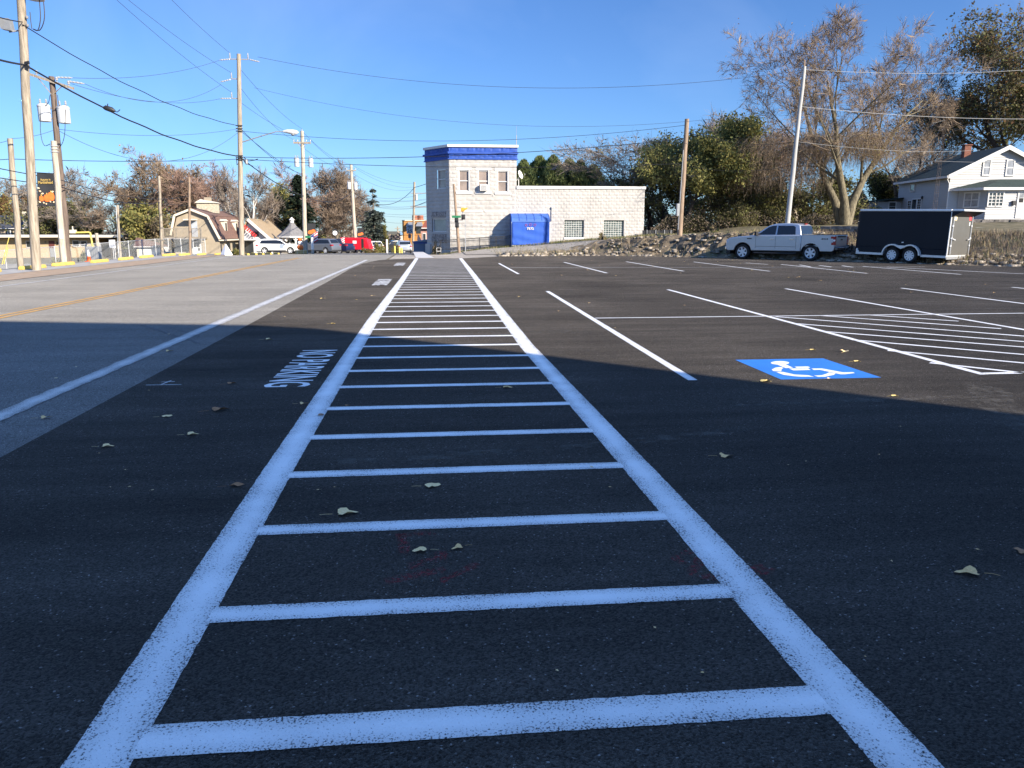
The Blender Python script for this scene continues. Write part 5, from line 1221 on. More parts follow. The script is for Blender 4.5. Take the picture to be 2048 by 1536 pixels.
# banner on the near pole
yb = b1.y - .02; bn = [PY(73.5, 345, yb), PY(108, 347, yb), PY(110.5, 412, yb), PY(77, 411, yb)]
bt = thing('banner', 'black autumn banner with gold lettering and orange pumpkins on the near pole', 'banner', tuple(bn[3])); bo = tuple(bn[3])
def bq(u, v, o=0.0): return bn[3].lerp(bn[2], u).lerp(bn[0].lerp(bn[1], u), v) + Vector((0, -o, 0))
mb = MB(); n = 10
for j in range(n + 1):
    for i in range(n + 1): u, v = i / n, j / n; mb.v.append(tuple(bq(u, v, .012 * math.sin(u * 5 + v * 3))))
for j in range(n):
    for i in range(n): a = j * (n + 1) + i; mb.f.append((a, a + 1, a + n + 2, a + n + 1)); mb.m.append(0)
mb.build('cloth', mat('banner_black', (.022, .024, .028), .8, .1, 4), bt, bo)
m_gold = mat('gold_lettering', (.52, .36, .10), .7, .05, 5); m_pump = mat('pumpkin_orange', (.78, .17, .03), .7, .15, 6)
wb2 = (bn[2] - bn[3]).length; hb2 = (bn[0] - bn[3]).length
for s, v, wd, hh in (('Autumn in', .80, .6, .07), ('Marblehead', .715, .86, .085)):
    t = text_mb(s, wd * wb2, hh * hb2, Matrix.Translation(bq(.5, v, .03)) @ Matrix.Rotation(-.02, 4, 'Y') @ Matrix.Rotation(PI / 2, 4, 'X'), bold=.012); t.build('lettering', m_gold, bt, bo)
for u, v, rx, rz_ in ((.22, .215, .14, .085), (.55, .235, .20, .115), (.80, .29, .20, .135)):
    mb = MB(); 
    for k, dx in enumerate((-.55, .55, 0)):
        ce = bq(u, v, .025 + .004 * k); mb.poly([ce + Vector((dx * rx * wb2 * .7 + rx * wb2 * .6 * math.cos(a * PI / 8), 0, rz_ * hb2 * (.93 if dx else 1) * math.sin(a * PI / 8))) for a in range(16)])
    pm = mb.build('pumpkin', m_pump, bt, bo)
    mb = MB(); ce = bq(u, v + rz_ * .95, .04); mb.bar(ce, ce + Vector((.01, 0, .06)), .03, .03); mb.build('stem', m_gold, bt, bo)
r = random.Random(2); mb = MB()
for u, v in ((.08, .53), (.16, .44), (.3, .37), (.9, .44), (.12, .11), (.35, .09), (.75, .13), (.95, .12), (.5, .06)):
    a = r.uniform(0, 3); ce = bq(u, v, .035); mb.poly([ce + Vector((.04 * math.cos(a + k * PI / 3) * (1.4 if k % 3 == 0 else .7), 0, .035 * math.sin(a + k * PI / 3))) for k in range(6)])
mb.build('leaf_print', mat('leaf_print_cream', (.72, .55, .35), .7, .2, 8), bt, bo)
mb = MB(); mb.bar(bq(-.12, 1.0), bq(1, 1.0), .02, .02); mb.bar(bq(-.12, 0), bq(1, 0), .02, .02); mb.build('rod', m_black, bt, bo)
# --- other poles
def ppole(key, label, bx, by, tx, ty, Y, r0, r1, m, z=None, **k):
    b_ = PY(bx, by, Y); b_.z = H(b_.x, b_.y) if z is None else z
    t_ = PY(tx, ty, Y); return pole(key, label, b_, t_, r0, r1, m, **k)
ppole('xf', 'dark leaning utility pole carrying a tilted crossarm and two transformers', 137, 525, 103, 153, 38.5, .15, .12, m_w2, seed=2)
ppole('stub', 'shorter pale pole stub lashed in front of the dark transformer pole, white notice on it', 127.5, 526, 107.5, 282, 37.2, .145, .12, m_w3, seed=3)
ppole('farleft', 'bare grey pole standing left of the thick near pole', 40.5, 527, 20, 277, 37.0, .13, .11, m_w1, seed=4)
ppole('main', 'tall utility pole with street lamp arm and staggered insulators at the road crest', 483, 508, 477.5, 108, 51.4, .17, .125, m_w1, seed=5, wob=.01)
ppole('second', 'pale utility pole with crossarm and two transformers beyond the gazebo', 611, 503, 604, 262, 75, .21, .16, m_w3, seed=6)
ppole('third', 'pale utility pole with two transformers beside the red food trailer', 712, 503, 702, 330, 104, .24, .18, m_w3, seed=7)
ppole('fourth', 'far utility pole with long arms left of the white corner building', 826, 500, 829, 364, 132, .2, .17, m_w1, seed=8)
ppole('mid1', 'slim grey pole left of the gambrel building', 325, 514, 318, 352, 60, .11, .09, m_w1, seed=9)
ppole('mid2', 'slim reddish brown pole with a small lamp in front of the gambrel building', 380, 508.5, 378, 354, 62, .10, .08, m_w4, seed=10)
ppole('mid3', 'slim grey pole behind the chain-link fence near the cone', 240, 509, 235, 410, 66, .1, .09, m_w1, seed=11)
ppole('mid4', 'thin white metal pole beside the slim grey one behind the chain-link fence', 237.5, 510, 232.5, 412, 66.6, .035, .035, m_white, seed=12, n=8)
ppole('bank', 'bare brown utility pole with a meter box on the rocky bank', 1359, 467, 1374, 238, 47, .17, .13, m_w4, seed=13)
ppole('lot', 'tall pale leaning pole rising behind the silver pickup', 1573, 462, 1609, 133, 44.0, .15, .095, mat('silvered_pole_wood', (.36, .36, .35), .8, .15, 3, .3, 30, stretch=(5, 5, .5)), seed=14, name='light_pole', cat='pole')
# pole 'xf'
ea = crossarm('xf', PZ(163, 38.5, 105), 1.05, R_(-8), -.32, (-.95, -.55, .3, .8))
transformer('xf', PZ(228, 38.5, 110), -.43, -.05, .26, .68); transformer('xf', PZ(231, 38.5, 110), .40, -.05, .26, .68)
mb = MB()
for pts in (((82, 213), (81, 262), (88, 290), (101, 288)), ((131, 218), (129, 270), (121, 292), (112, 286)), ((100, 190), (97, 205), (90, 212)), ((115, 190), (117, 206), (120, 214))):
    mb.tube(crv([PY(x, y, 38.2) for x, y in pts]), .014, 4)
part('xf', mb, 'drop_lead', m_wire)
mb = MB(); c = at('stub', PZ(468, 37.2, 125)); mb.box(c.x - .02, c.x + .13 + .0, c.y - .165, c.y - .15, c.z - .2, c.z + .2); part('stub', mb, 'notice', m_white)
mb = MB(); 
for k in range(3): c = at('stub', PZ(292 + 6 * k, 37.2, 110)); mb.tube([c + Vector((.17 * math.cos(a * PI / 6), .17 * math.sin(a * PI / 6), 0)) for a in range(13)], .012, 4)
part('stub', mb, 'cable_tie', m_xf)
# pole 'main'
Ym = 51.4
i1 = standoff('main', PZ(118.5, Ym, 478), -.52); i2 = standoff('main', PZ(158, Ym, 478), -.45); i3 = standoff('main', PZ(197, Ym, 478), -.45); i4 = standoff('main', PZ(118.5, Ym, 478), .55)
for z, dz in ((118.5, -.12), (159, -.28), (197, -.04)): deadend('main', at('main', PZ(z, Ym, 470)) + Vector((-.5, 0, 0)), (-1, -.1, dz))
deadend('main', at('main', PZ(118.5, Ym, 490)) + Vector((.6, 0, 0)), (1, .1, -.2))
mb = MB(); z0, z1 = PZ(285.5, Ym, 483), PZ(263.5, Ym, 560); c = at('main', z0); xl = PXm(569, Ym); mb.tube([c, (c.x + (xl - c.x) * .45, c.y, z0 + (z1 - z0) * .5), (c.x + (xl - c.x) * .92, c.y, z1), (xl + .3, c.y, z1 + .01)], [.04, .035, .03, .028], 7)
part('main', mb, 'lamp_arm', m_gray)
mb = MB(); x0 = xl + .25; mb.tube([(x0, c.y, z1 + .02), (x0 + .25, c.y, z1 + .03), (x0 + .6, c.y, z1 - .01), (x0 + .85, c.y, z1 - .03), (x0 + .95, c.y, z1 - .02)], [.06, .12, .16, .13, .03], 12); lh = part('main', mb, 'lamp_head', m_xf, smooth=50)
mb = MB(); mb.lathe([(.13, 0), (.11, -.08), (.03, -.13)], 12, (x0 + .6, c.y, z1 - .1)); mb.build('lens', m_ins, lh, tuple(POLES['main'][1]))
mb = MB()
for py in (252, 258, 263, 312, 316, 320): q = at('main', PZ(py, Ym, 481)); mb.bar(q + Vector((-.2, -.17, 0)), q + Vector((.2, -.17, 0)), .05, .06)
part('main', mb, 'cable_clamp', m_black)
mb = MB(); q = lambda x, y: PY(x, y, Ym - .2)
mb.tube([q(472, 312), q(474, 330), q(477, 326)], .02, 4); mb.tube([q(487, 314), q(497, 322), q(510, 320), q(516, 318)], .025, 4); mb.tube([q(486, 318), q(490, 325), q(500, 330), q(506, 333)], .03, 4); part('main', mb, 'drip_loop', m_wire)
mb = MB(); mb.lathe([(.05, -.16), (.09, -.1), (.09, .1), (.05, .16)], 8, q(493, 324)); part('main', mb, 'splice_case', m_gray)
# pole 'second'
e2 = crossarm('second', PZ(286, 75, 606), .78, 0, 0, (-.95, -.5, .5, .95), .14)
transformer('second', PZ(325.5, 75, 607), -.55, -.05, .22, .72); transformer('second', PZ(326.5, 75, 607), .72, -.05, .22, .72)
mb = MB(); c = at('second', PZ(462, 75, 612)); 
for z in (0,): mb.lathe([(.03, 0), (.05, .25)], 8, at('second', PZ(264, 75, 604)))
part('second', mb, 'pole_top_pin', m_ins)
e3 = crossarm('third', PZ(341, 104, 703), .6, 0, 0, (-.95, .95), .12); transformer('third', PZ(372, 104, 704), -.4, -.05, .24, .8); transformer('third', PZ(373, 104, 704), .42, -.05, .24, .8)
mb = MB()
for py, l, rr_ in ((386.5, 2.6, .07), (413.5, 4.0, .10)): q = at('fourth', PZ(py, 132, 828)); mb.bar(q + Vector((-.6, 0, 0)), q + Vector((l, 0, 0)), rr_ * 2, rr_ * 2)
part('fourth', mb, 'mast_arm', m_gray)
q = at('fourth', PZ(393, 132)); transformer('fourth', PZ(395, 132, 830), .35, -.1, .2, .9)
mb = MB(); q = at('mid2', PZ(366, 62, 378)); mb.bar(q, q + Vector((-.5, 0, .1)), .03, .03); mb.hexa([q + Vector(v) for v in ((-.66, -.1, .02), (-.45, -.1, .02), (-.45, .1, .02), (-.66, .1, .02))], [q + Vector(v) for v in ((-.60, -.06, .2), (-.45, -.06, .16), (-.45, .06, .16), (-.60, .06, .2))]); part('mid2', mb, 'lamp', m_black)
mb = MB(); q = at('bank', PZ(420, 47, 1359)); mb.box(q.x - .3, q.x - .13, q.y - .12, q.y + .12, q.z - .36, q.z + .38); part('bank', mb, 'meter_box', m_gray, bevel=.02)
mb = MB(); q0, q1 = at('bank', 1.6), at('bank', PZ(300, 47, 1370)); mb.tube([q0 + Vector((-.14, -.1, 0)), q1 + Vector((-.12, -.1, 0))], .025, 5); part('bank', mb, 'conduit', m_gray)
mb = MB(); q = POLES['lot'][2]; mb.tube([q + Vector((-.02, 0, -.1)), q + Vector((-.02, 0, .35))], .05, 6); part('lot', mb, 'pole_cap', m_w4)
# --- wires; ends hang on the poles
W_ = wire
nr = lambda py: at('near', PZ(py, b1.y, 50)); mn = lambda py: at('main', PZ(py, Ym, 480)); s2 = lambda py: at('second', PZ(py, 75, 607)); t3 = lambda py: at('third', PZ(py, 104, 706)); f4 = lambda py: at('fourth', PZ(py, 132, 828)); bk = lambda py: at('bank', PZ(py, 47, 1368)); lt_ = lambda py: at('lot', PZ(py, 44.0, 1600)); fl = lambda py: at('farleft', PZ(py, 37, 25)); xf_ = lambda py: at('xf', PZ(py, 38.5, 115))
off = Vector((.1, -.2, 0))
W_(PY(-180, 55, 20), nr(132) + off, .12, .036, 'thick black telephone cable entering from the left edge to the near pole', m_wire)
W_(nr(132) + off, mn(314) + off, .55, .034, 'thick black telephone cable from the near pole to the lamp pole', m_wire, wav=.02)
W_(mn(316) + off, s2(392), .3, .032, 'thick black telephone cable from the lamp pole to the pole past the gazebo', m_wire)
W_(PY(-120, -10, 22), nr(47) + off, .1, .02, 'twisted service cable entering from the left edge above the floodlight', m_wire)
W_(nr(52) + off, mn(252), .55, .019, 'twisted service cable from the near pole down to the lamp pole', m_wire, wav=.025)
for z, i_, s_, lab in ((-330, i2, .35, 'high conductor reaching the middle left insulator of the lamp pole'), (-318, i3, .35, 'high conductor reaching the lowest left insulator of the lamp pole')):
    W_(at('near', 12.9) + Vector((.3 if i_ is i2 else .34, .2, .0 if i_ is i2 else -.1)), i_, s_, .010, lab)
W_(at('near', 13.0) + Vector((1.7, 1.0, .9)), i1, .3, .010, 'high conductor reaching the top left insulator of the lamp pole')
pn = s2(262)
W_(mn(135), pn + Vector((0, 0, .2)), .35, .011, 'conductor from below the top of the lamp pole to the top of the next pole')
W_(mn(172), e2[0], .45, .011, 'conductor from the lamp pole to the left end of the next crossarm'); W_(mn(203), e2[3], .35, .011, 'conductor from the lamp pole to the right end of the next crossarm')
W_(mn(255), s2(348), .5, .016, 'service cable from the lamp pole sagging to the transformers beyond', m_wire); W_(mn(260), s2(352), .2, .016, 'lower service cable from the lamp pole to the transformers beyond', m_wire)
W_(pn, at('third', PZ(331, 104)), .6, .013, 'top conductor between the two transformer poles past the gazebo'); W_(e2[3], e3[1], .6, .013, 'right conductor between the two transformer poles past the gazebo'); W_(e2[0], e3[0], .6, .013, 'left conductor between the two transformer poles past the gazebo')
W_(s2(392), t3(383), .9, .035, 'thick telephone cable between the two transformer poles past the gazebo', m_wire)
W_(at('third', PZ(331, 104)), f4(366), .8, .014, 'top conductor from the third pole to the far pole'); W_(e3[1], f4(374), .8, .014, 'right conductor from the third pole to the far pole'); W_(t3(345), f4(378), 1.0, .014, 'left conductor from the third pole to the far pole')
W_(t3(383), f4(375), 2.2, .04, 'sagging telephone cable from the third pole to the far pole', m_wire)
W_(f4(375), PY(900, 345, 100), .2, .04, 'telephone cable rising from the far pole behind the white building', m_wire)
W_(f4(413), PY(870, 396, 120), .05, .05, 'support cable from the far pole to behind the white building', m_wire)
for k, (a, c, s_) in enumerate(((392, 379, .9), (398, 394, .5), (402, 396, .4), (404, 401, .9), (408, 406, .9), (412, 411, .4), (424, 425, .4), (428, 430, .4), (433, 436, .9))):
    W_(PY(715, a - 4, 108), PY(862, c + 2, 128), s_, .016, 'fine line crossing the gap beside the blue spruce, number %s from the top' % ('one two three four five six seven eight nine'.split()[k]))
x1 = deadend('xf', ea[2], (1, .2, .02)); x2 = deadend('xf', ea[3], (1, .2, -.12))
W_(x1, mn(119) + Vector((-1.1, 0, -.05)), .35, .010, 'upper conductor from the tilted crossarm to the lamp pole'); W_(x2, mn(163) + Vector((-1.1, 0, -.2)), .9, .010, 'middle conductor from the tilted crossarm sagging to the lamp pole'); W_(ea[3] + Vector((.1, 0, -.1)), mn(196) + Vector((-1.1, 0, -.05)), .5, .010, 'lower conductor from the tilted crossarm to the lamp pole')
W_(xf_(258), mn(257), .35, .010, 'nearly level line from the dark pole to the lamp pole, upper'); W_(xf_(259), mn(262), 1.6, .011, 'deeply sagging line from the dark pole to the lamp pole')
W_(fl(277), xf_(258), .1, .010, 'short line between the bare left pole and the dark pole'); W_(PY(-80, 293, 37), fl(280), .1, .010, 'line entering from the left edge to the top of the bare pole')
W_(fl(318), mn(318), .12, .015, 'level dark cable from the bare left pole to the lamp pole', m_wire); W_(PY(-90, 318, 37), fl(318), .05, .014, 'level dark cable entering from the left edge', m_wire)
for a, c, lab in ((331, 358, 'upper'), (354, 372, 'lower')):
    W_(PY(-100, a - 16, 34), at('stub', PZ(c - 1, 37, 120)), .05, .02, lab + ' of two telephone cables at the left edge behind the near pole', m_wire)
W_(at('stub', PZ(357, 37, 120)), at('mid2', PZ(392, 62, 379)), .5, .018, 'upper telephone cable from the pole stub to the gambrel building pole', m_wire); W_(at('stub', PZ(371, 37, 120)), at('mid1', PZ(405, 60, 320)), .35, .024, 'lower telephone cable from the pole stub to the slim grey pole', m_wire)
W_(at('mid1', PZ(405, 60, 320)), at('mid2', PZ(411, 62, 379)), .05, .022, 'telephone cable between the two slim poles at the gambrel building', m_wire); W_(at('mid2', PZ(411, 62, 379)), PY(440, 428, 88), .1, .03, 'telephone cable from the reddish pole to the gambrel roof', m_wire)
d4 = at('main', PZ(120, Ym)) + Vector((1.1, .1, -.12))
W_(d4, lt_(140), 1.35, .011, 'long high line from the lamp pole top across the sky to the pale leaning pole'); W_(mn(175) + Vector((.9, 0, 0)), lt_(215), 1.6, .008, 'faint long line across the sky below the high one')
W_(mn(262), bk(250), .75, .012, 'upper dark cable from the lamp pole across the blue cornice to the bank pole', m_wire); W_(mn(314), bk(277), .45, .018, 'middle thick cable from the lamp pole across the cornice to the bank pole', m_wire); W_(mn(318), bk(327), .35, .016, 'lower thick cable from the lamp pole across the upper windows to the bank pole', m_wire)
W_(lt_(150) + Vector((0, 0, .3)), PY(2120, 134, 50), .3, .010, 'topmost pale wire running right from the leaning pole', m_wirep); W_(lt_(213), PY(2130, 237, 48), .25, .013, 'pale wire running right from the leaning pole below the topmost', m_wirep)
W_(PY(1866, 322, 59), PY(2120, 326, 56), .05, .014, 'pale service wire from the lattice tower across the gable of the white house', m_wirep); W_(lt_(283), PY(1960, 300, 61), .3, .007, 'thin pale wire from the leaning pole towards the house ridge', m_wirep)
W_(bk(255), lt_(283), .5, .012, 'thin wire between the bank pole and the pale leaning pole', m_wire); W_(bk(330), lt_(330), .35, .010, 'lower thin wire between the bank pole and the pale leaning pole', m_wire)
# squirrel-guard lamp hanging on the thick cable
yl = 36.0; c = PY(218, 218, yl + .6)
lamp = thing('hanging_splice_case', 'dark oval splice case hanging from the thick cable in the upper left', 'cable splice', tuple(c))
mb = MB(); mb.tube([c + Vector((-.24, 0, .05)), c + Vector((-.14, 0, .05)), c + Vector((.1, 0, -.03)), c + Vector((.24, 0, -.08))], [.04, .11, .12, .05], 10); mb.build('case', m_black, lamp, tuple(c), smooth=50)
mb = MB(); mb.tube([c + Vector((.2, 0, -.08)), c + Vector((.34, 0, -.12)), c + Vector((.46, 0, -.02))], .02, 5); mb.bar(c + Vector((-.05, 0, .1)), c + Vector((-.03, 0, .22)), .03, .03); mb.build('lead', m_wire, lamp, tuple(c))
# ================================================================== LEFT SIDE OF THE ROAD
m_ystop = mat('yellow_painted_concrete', (.58, .40, .09), .8, .22, 2.5, .3, 30)
m_tan = mat('tan_stucco', (.33, .28, .21), .9, .1, 1.5, .15, 20)
m_tanb = mat('tan_brick', (.44, .33, .20), .9, .14, 5, .15, 30)
m_slate = mat('slate_shingle', (.055, .06, .075), .9, .25, 4)
m_brown = mat('brown_shingle', (.15, .085, .065), .9, .25, 4, .3, 30)
m_cream = mat('cream_trim', (.62, .56, .45), .7, .06, 3)
m_galv = mat('galvanised_steel', (.40, .41, .42), .5, .08, 8, metal=.5)
m_ypipe = mat('yellow_pipe_paint', (.62, .50, .12), .5, .08, 6)
stopm = MB(); stopm.prism([(-.10, 0), (.10, 0), (.085, .10), (.05, .145), (-.05, .145), (-.085, .10)], -.92, .92)
def wheel_stop(x, y, rz, label, i):
    if i == 0:
        o = stopm.build('wheel_stop', m_ystop, None, bevel=.025); wheel_stop.src = o
    else:
        o = wheel_stop.src.copy(); C.objects.link(o)
    o.location = (x, y, H(x, y) + .014); o.rotation_euler = (0, 0, rz); return tag(o, label, 'wheel stop', 'yellow wheel stops along the left edge of the road')
ordn = ['nearest, cut by the left edge of the view', 'just right of the thick near pole', 'before the dark transformer pole and cone', 'straight in front of the traffic cone', 'below the white shed, left of the slim grey pole', 'in front of the slim grey pole by the gambrel deck', 'below the deck of the gambrel building', 'at the foot of the reddish brown pole', 'below the gambrel building corner, right of the reddish pole', 'last before the white pyramid sign']
for i, (px, py) in enumerate(((22, 543.5), (104, 535), (168, 529), (228, 524.5), (278, 520.2), (320, 517), (356, 514.3), (389, 512), (421, 510.2), (449, 508.8))):
    p = Vector((0, 1560 * 16.45 / (868 - px), 0)); wheel_stop(-16.45 + .1 * math.sin(i * 2.3), p.y, .03 * math.sin(i * 5), 'yellow concrete wheel stop, ' + ordn[i], i)
for i, (px, lab_) in enumerate(((492, 'first right of the lamp pole'), (508, 'second right of the lamp pole'), (522, 'under the rear of the white suv'), (538, 'third-to-last before the gazebo'), (553, 'under the door of the white suv'))):
    p = PY(px, 507, 57 + i * 3.5); wheel_stop(p.x, p.y, .4, 'yellow concrete wheel stop, ' + lab_, 10 + i)
# chain-link fence: mesh panels are semi-open sheets of crossing wires
mfn = bpy.data.materials.new('chain_link'); mfn.use_nodes = True; t = mfn.node_tree; N = t.nodes; K = t.links
b = N['Principled BSDF']; b.inputs['Base Color'].default_value = (.36, .38, .40, 1); b.inputs['Metallic'].default_value = .4; b.inputs['Roughness'].default_value = .5
tc = N.new('ShaderNodeTexCoord'); mp = N.new('ShaderNodeMapping'); mp.inputs['Rotation'].default_value = (0, R_(45), 0); K.new(tc.outputs['Object'], mp.inputs['Vector'])
sx = N.new('ShaderNodeSeparateXYZ'); K.new(mp.outputs['Vector'], sx.inputs['Vector']); prev = None
for ch in ('X', 'Z'):
    m1 = N.new('ShaderNodeMath'); m1.operation = 'MULTIPLY'; m1.inputs[1].default_value = 15; K.new(sx.outputs[ch], m1.inputs[0])
    m2 = N.new('ShaderNodeMath'); m2.operation = 'FRACT'; K.new(m1.outputs[0], m2.inputs[0]); m3 = N.new('ShaderNodeMath'); m3.operation = 'LESS_THAN'; m3.inputs[1].default_value = .13; K.new(m2.outputs[0], m3.inputs[0])
    if prev: mm = N.new('ShaderNodeMath'); mm.operation = 'MAXIMUM'; K.new(prev.outputs[0], mm.inputs[0]); K.new(m3.outputs[0], mm.inputs[1]); prev = mm
    else: prev = m3
K.new(prev.outputs[0], b.inputs['Alpha'])
fa, fb_ = PY(-60, 525, 54), PY(412, 511, 66)
cf = thing('chain_link_fence', 'long grey chain-link fence behind the yellow wheel stops', 'fence', (fa.x, fa.y, H(fa.x, fa.y))); co = (fa.x, fa.y, H(fa.x, fa.y))
def fpt(f): x, y = fa.x + (fb_.x - fa.x) * f, fa.y + (fb_.y - fa.y) * f; return x, y, H(x, y)
n = 16; hf = 1.25
mb = MB()
for i in range(n):
    a, q = fpt(i / n), fpt((i + 1) / n); mb.poly([(a[0], a[1], a[2] + .03), (q[0], q[1], q[2] + .03), (q[0], q[1], q[2] + hf), (a[0], a[1], a[2] + hf)])
mb.build('mesh', mfn, cf, co)
mb = MB()
for i in range(n):
    a, q = fpt(i / n), fpt((i + 1) / n); mb.tube([(a[0], a[1], a[2] + hf), (q[0], q[1], q[2] + hf)], .024, 6)
mb.build('top_rail', m_galv, cf, co)
for i in range(n + 1):
    a = fpt(i / n); mb = MB(); mb.tube([(a[0], a[1], a[2] - .1), (a[0], a[1], a[2] + hf + .05)], .034, 6); mb.build('post', m_galv, cf, co)
# small things at the fence
p = PY(178.5, 523, 55); z = H(p.x, p.y)
cone = thing('traffic_cone', 'orange traffic cone with pale top standing at the chain-link fence', 'traffic cone', (p.x, p.y, z))
mb = MB(); mb.box(-.2, .2, -.2, .2, 0, .04); mb.lathe([(.15, .04), (.10, .36), (.1, .361)], 14); mb.build('body', mat('cone_orange', (.75, .12, .02), .6, .05), cone)
mb = MB(); mb.lathe([(.098, .361), (.04, .78), (.03, .8)], 14); mb.build('collar', m_white, cone)
p = PY(228.5, 523, 55); z = H(p.x, p.y)
sg = thing('notice_sign', 'small white notice on a post at the chain-link fence', 'sign', (p.x, p.y, z)); mb = MB(); mb.tube([(0, 0, 0), (0, 0, 1.3)], .025, 6); mb.build('post', m_galv, sg); mb = MB(); mb.box(-.2, .2, -.04, -.026, .78, 1.3); pn_ = mb.build('panel', m_white, sg)
mb = MB(); 
for k in range(3): mb.box(-.15, .15, -.046, -.042, .88 + k * .13, .92 + k * .13)
mb.build('print', m_gray, pn_)
p = PY(190, 522, 56.5); z = H(p.x, p.y); cb_ = thing('utility_cabinet', 'grey utility cabinet behind the traffic cone', 'cabinet', (p.x, p.y, z)); mb = MB(); mb.box(-.42, .42, -.25, .25, 0, 1.0); mb.build('body', m_galv, cb_, bevel=.02)
mb = MB()
for k in range(6): mb.box(-.36 + k * .13, -.30 + k * .13, -.262, -.252, .12, .9)
mb.build('louvre', m_gray, cb_)
p = PY(198.5, 521, 58); z = H(p.x, p.y); mb = MB(); mb.tube([(0, 0, -.1), (.0, 0, PZ(466, 58) - z)], [.12, .11], 10); o = mb.build('stub_post', m_w3, None); o.location = (p.x, p.y, z); tag(o, 'short pink-grey wooden post behind the utility cabinet', 'post')
# yellow goal-like pipe gate frame
yg = 57.0; z = H(PXm(184, yg), yg); gt = thing('yellow_pipe_frame', 'tall yellow pipe arm on a post above the chain-link fence', 'pipe frame', (PXm(184, yg), yg, z)); go = (PXm(184, yg), yg, z)
mb = MB(); mb.tube([(PXm(184, yg), yg, z), PY(180.5, 466, yg), PY(178, 464.5, yg), PY(143, 465.5, yg)], .06, 8); mb.build('pipe', m_ypipe, gt, go)
mb = MB(); q = PY(146, 463, yg); mb.box(q.x - .18, q.x + .18, yg - .15, yg + .15, q.z - .12, q.z + .12); mb.lathe([(.05, .1), (.04, .35)], 8, q); mb.build('head', m_cream, gt, go)
for k, (x0, y0, x1, y1) in enumerate(((18, 475, 4, 529), (16, 495, 8, 528))):
    a, q = PY(x0, y0, 52), PY(x1, y1, 52); mb = MB(); mb.tube([q, a], .026, 6); tag(mb.build('yellow_guy_guard', m_ypipe, None, tuple(q)), ('longer' if k == 0 else 'shorter') + ' of two leaning yellow guy-wire guards at the left edge', 'guy guard', 'yellow guy guards')
# long low tan building
Yr = 105.0
def bx_px(mb, x0, y0, x1, y1, Y, d0, d1, mi=0): mb.box(PXm(x0, Y), PXm(x1, Y), Y + d0, Y + d1, PZ(y1, Y), PZ(y0, Y), mi)
zb = PZ(512.5, Yr); rb_ = thing('ranch_building', 'long low tan building with flat overhanging roof behind the fence', 'building', (PXm(100, Yr), Yr, zb)); ro = (PXm(100, Yr), Yr, zb)
mb = MB(); bx_px(mb, -60, 475, 184, 513, Yr, 0, 9); bx_px(mb, 204, 478, 226, 511, Yr, 2, 9); mb.build('wall', m_tanb, rb_, ro)
mb = MB(); bx_px(mb, -70, 469.5, 254, 474, Yr, -1.4, 10); mb.build('roof', m_cream, rb_, ro)
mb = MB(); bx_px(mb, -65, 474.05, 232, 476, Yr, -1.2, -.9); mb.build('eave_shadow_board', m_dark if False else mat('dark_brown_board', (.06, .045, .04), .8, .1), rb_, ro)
mb = MB()
for x in (250, 236): bx_px(mb, x - .8, 474.1, x + .8, 512, Yr, -.6, -.3)
mb.build('carport_post', m_cream, rb_, ro)
for k, (x0, y0, x1, y1) in enumerate(((50.5, 481.5, 66, 492), (144, 481, 155.5, 491), (160, 481.5, 171, 491), (120, 482, 133, 492))):
    mb = MB(); bx_px(mb, x0 - 1.2, y0 - 1.2, x1 + 1.2, y1 + 1.2, Yr, -.09, -.005); w_ = mb.build('window', m_wtrim, rb_, ro)
    mb = MB(); bx_px(mb, x0, y0, x1, y1, Yr, -.11, -.092); mb.build('pane', m_glass, w_, ro)
mb = MB(); bx_px(mb, 95.5, 480.5, 106, 494, Yr, -.1, -.004); dr = mb.build('door', mat('oxblood_door', (.12, .035, .03), .6, .1), rb_, ro); mb = MB(); bx_px(mb, 96, 494.2, 106, 511, Yr, -.12, -.004); mb.build('screen', m_gray, dr, ro)
mb = MB(); bx_px(mb, 88, 482, 90, 483.5, Yr, -.2, -.004); bx_px(mb, 111, 482, 113, 488, Yr, -.12, -.004); mb.build('wall_lamp', m_black, rb_, ro)
# grey-roofed house behind it
Yg = 122.0; zb = H(PXm(20, Yg), Yg)
gh = thing('grey_roof_house', 'beige house with slate grey roof and white shuttered windows at the far left', 'house', (PXm(20, Yg), Yg, zb)); go = (PXm(20, Yg), Yg, zb)
mb = MB(); bx_px(mb, -80, 457, 60, 500, Yg, 0, 9); mb.build('wall', mat('beige_siding', (.36, .29, .22), .8, .08, 3), gh, go)
mb = MB(); x0, x1 = PXm(-85, Yg), PXm(52, Yg); ze, zr = PZ(456.5, Yg), PZ(432.5, Yg + 4.5); mb.hexa([(x0, Yg - .4, ze - .15), (x1, Yg - .4, ze - .15), (x1, Yg + 4.5, zr - .15), (x0, Yg + 4.5, zr - .15)], [(x0, Yg - .4, ze), (x1, Yg - .4, ze), (x1, Yg + 4.5, zr), (x0, Yg + 4.5, zr)]); mb.hexa([(x0, Yg + 4.5, zr - .15), (x1, Yg + 4.5, zr - .15), (x1, Yg + 9.4, ze - .15), (x0, Yg + 9.4, ze - .15)], [(x0, Yg + 4.5, zr), (x1, Yg + 4.5, zr), (x1, Yg + 9.4, ze), (x0, Yg + 9.4, ze)]); rf = mb.build('roof', m_slate, gh, go)
mb = MB(); bx_px(mb, 50.5, 425.5, 57.5, 459, Yg, -.3, 1.2); mb.build('chimney', m_cream, rf, go)
mb = MB(); bx_px(mb, -85, 456.6, 52, 458, Yg, -.45, -.3); mb.build('gutter', m_wtrim, gh, go)
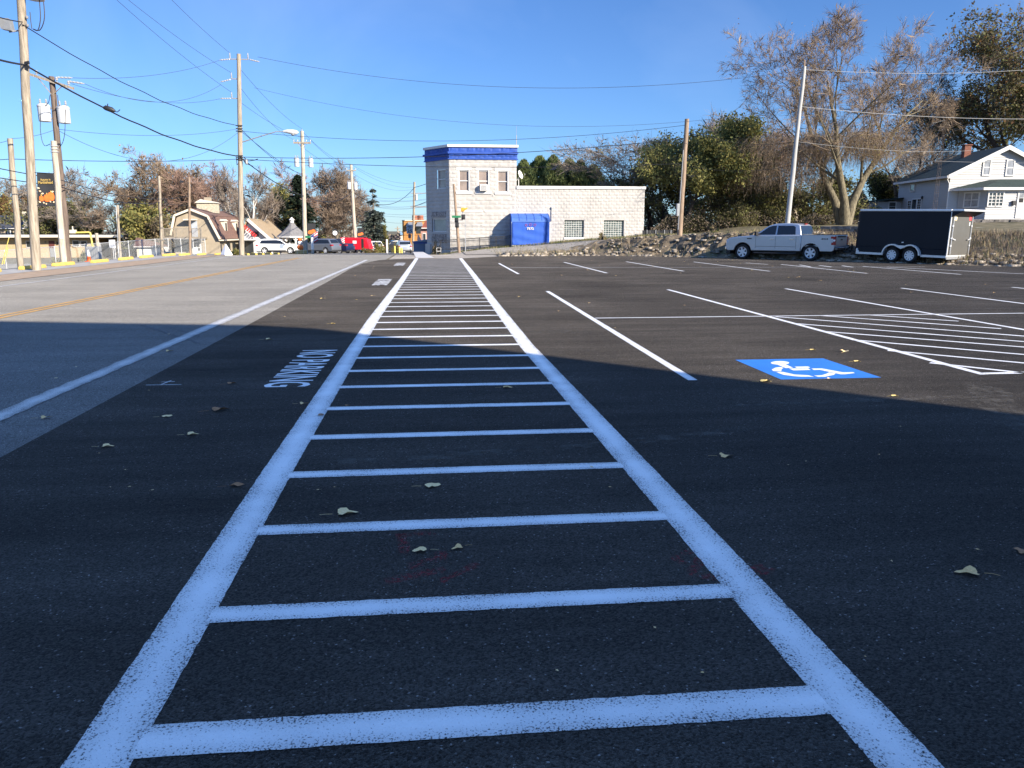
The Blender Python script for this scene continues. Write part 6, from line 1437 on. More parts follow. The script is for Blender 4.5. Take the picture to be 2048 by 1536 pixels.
for x in (18.5, 44):
    mb = MB(); bx_px(mb, x - 3.8, 460, x + 3.8, 469.5, Yg, -.1, -.004); w_ = mb.build('window', m_wtrim, gh, go)
    mb = MB(); bx_px(mb, x - 1.6, 461.2, x + 1.6, 468.3, Yg, -.12, -.102); mb.build('pane', m_glass, w_, go)
    mb = MB(); bx_px(mb, x - 6.8, 459.5, x - 4, 470, Yg, -.07, -.004); mb.build('shutter', m_black, w_, go); mb = MB(); bx_px(mb, x + 4, 459.5, x + 6.8, 470, Yg, -.07, -.004); mb.build('shutter', m_black, w_, go)
# white shed
Ys_ = 98.0; zb = H(PXm(290, Ys_), Ys_); sh = thing('white_shed', 'low white shed with brown hipped roof behind the fence', 'shed', (PXm(290, Ys_), Ys_, zb)); go = (PXm(290, Ys_), Ys_, zb)
mb = MB(); bx_px(mb, 269, 492, 307, 515, Ys_, 0, 5); mb.build('wall', mat('shed_white', (.62, .62, .58), .8, .08, 2), sh, go)
mb = MB(); x0, x1 = PXm(266, Ys_), PXm(310, Ys_); ze = PZ(491.5, Ys_); ap0, ap1 = PY(272, 475, Ys_ + 2.5), PY(276, 475, Ys_ + 2.5)
mb.poly([(x0, Ys_ - .3, ze), (x1, Ys_ - .3, ze), tuple(ap1), tuple(ap0)]); mb.poly([(x1, Ys_ - .3, ze), (x1, Ys_ + 5.3, ze), tuple(ap1)]); mb.poly([(x0, Ys_ - .3, ze), tuple(ap0), (x0, Ys_ + 5.3, ze)]); mb.poly([(x0, Ys_ + 5.3, ze), tuple(ap0), tuple(ap1), (x1, Ys_ + 5.3, ze)]); mb.build('roof', m_brown, sh, go)
mb = MB(); bx_px(mb, 266, 491.4, 310, 493, Ys_, -.35, -.3); mb.build('fascia', m_wtrim, sh, go)
mb = MB(); bx_px(mb, 270, 495, 275, 514, Ys_, -.04, -.004); bx_px(mb, 286.5, 499, 288, 504, Ys_, -.05, -.004); mb.build('door', m_cream, sh, go)
# gambrel building
Yq = 85.0; zb = H(PXm(400, Yq), Yq); gm = thing('gambrel_building', 'tan stucco gambrel-roofed building with brown shingles and a wooden deck', 'building', (PXm(400, Yq), Yq, zb)); go = (PXm(400, Yq), Yq, zb)
DG = 13.0
P2 = lambda x, y, d=0: (PXm(x, Yq), Yq + d, PZ(y, Yq, 400))
out = [(347, 514), (347, 461), (356, 433.5), (386, 421.5), (418, 434.5), (437, 478), (437, 514)]
mb = MB(); pts = [P2(x, y) for x, y in out]; mb.prism([(p[0], p[2]) for p in pts], Yq, Yq + DG, 'xz'); mb.build('wall', m_tan, gm, go)
mb = MB(); rl = [(343, 471), (353.5, 432), (386, 419.5), (419.5, 433), (440.5, 479)]
for (a, b_) in zip(rl[:-1], rl[1:]):
    p0, p1 = P2(*a), P2(*b_); n = Vector((p1[0] - p0[0], 0, p1[2] - p0[2])); nn = Vector((-n.z, 0, n.x)).normalized() * .14
    lo = [Vector((p0[0], Yq - .35, p0[2])), Vector((p1[0], Yq - .35, p1[2])), Vector((p1[0], Yq + DG + .3, p1[2])), Vector((p0[0], Yq + DG + .3, p0[2]))]
    mb.hexa(lo, [q + nn for q in lo])
rf = mb.build('roof', m_brown, gm, go)
mb = MB()
for (a, b_) in zip(rl[:-1], rl[1:]):
    p0, p1 = Vector(P2(*a)), Vector(P2(*b_)); mb.bar(p0 + Vector((0, -.42, .02)), p1 + Vector((0, -.42, .02)), .06, .26, up=(0, 1, 0)) if False else mb.bar(p0 + Vector((0, -.4, .03)), p1 + Vector((0, -.4, .03)), .1, .22)
mb.build('rake_board', m_cream, gm, go)
mb = MB(); Yk = Yq + 5; xk0, xk1, xk2 = PXm(397, Yk), PXm(416, Yk), PXm(430, Yk); za, zt0, zt1 = PZ(427, Yk), PZ(407.5, Yk), PZ(403.5, Yk)
mb.box(xk0, xk2, Yk, Yk + 2.4, za - 1.5, zt0); mb.build('stone_turret', mat('turret_stone', (.42, .38, .29), .9, .3, 5, .4, 14), rf, go)
mb = MB(); xm_ = (xk0 + xk1) / 2; mb.hexa([(xk0 - .15, Yk - .2, zt0), (xk2 + .15, Yk - .2, zt0), (xk2 + .15, Yk + 2.6, zt0), (xk0 - .15, Yk + 2.6, zt0)], [(xm_ - .05, Yk - .1, zt1 + .15), (xk2 + .0, Yk - .1, zt0 + .1), (xk2, Yk + 2.5, zt0 + .1), (xm_ - .05, Yk + 2.5, zt1 + .15)]); mb.build('turret_roof', m_cream, rf, go)
mb = MB(); q = PY(413, 399, Yk); mb.box(q.x - .3, q.x + .3, Yk + .2, Yk + .9, zt0, q.z + .25); mb.build('chimney', m_tan, rf, go)
# dormer windows on the steep brown side, and side wall openings
xs_ = PXm(440.5, Yq)
for f, nm in ((.26, 0), (.62, 1)):
    yq = Yq + DG * f; za, zb_ = PZ(471, Yq + 4), PZ(452, Yq + 4)
    x_out = xs_ - .25; mb = MB(); mb.box(x_out - 1.4, x_out, yq - .55, yq + .55, za + .2, zb_ + .5); mb.hexa([(x_out - 1.6, yq - .75, zb_ + .5), (x_out + .1, yq - .75, zb_ + .5), (x_out + .1, yq + .75, zb_ + .5), (x_out - 1.6, yq + .75, zb_ + .5)], [(x_out - 1.6, yq - .05, zb_ + .75), (x_out + .1, yq - .05, zb_ + .7), (x_out + .1, yq + .05, zb_ + .7), (x_out - 1.6, yq + .05, zb_ + .75)])
    dm = mb.build('dormer', m_cream, rf, go); mb = MB(); mb.box(x_out + .004, x_out + .02, yq - .28, yq + .28, za + .5, zb_ + .3); mb.build('pane', m_glass, dm, go)
mb = MB(); xs2 = PXm(437, Yq)
for f0, f1 in ((.2, .32), (.4, .5), (.62, .75)): mb.box(xs2 + .003, xs2 + .05, Yq + DG * f0, Yq + DG * f1, PZ(506, Yq), PZ(486, Yq))
mb.build('side_window', m_glass, gm, go)
mb = MB(); mb.box(xs2, xs2 + .5, Yq - .2, Yq + DG + .2, PZ(481, Yq), PZ(478.5, Yq)); mb.build('gutter', m_cream, gm, go)
# deck and door
Yd = Yq - 2.2; mb = MB(); bx_px(mb, 325, 473.5, 402, 477, Yd, 0, 2.15); dk = mb.build('deck', mat('grey_timber', (.25, .22, .18), .85, .2, 4), gm, go)
mb = MB(); 
for k in range(34): x = 325 + 77 * k / 33; bx_px(mb, x - .35, 457.5, x + .35, 473.4, Yd, .02, .07)
bx_px(mb, 324, 456.6, 402.5, 457.9, Yd, 0, .1); mb.build('balustrade', MATS['grey_timber'], dk, go)
for x in (326, 352, 401.5):
    mb = MB(); bx_px(mb, x - .9, 454 if x != 352 else 457, x + .9, 512 if x > 400 else 477, Yd, -.06, .1); mb.build('post', MATS['grey_timber'], dk, go)
for x in (330, 358):
    mb = MB(); mb.bar(PY(x, 477, Yd + .3), PY(x + 7, 491, Yq - .1), .1, .1); mb.build('brace', m_cream, dk, go)
mb = MB(); bx_px(mb, 382, 482.5, 400, 507, Yq, -.1, -.003); w_ = mb.build('door', m_wtrim, gm, go)
mb = MB(); bx_px(mb, 384.5, 484, 390.5, 493, Yq, -.115, -.104); bx_px(mb, 392, 484, 397.5, 493, Yq, -.115, -.104); bx_px(mb, 394, 494.5, 397.5, 500, Yq, -.115, -.104); mb.build('pane', m_glass, w_, go)
mb = MB(); bx_px(mb, 372.5, 480, 407, 482.3, Yq, -.9, -.003); mb.build('door_hood', m_cream, gm, go)
mb = MB(); bx_px(mb, 383.5, 442, 395.5, 473, Yq, -.06, -.003); mb.build('loft_door', mat('pale_blue_grey', (.38, .42, .48), .6, .08), gm, go)
mb = MB(); bx_px(mb, 374, 439, 396, 441.5, Yq, -1.0, -.003); mb.build('loft_hood', m_cream, gm, go)
# shop with red edged gable
Yw = 92.0; zb = H(PXm(520, Yw), Yw); sw_ = thing('gabled_shop', 'grey white gabled shop with tan roof and red striped edge behind the lamp pole', 'shop', (PXm(520, Yw), Yw, zb)); go = (PXm(520, Yw), Yw, zb)
mb = MB(); outl = [(487, 515), (487, 470), (498, 441), (543, 481), (543, 515)]; mb.prism([(PXm(x, Yw), PZ(y, Yw, 520)) for x, y in outl], Yw, Yw + 9, 'xz'); mb.build('wall', mat('grey_white_board', (.50, .51, .52), .7, .06, 3), sw_, go)
mb = MB(); a0, a1 = PY(497, 439, Yw), PY(546, 482, Yw); off_ = Vector((0, 10, 0)); lo = [a0 + Vector((0, -.4, 0)), a1 + Vector((0, -.4, 0)), a1 + off_, a0 + off_]; mb.hexa(lo, [q + Vector((.12, 0, .12)) for q in lo]); a2 = PY(484, 473, Yw); lo = [a2 + Vector((0, -.4, 0)), a0 + Vector((0, -.4, 0)), a0 + off_, a2 + off_]; mb.hexa(lo, [q + Vector((-.1, 0, .12)) for q in lo]); mb.build('roof', mat('tan_shingle', (.30, .225, .14), .9, .2, 4), sw_, go)
mb = MB(); mb.bar(a0 + Vector((0, -.5, 0)), a1 + Vector((0, -.5, 0)), .1, .3); mb.build('rake_board', m_wtrim, sw_, go)
mb = MB(); q0, q1 = PY(488, 452, Yw - .6), PY(513, 474, Yw - .6)
for k in range(7): p0, p1 = q0.lerp(q1, k / 7), q0.lerp(q1, (k + .62) / 7); mb.bar(p0, p1, .08, .42)
mb.build('red_stripe', mat('red_trim', (.5, .03, .03), .6, .1), sw_, go)
mb = MB(); bx_px(mb, 487, 477, 512, 479.5, Yw, -1.5, -.003); mb.build('door_hood', m_wtrim, sw_, go)
mb = MB(); bx_px(mb, 488, 482, 505, 508, Yw, -.06, -.003); mb.build('shopfront', m_glass, sw_, go)
mb = MB(); bx_px(mb, 502, 463, 517, 473, Yw, -.06, -.003); mb.build('gable_window', m_glass, sw_, go)
# tall roof behind with white cupola
Yw2 = 104.0; mb = MB(); z0 = H(PXm(540, Yw2), Yw2); wh = thing('tan_roof_house', 'house with steep tan roof and white cupola behind the gabled shop', 'house', (PXm(540, Yw2), Yw2, z0)); go = (PXm(540, Yw2), Yw2, z0)
bx_px(mb, 512, 478, 562, 512, Yw2, 1, 8); mb.build('wall', mat('shed_white', (.6, .6, .58)), wh, go)
mb = MB(); A_ = [PY(508, 479, Yw2), PY(566, 479, Yw2), PY(538, 439, Yw2 + 4), PY(514, 439, Yw2 + 4)]; mb.poly(A_); Bk = [PY(566, 479, Yw2) + Vector((0, 9, 0)), PY(508, 479, Yw2) + Vector((0, 9, 0))]; mb.poly([A_[1], Bk[0], A_[2]]); mb.poly([Bk[0], Bk[1], A_[3], A_[2]]); mb.poly([Bk[1], A_[0], A_[3]]); mb.build('roof', MATS['tan_shingle'], wh, go)
mb = MB(); q = PY(532, 437, Yw2 + 4); mb.box(q.x - .35, q.x + .35, q.y - .35, q.y + .35, q.z - .8, q.z + .1); mb.lathe([(.6, .1), (.02, .6)], 4, q); mb.build('cupola', m_wtrim, wh, go)
# gazebo
Ya = 90.0; zc_ = H(PXm(580, Ya), Ya); gz = thing('gazebo', 'octagonal gazebo with grey shingle roof, white arches and a little cupola', 'gazebo', (PXm(578.5, Ya), Ya + 1.9, zc_))
rr_ = (PXm(611, Ya) - PXm(546, Ya)) / 2; ze = PZ(472, Ya) - zc_; za = PZ(446, Ya + 2) - zc_
mb = MB(); prof = [(rr_, ze), (rr_ * .62, ze + (za - ze) * .36), (rr_ * .30, ze + (za - ze) * .72), (.22, za)]; mb.lathe(prof, 8, (0, 0, 0)); mb.build('roof', mat('grey_shingle', (.17, .165, .165), .9, .2, 4), gz)
mb = MB(); mb.lathe([(.22, za - .05), (.22, za + .3), (.34, za + .31), (.04, za + .62)], 8); mb.build('cupola', m_wtrim, gz)
mb = MB(); mb.lathe([(rr_ + .02, ze - .16), (rr_ + .02, ze - .002), (rr_ - .25, ze - .002), (rr_ - .25, ze - .16)], 8, closed=False); mb.build('eave_board', m_wtrim, gz)
for k in range(8):
    a = PI / 8 + k * PI / 4; b_ = a + PI / 4; x, y = (rr_ - .35) * math.cos(a), (rr_ - .35) * math.sin(a); mb = MB(); mb.box(x - .08, x + .08, y - .08, y + .08, .3, ze - .1); mb.build('post', m_wtrim, gz)
    x2, y2 = (rr_ - .35) * math.cos(b_), (rr_ - .35) * math.sin(b_); mb = MB()
    mb.tube([(x + (x2 - x) * f, y + (y2 - y) * f, ze - .75 + .6 * math.sin(f * PI) ** .6) for f in [i / 8 for i in range(9)]], .06, 5); mb.build('arch', m_wtrim, gz)
    if k != 6: mb = MB(); mb.bar((x, y, 1.05), (x2, y2, 1.05), .06, .08); mb.bar((x, y, .45), (x2, y2, .45), .05, .06); [mb.bar((x + (x2 - x) * f, y + (y2 - y) * f, .45), (x + (x2 - x) * f, y + (y2 - y) * f, 1.05), .03, .03) for f in [i / 10 for i in range(1, 10)]]; mb.build('railing', m_wtrim, gz)
mb = MB(); mb.lathe([(rr_ - .2, 0), (rr_ - .2, .3)], 8); mb.build('floor_deck', MATS['grey_timber'], gz)
# street clock
Yk = 98; p = PY(672, 504, Yk); z = H(p.x, p.y); ck = thing('street_clock', 'black post clock with round white face near the red trailer', 'clock', (p.x, p.y, z)); zc_ = PZ(466, Yk) - z
mb = MB(); mb.lathe([(.18, 0), (.14, .5), (.07, .7), (.06, zc_ - .4)], 10); mb.build('post', m_black, ck)
mb = MB(); mb.lathe([(.36, -.12), (.36, .12)], 20, (0, 0, zc_), 'y'); mb.box(-.2, .2, -.1, .1, zc_ + .34, zc_ + .52); mb.build('case', m_black, ck)
mb = MB(); mb.lathe([(.001, -.13), (.28, -.13)], 20, (0, 0, zc_), 'y', closed=False); fc = mb.build('dial', m_white, ck); mb = MB(); mb.bar((0, -.14, zc_), (.0, -.14, zc_ + .2), .03, .02); mb.bar((0, -.14, zc_), (.13, -.14, zc_ + .04), .03, .02); mb.build('hand', m_black, fc)
# pumpkins by the second pole, white post, street sign, flags, banners
def blob(x0, r, sq, z): 
    mb = MB(); mb.lathe([(.02, -r * sq * .9), (r * .6, -r * sq * .8), (r, 0), (r * .7, r * sq * .8), (.05, r * sq * .8)], 14, (x0, 0, z)); return mb
p = PY(602, 505, 72); z = H(p.x, p.y); m_pk = mat('pumpkin_orange', (.78, .17, .03))
hb = thing('hay_bale', 'pale straw bale under stacked pumpkins beside the gazebo', 'hay bale', (p.x, p.y, z)); mb = MB(); mb.box(-.5, .5, -.3, .3, 0, .36); mb.build('bale', mat('straw', (.46, .33, .14), .95, .25, 12, .6, 50), hb, bevel=.05); mb = MB(); mb.box(-.3, -.27, -.305, .305, -.0, .366); mb.box(.27, .3, -.305, .305, -.0, .366); mb.build('twine', m_cream, hb)
for x0, r, zz, m_, lab in ((-.05, .3, .60, m_pk, 'large orange pumpkin lowest in the stack on the straw bale'), (-.05, .24, 1.0, m_white, 'white pumpkin in the middle of the stack on the straw bale'), (-.05, .2, 1.34, m_pk, 'small orange pumpkin topping the stack on the straw bale')):
    o = blob(x0, r, .85, 0).build('pumpkin', m_, None, smooth=60); o.location = (p.x, p.y, z + zz); tag(o, lab, 'pumpkin', 'stacked pumpkins by the gazebo')
p = PY(625.5, 507, 70); z = H(p.x, p.y); wp = thing('white_post', 'thick white post standing before the grey suv', 'post', (p.x, p.y, z)); mb = MB(); mb.tube([(0, 0, -.05), (0, 0, .42)], .12, 10); mb.build('base', m_w3, wp); mb = MB(); mb.tube([(0, 0, .42), (0, 0, 1.45)], .115, 10); mb.build('sleeve', m_white, wp)
mb = MB(); mb.box(-.35, .25, -.02, .02, 0, .2); o = mb.build('street_sign', mat('sign_green', (.02, .16, .07), .4, .05), None); q = PY(618.5, 476, 74); o.location = tuple(q); tag(o, 'small green street name sign on the pole past the gazebo', 'street sign')
def flag(px, py, Y, label, s=1.0):
    q = PY(px, py, Y); f = thing('flag', label, 'flag', tuple(q)); mb = MB(); mb.tube([(0, 0, 0), (.75 * s, 0, .5 * s)], .025, 6); mb.build('pole', m_white, f)
    st_ = MB(); rd = MB()
    for k in range(7):
        a, b_ = k / 7, (k + 1) / 7; P_ = lambda u, v: (.1 * s + .62 * s * u, .03 * math.sin(u * 6), .07 * s + .41 * s * u - .75 * s * v - .1 * v * u)
        (rd if k % 2 == 0 else st_).add([P_(i / 5, v) for v in (a, b_) for i in range(6)], [(i, i + 1, i + 7, i + 6) for i in range(5)])
    st_.build('white_stripe', m_white, f); rd.build('red_stripe', mat('flag_red', (.45, .03, .05), .7, .1), f)
    mb = MB(); mb.poly([(.1 * s, -.035, .07 * s), (.36 * s, -.035, .24 * s), (.36 * s, -.035, -.1 * s), (.1 * s, -.035, -.27 * s)]); mb.build('canton', mat('flag_blue', (.03, .05, .2), .7, .1), f)
flag(620, 473, 74, 'striped flag on the pole past the gazebo'); flag(676, 482, 97, 'striped flag leaning over the dark blue pickup', 1.1)
def pbanner(px, py, Y, label, w_=.62, h_=1.3):
    q = PY(px, py, Y); f = thing('banner', label, 'banner', tuple(q), 0, 'autumn banners on the poles'); mb = MB(); mb.box(0, w_, -.01, .01, -h_, 0); mb.build('cloth', MATS['banner_black'], f); mb = MB()
    for k in range(3): mb.poly([(w_ * (.28 + .22 * k) + .19 * math.cos(a * PI / 6), -.016 - .002 * k, -h_ * .62 + .05 * k + .17 * math.sin(a * PI / 6)) for a in range(12)])
    mb.build('pumpkin', m_pump, f); mb = MB(); mb.bar((-.1, 0, 0), (w_, 0, 0), .03, .03); mb.build('rod', m_black, f)
pbanner(614.5, 447, 75, 'distant pumpkin banner on the pole past the gazebo', .75, 1.3); pbanner(714.5, 456, 104, 'distant pumpkin banner on the pole beside the red trailer', .8, 1.35)
p = PY(774, 497, 100); z = H(p.x, p.y); mb = MB(); mb.tube([(0, 0, 0), (0, 0, PZ(480, 100) - z)], .12, 8); mb.lathe([(.14, 0), (.16, .05), (.02, .12)], 8, (0, 0, PZ(480, 100) - z)); o = mb.build('marker_post', m_white, None); o.location = (p.x, p.y, z); tag(o, 'white post at the planting bed right of the blue spruce', 'post')
for k, px in enumerate((789.5, 799, 803.5)):
    p = PY(px, 502, 92 + k); z = H(p.x, p.y); mb = MB(); mb.tube([(0, 0, 0), (0, 0, .75 - .1 * k)], .11, 10); mb.lathe([(.11, .0), (.08, .06), (.02, .09)], 10, (0, 0, .75 - .1 * k)); o = mb.build('bollard', m_ypipe, None); o.location = (p.x, p.y, z); tag(o, ('tallest yellow bollard, leftmost of the three', 'middle yellow bollard of the three by the planting bed', 'shortest yellow bollard, nearest the speed sign')[k], 'bollard', 'yellow bollards past the blue spruce')
# white pyramid sign
p = PY(453, 510.5, 57); z = H(p.x, p.y); py_ = thing('pyramid_marker', 'white pyramid-shaped marker left of the lamp pole', 'marker', (p.x, p.y, z)); mb = MB(); mb.lathe([(.42, 0), (.42, .06), (.05, .74), (.02, .76)], 4); mb.build('body', m_white, py_); mb = MB(); mb.box(-.32, .32, -.32, .32, -.03, .004); mb.build('base', m_conc, py_)
# orange brick building and its neighbour
Yo = 134.0; zb = H(PXm(830, Yo), Yo); ob = thing('orange_brick_building', 'flat-roofed orange brick building with hooded windows, left of the white building', 'building', (PXm(830, Yo), Yo, zb)); go = (PXm(830, Yo), Yo, zb)
mb = MB(); bx_px(mb, 805, 442, 905, 503, Yo, 0, 14); mb.build('wall', mat('orange_brick', (.40, .20, .06), .9, .12, 3, .15, 30), ob, go)
mb = MB(); bx_px(mb, 804.3, 440.4, 905.5, 442, Yo, -.15, 14.1); mb.build('coping', m_cream, ob, go)
mb = MB(); bx_px(mb, 805.5, 469.5, 870, 470.2, Yo, -.05, -.003); mb.build('string_course', mat('dark_brick', (.22, .10, .04), .9, .1), ob, go)
mb = MB(); 
for x in (829.5, 841): mb.lathe([(.6, 0), (.45, .5), (.5, .55), (.5, .9)], 8, (PXm(x, Yo), Yo + 4, PZ(441, Yo) ))
mb.build('roof_vent', mat('rust_vent', (.25, .09, .05), .8, .2), ob, go)
for x in (819, 837.5):
    mb = MB(); q = PY(x, 449, Yo); mb.hexa([q + Vector(v) for v in ((-.5, -1.5, -.3), (.7, -1.5, -.3), (.7, 0, -.3), (-.5, 0, -.3))], [q + Vector(v) for v in ((-.2, -.2, .4), (.6, -.2, .4), (.6, 0, .4), (-.2, 0, .4))]); mb.build('window_hood', m_gray, ob, go)
    mb = MB(); mb.box(q.x - .45, q.x + .6, Yo - .05, Yo - .003, q.z - 1.5, q.z - .35); mb.build('window', m_glass, ob, go)
Yn = 116.0; zb = H(PXm(850, Yn), Yn); nb = thing('red_roof_house', 'narrow house with red tiled roof and white eave, half hidden by the white building', 'house', (PXm(850, Yn), Yn, zb)); go = (PXm(850, Yn), Yn, zb)
mb = MB(); bx_px(mb, 841.5, 456, 890, 503, Yn, 0, 8); mb.build('wall', mat('rose_stucco', (.35, .20, .17), .8, .1), nb, go)
mb = MB(); a0 = [PY(843, 455.5, Yn - .5), PY(892, 455.5, Yn - .5), PY(890, 441, Yn + 3), PY(851, 441, Yn + 3)]; mb.poly(a0); mb.poly([a0[0], a0[3], PY(843, 455.5, Yn - .5) + Vector((0, 7, 0))]); mb.build('roof', mat('red_tile', (.26, .07, .035), .85, .25, 6), nb, go)
mb = MB(); bx_px(mb, 843, 455.6, 892, 457.2, Yn, -.6, -.5); mb.build('eave', m_wtrim, nb, go); mb = MB(); bx_px(mb, 845, 466, 852, 481, Yn, -.08, -.003); w_ = mb.build('window', m_wtrim, nb, go); mb = MB(); bx_px(mb, 846, 467.3, 851, 480, Yn, -.1, -.083); mb.build('pane', m_glass, w_, go)
p = PY(836, 481, 112); mb = MB(); mb.poly([(0, 0, .95), (.35, .02, .35), (.5, .03, -.1), (.15, .0, -.3), (-.12, 0, .1)]); mb.add([(0, .04, .95), (.35, .06, .35), (.5, .07, -.1), (.15, .04, -.3), (-.12, .04, .1)], [(4, 3, 2, 1, 0)]); mb.tube([(-.02, .02, -.6), (-.0, .02, 1.05)], .025, 5); o = mb.build('shop_flag', mat('navy_cloth', (.03, .03, .06), .8, .2, 8), None); o.location = tuple(p); tag(o, 'dark drooping flag beside the red-roofed house', 'flag')
# distant roofs at the vanishing point
for k, (x0, x1, y0, y1, Y, col, lab) in enumerate(((776, 800, 470, 486, 190, (.16, .11, .10), 'low brown roofed house far down the road'), (797, 806, 462, 480, 210, (.20, .32, .42), 'small blue gabled building far down the road'))):
    zb = H(PXm(x0, Y), Y); f = thing('distant_house', lab, 'house', (PXm(x0, Y), Y, zb)); go = (PXm(x0, Y), Y, zb)
    mb = MB(); bx_px(mb, x0 + .5, y0 + 8, x1 - .5, 492, Y, 0, 8); mb.build('wall', m_cream, f, go); mb = MB(); A0, A1 = PY(x0, y0 + 8, Y - .5), PY(x1, y0 + 8, Y - .5); B0, B1 = PY(x0 + (3 if k == 0 else 4.4), y0, Y + 4), PY(x1 - (1 if k == 0 else 4.4), y0, Y + 4); mb.poly([A0, A1, B1, B0]); mb.poly([A0, B0, A0 + Vector((0, 9, 0))]); mb.poly([A1, A1 + Vector((0, 9, 0)), B1]); mb.build('roof', mat('far_roof_%s' % ('brown', 'blue')[k], col, .9, .1), f, go)
ppole('far5', 'very distant thin utility pole above the far roofs', 795.5, 487, 795, 453, 175, .16, .12, m_w1, seed=21); crossarm('far5', PZ(457, 175), .6, 0, 0, (), .12)
# speed limit sign
p = PY(820.5, 505, 78); z = H(p.x, p.y); ss = thing('speed_limit_sign', 'speed limit 25 sign on a dark post left of the white building', 'road sign', (p.x, p.y, z)); z0, z1 = PZ(466.5, 78) - z, PZ(449.5, 78) - z
mb = MB(); mb.bar((0, 0, 0), (0, 0, z1), .06, .05); mb.build('post', m_black, ss); m_sgn = mat('sign_white', (.55, .57, .60), .5, .03)
mb = MB(); mb.box(-.31, .31, -.06, -.04, z0, z1); pn_ = mb.build('panel', m_sgn, ss, bevel=.02)
for s, zz, wd, hh in (('SPEED', .80, .42, .11), ('LIMIT', .62, .38, .11), ('25', .28, .44, .30)):
    t = text_mb(s, wd, hh, Matrix.Translation((0, -.066, z0 + (z1 - z0) * zz)) @ Matrix.Rotation(PI / 2, 4, 'X'), bold=.02); t.build('lettering', m_black, pn_)
mb = MB(); mb.box(-.16, .12, -.06, -.04, PZ(476, 78) - z, PZ(468, 78) - z); mb.build('plate', mat('brown_plate', (.22, .13, .12), .6, .1), ss)
# crossing signals and street sign by the white building
Yp = 55.0; p = PY(918.5, 500, Yp); z = H(p.x, p.y)
pp = thing('signal_pole', 'leaning brown wooden pole with pedestrian signals before the white wall', 'signal pole', (p.x, p.y, z)); go = (p.x, p.y, z)
tp = PY(907.5, 368, Yp); q = lambda py: Vector((p.x, Yp, z)).lerp(tp, (PZ(py, Yp, 910) - z) / (tp.z - z))
mb = MB(); mb.tube([(p.x, Yp, z - .1), q(430), tp], [.115, .095, .075], 10); mb.build('shaft', m_w4, pp, go)
mb = MB(); a = q(414); e = PY(922.5, 414.5, Yp); mb.tube([a, e, PY(925, 417, Yp)], .03, 6); a = q(440); mb.tube([a, PY(925, 440, Yp), PY(926, 437, Yp)], .03, 6); mb.tube([PY(925.5, 423, Yp), PY(926, 433, Yp)], .03, 6); mb.build('arm', m_gray, pp, go)
mb = MB(); c = PY(925.5, 419.5, Yp); mb.box(c.x - .12, c.x + .12, Yp - .15, Yp + .15, c.z - .13, c.z + .14); mb.hexa([c + Vector(v) for v in ((.13, -.13, -.05), (.32, -.13, .06), (.32, .13, .06), (.13, .13, -.05))], [c + Vector(v) for v in ((.13, -.13, .1), (.35, -.13, .16), (.35, .13, .16), (.13, .13, .1))]); mb.build('amber_signal', mat('amber_housing', (.60, .33, .03), .5, .08), pp, go, bevel=.015)
mb = MB()
for x, y in ((926.5, 434), (913, 440), (914, 450)): c = PY(x, y, Yp); mb.box(c.x - .13, c.x + .13, Yp - .14, Yp + .14, c.z - .17, c.z + .17); mb.lathe([(.1, -.2), (.1, -.1)], 10, (c.x, Yp, c.z), 'y')
mb.build('black_signal', m_black, pp, go, bevel=.01)
mb = MB(); c = PY(913.5, 433.5, Yp); mb.box(PXm(904, Yp), PXm(922, Yp), Yp - .16, Yp - .14, c.z - .075, c.z + .075); sn = mb.build('street_sign', mat('sign_green', (.02, .16, .07)), pp, go)
sn['label'] = 'green street name sign'
p = PY(931, 500, Yp + .3); z = H(p.x, p.y); mb = MB(); mb.bar((0, 0, 0), (0, 0, PZ(426, Yp + .3) - z), .06, .05); o = mb.build('sign_post', m_galv, None); o.location = (p.x, p.y, z); tag(o, 'bare galvanised sign post right of the leaning signal pole', 'sign post')
p = PY(877.5, 502, 56); z = H(p.x, p.y); fr_ = thing('planter_frame', 'small white tubular frame at the chamfered corner of the building', 'frame', (p.x, p.y, z)); mb = MB(); mb.tube([(-.15, 0, 0), (-.15, 0, .48), (.15, 0, .48), (.15, 0, 0)], .022, 6); mb.build('tube', m_white, fr_); mb = MB(); mb.tube([(-.15, 0, .25), (.15, 0, .25)], .018, 6); mb.build('rung', m_white, fr_)
# ================================================================== VEGETATION
def np_mesh(name, V, F, mats, MI=None, smooth=False):
    """V (n,3); F list of (m,k) index arrays"""
    me = bpy.data.meshes.new(name); me.vertices.add(len(V)); me.vertices.foreach_set('co', np.ascontiguousarray(V, np.float32).ravel())
    loops = np.concatenate([f.ravel() for f in F]).astype(np.int32); cnt = np.concatenate([np.full(len(f), f.shape[1]) for f in F]).astype(np.int32)
    st_ = np.concatenate([[0], np.cumsum(cnt)[:-1]]).astype(np.int32)
    me.loops.add(len(loops)); me.loops.foreach_set('vertex_index', loops); me.polygons.add(len(cnt)); me.polygons.foreach_set('loop_start', st_)
    try: me.polygons.foreach_set('loop_total', cnt)
    except Exception: pass
    for m in mats: me.materials.append(m)
    if MI is not None: me.polygons.foreach_set('material_index', np.concatenate(MI).astype(np.int32))
    me.update(calc_edges=True); me.validate()
    return me
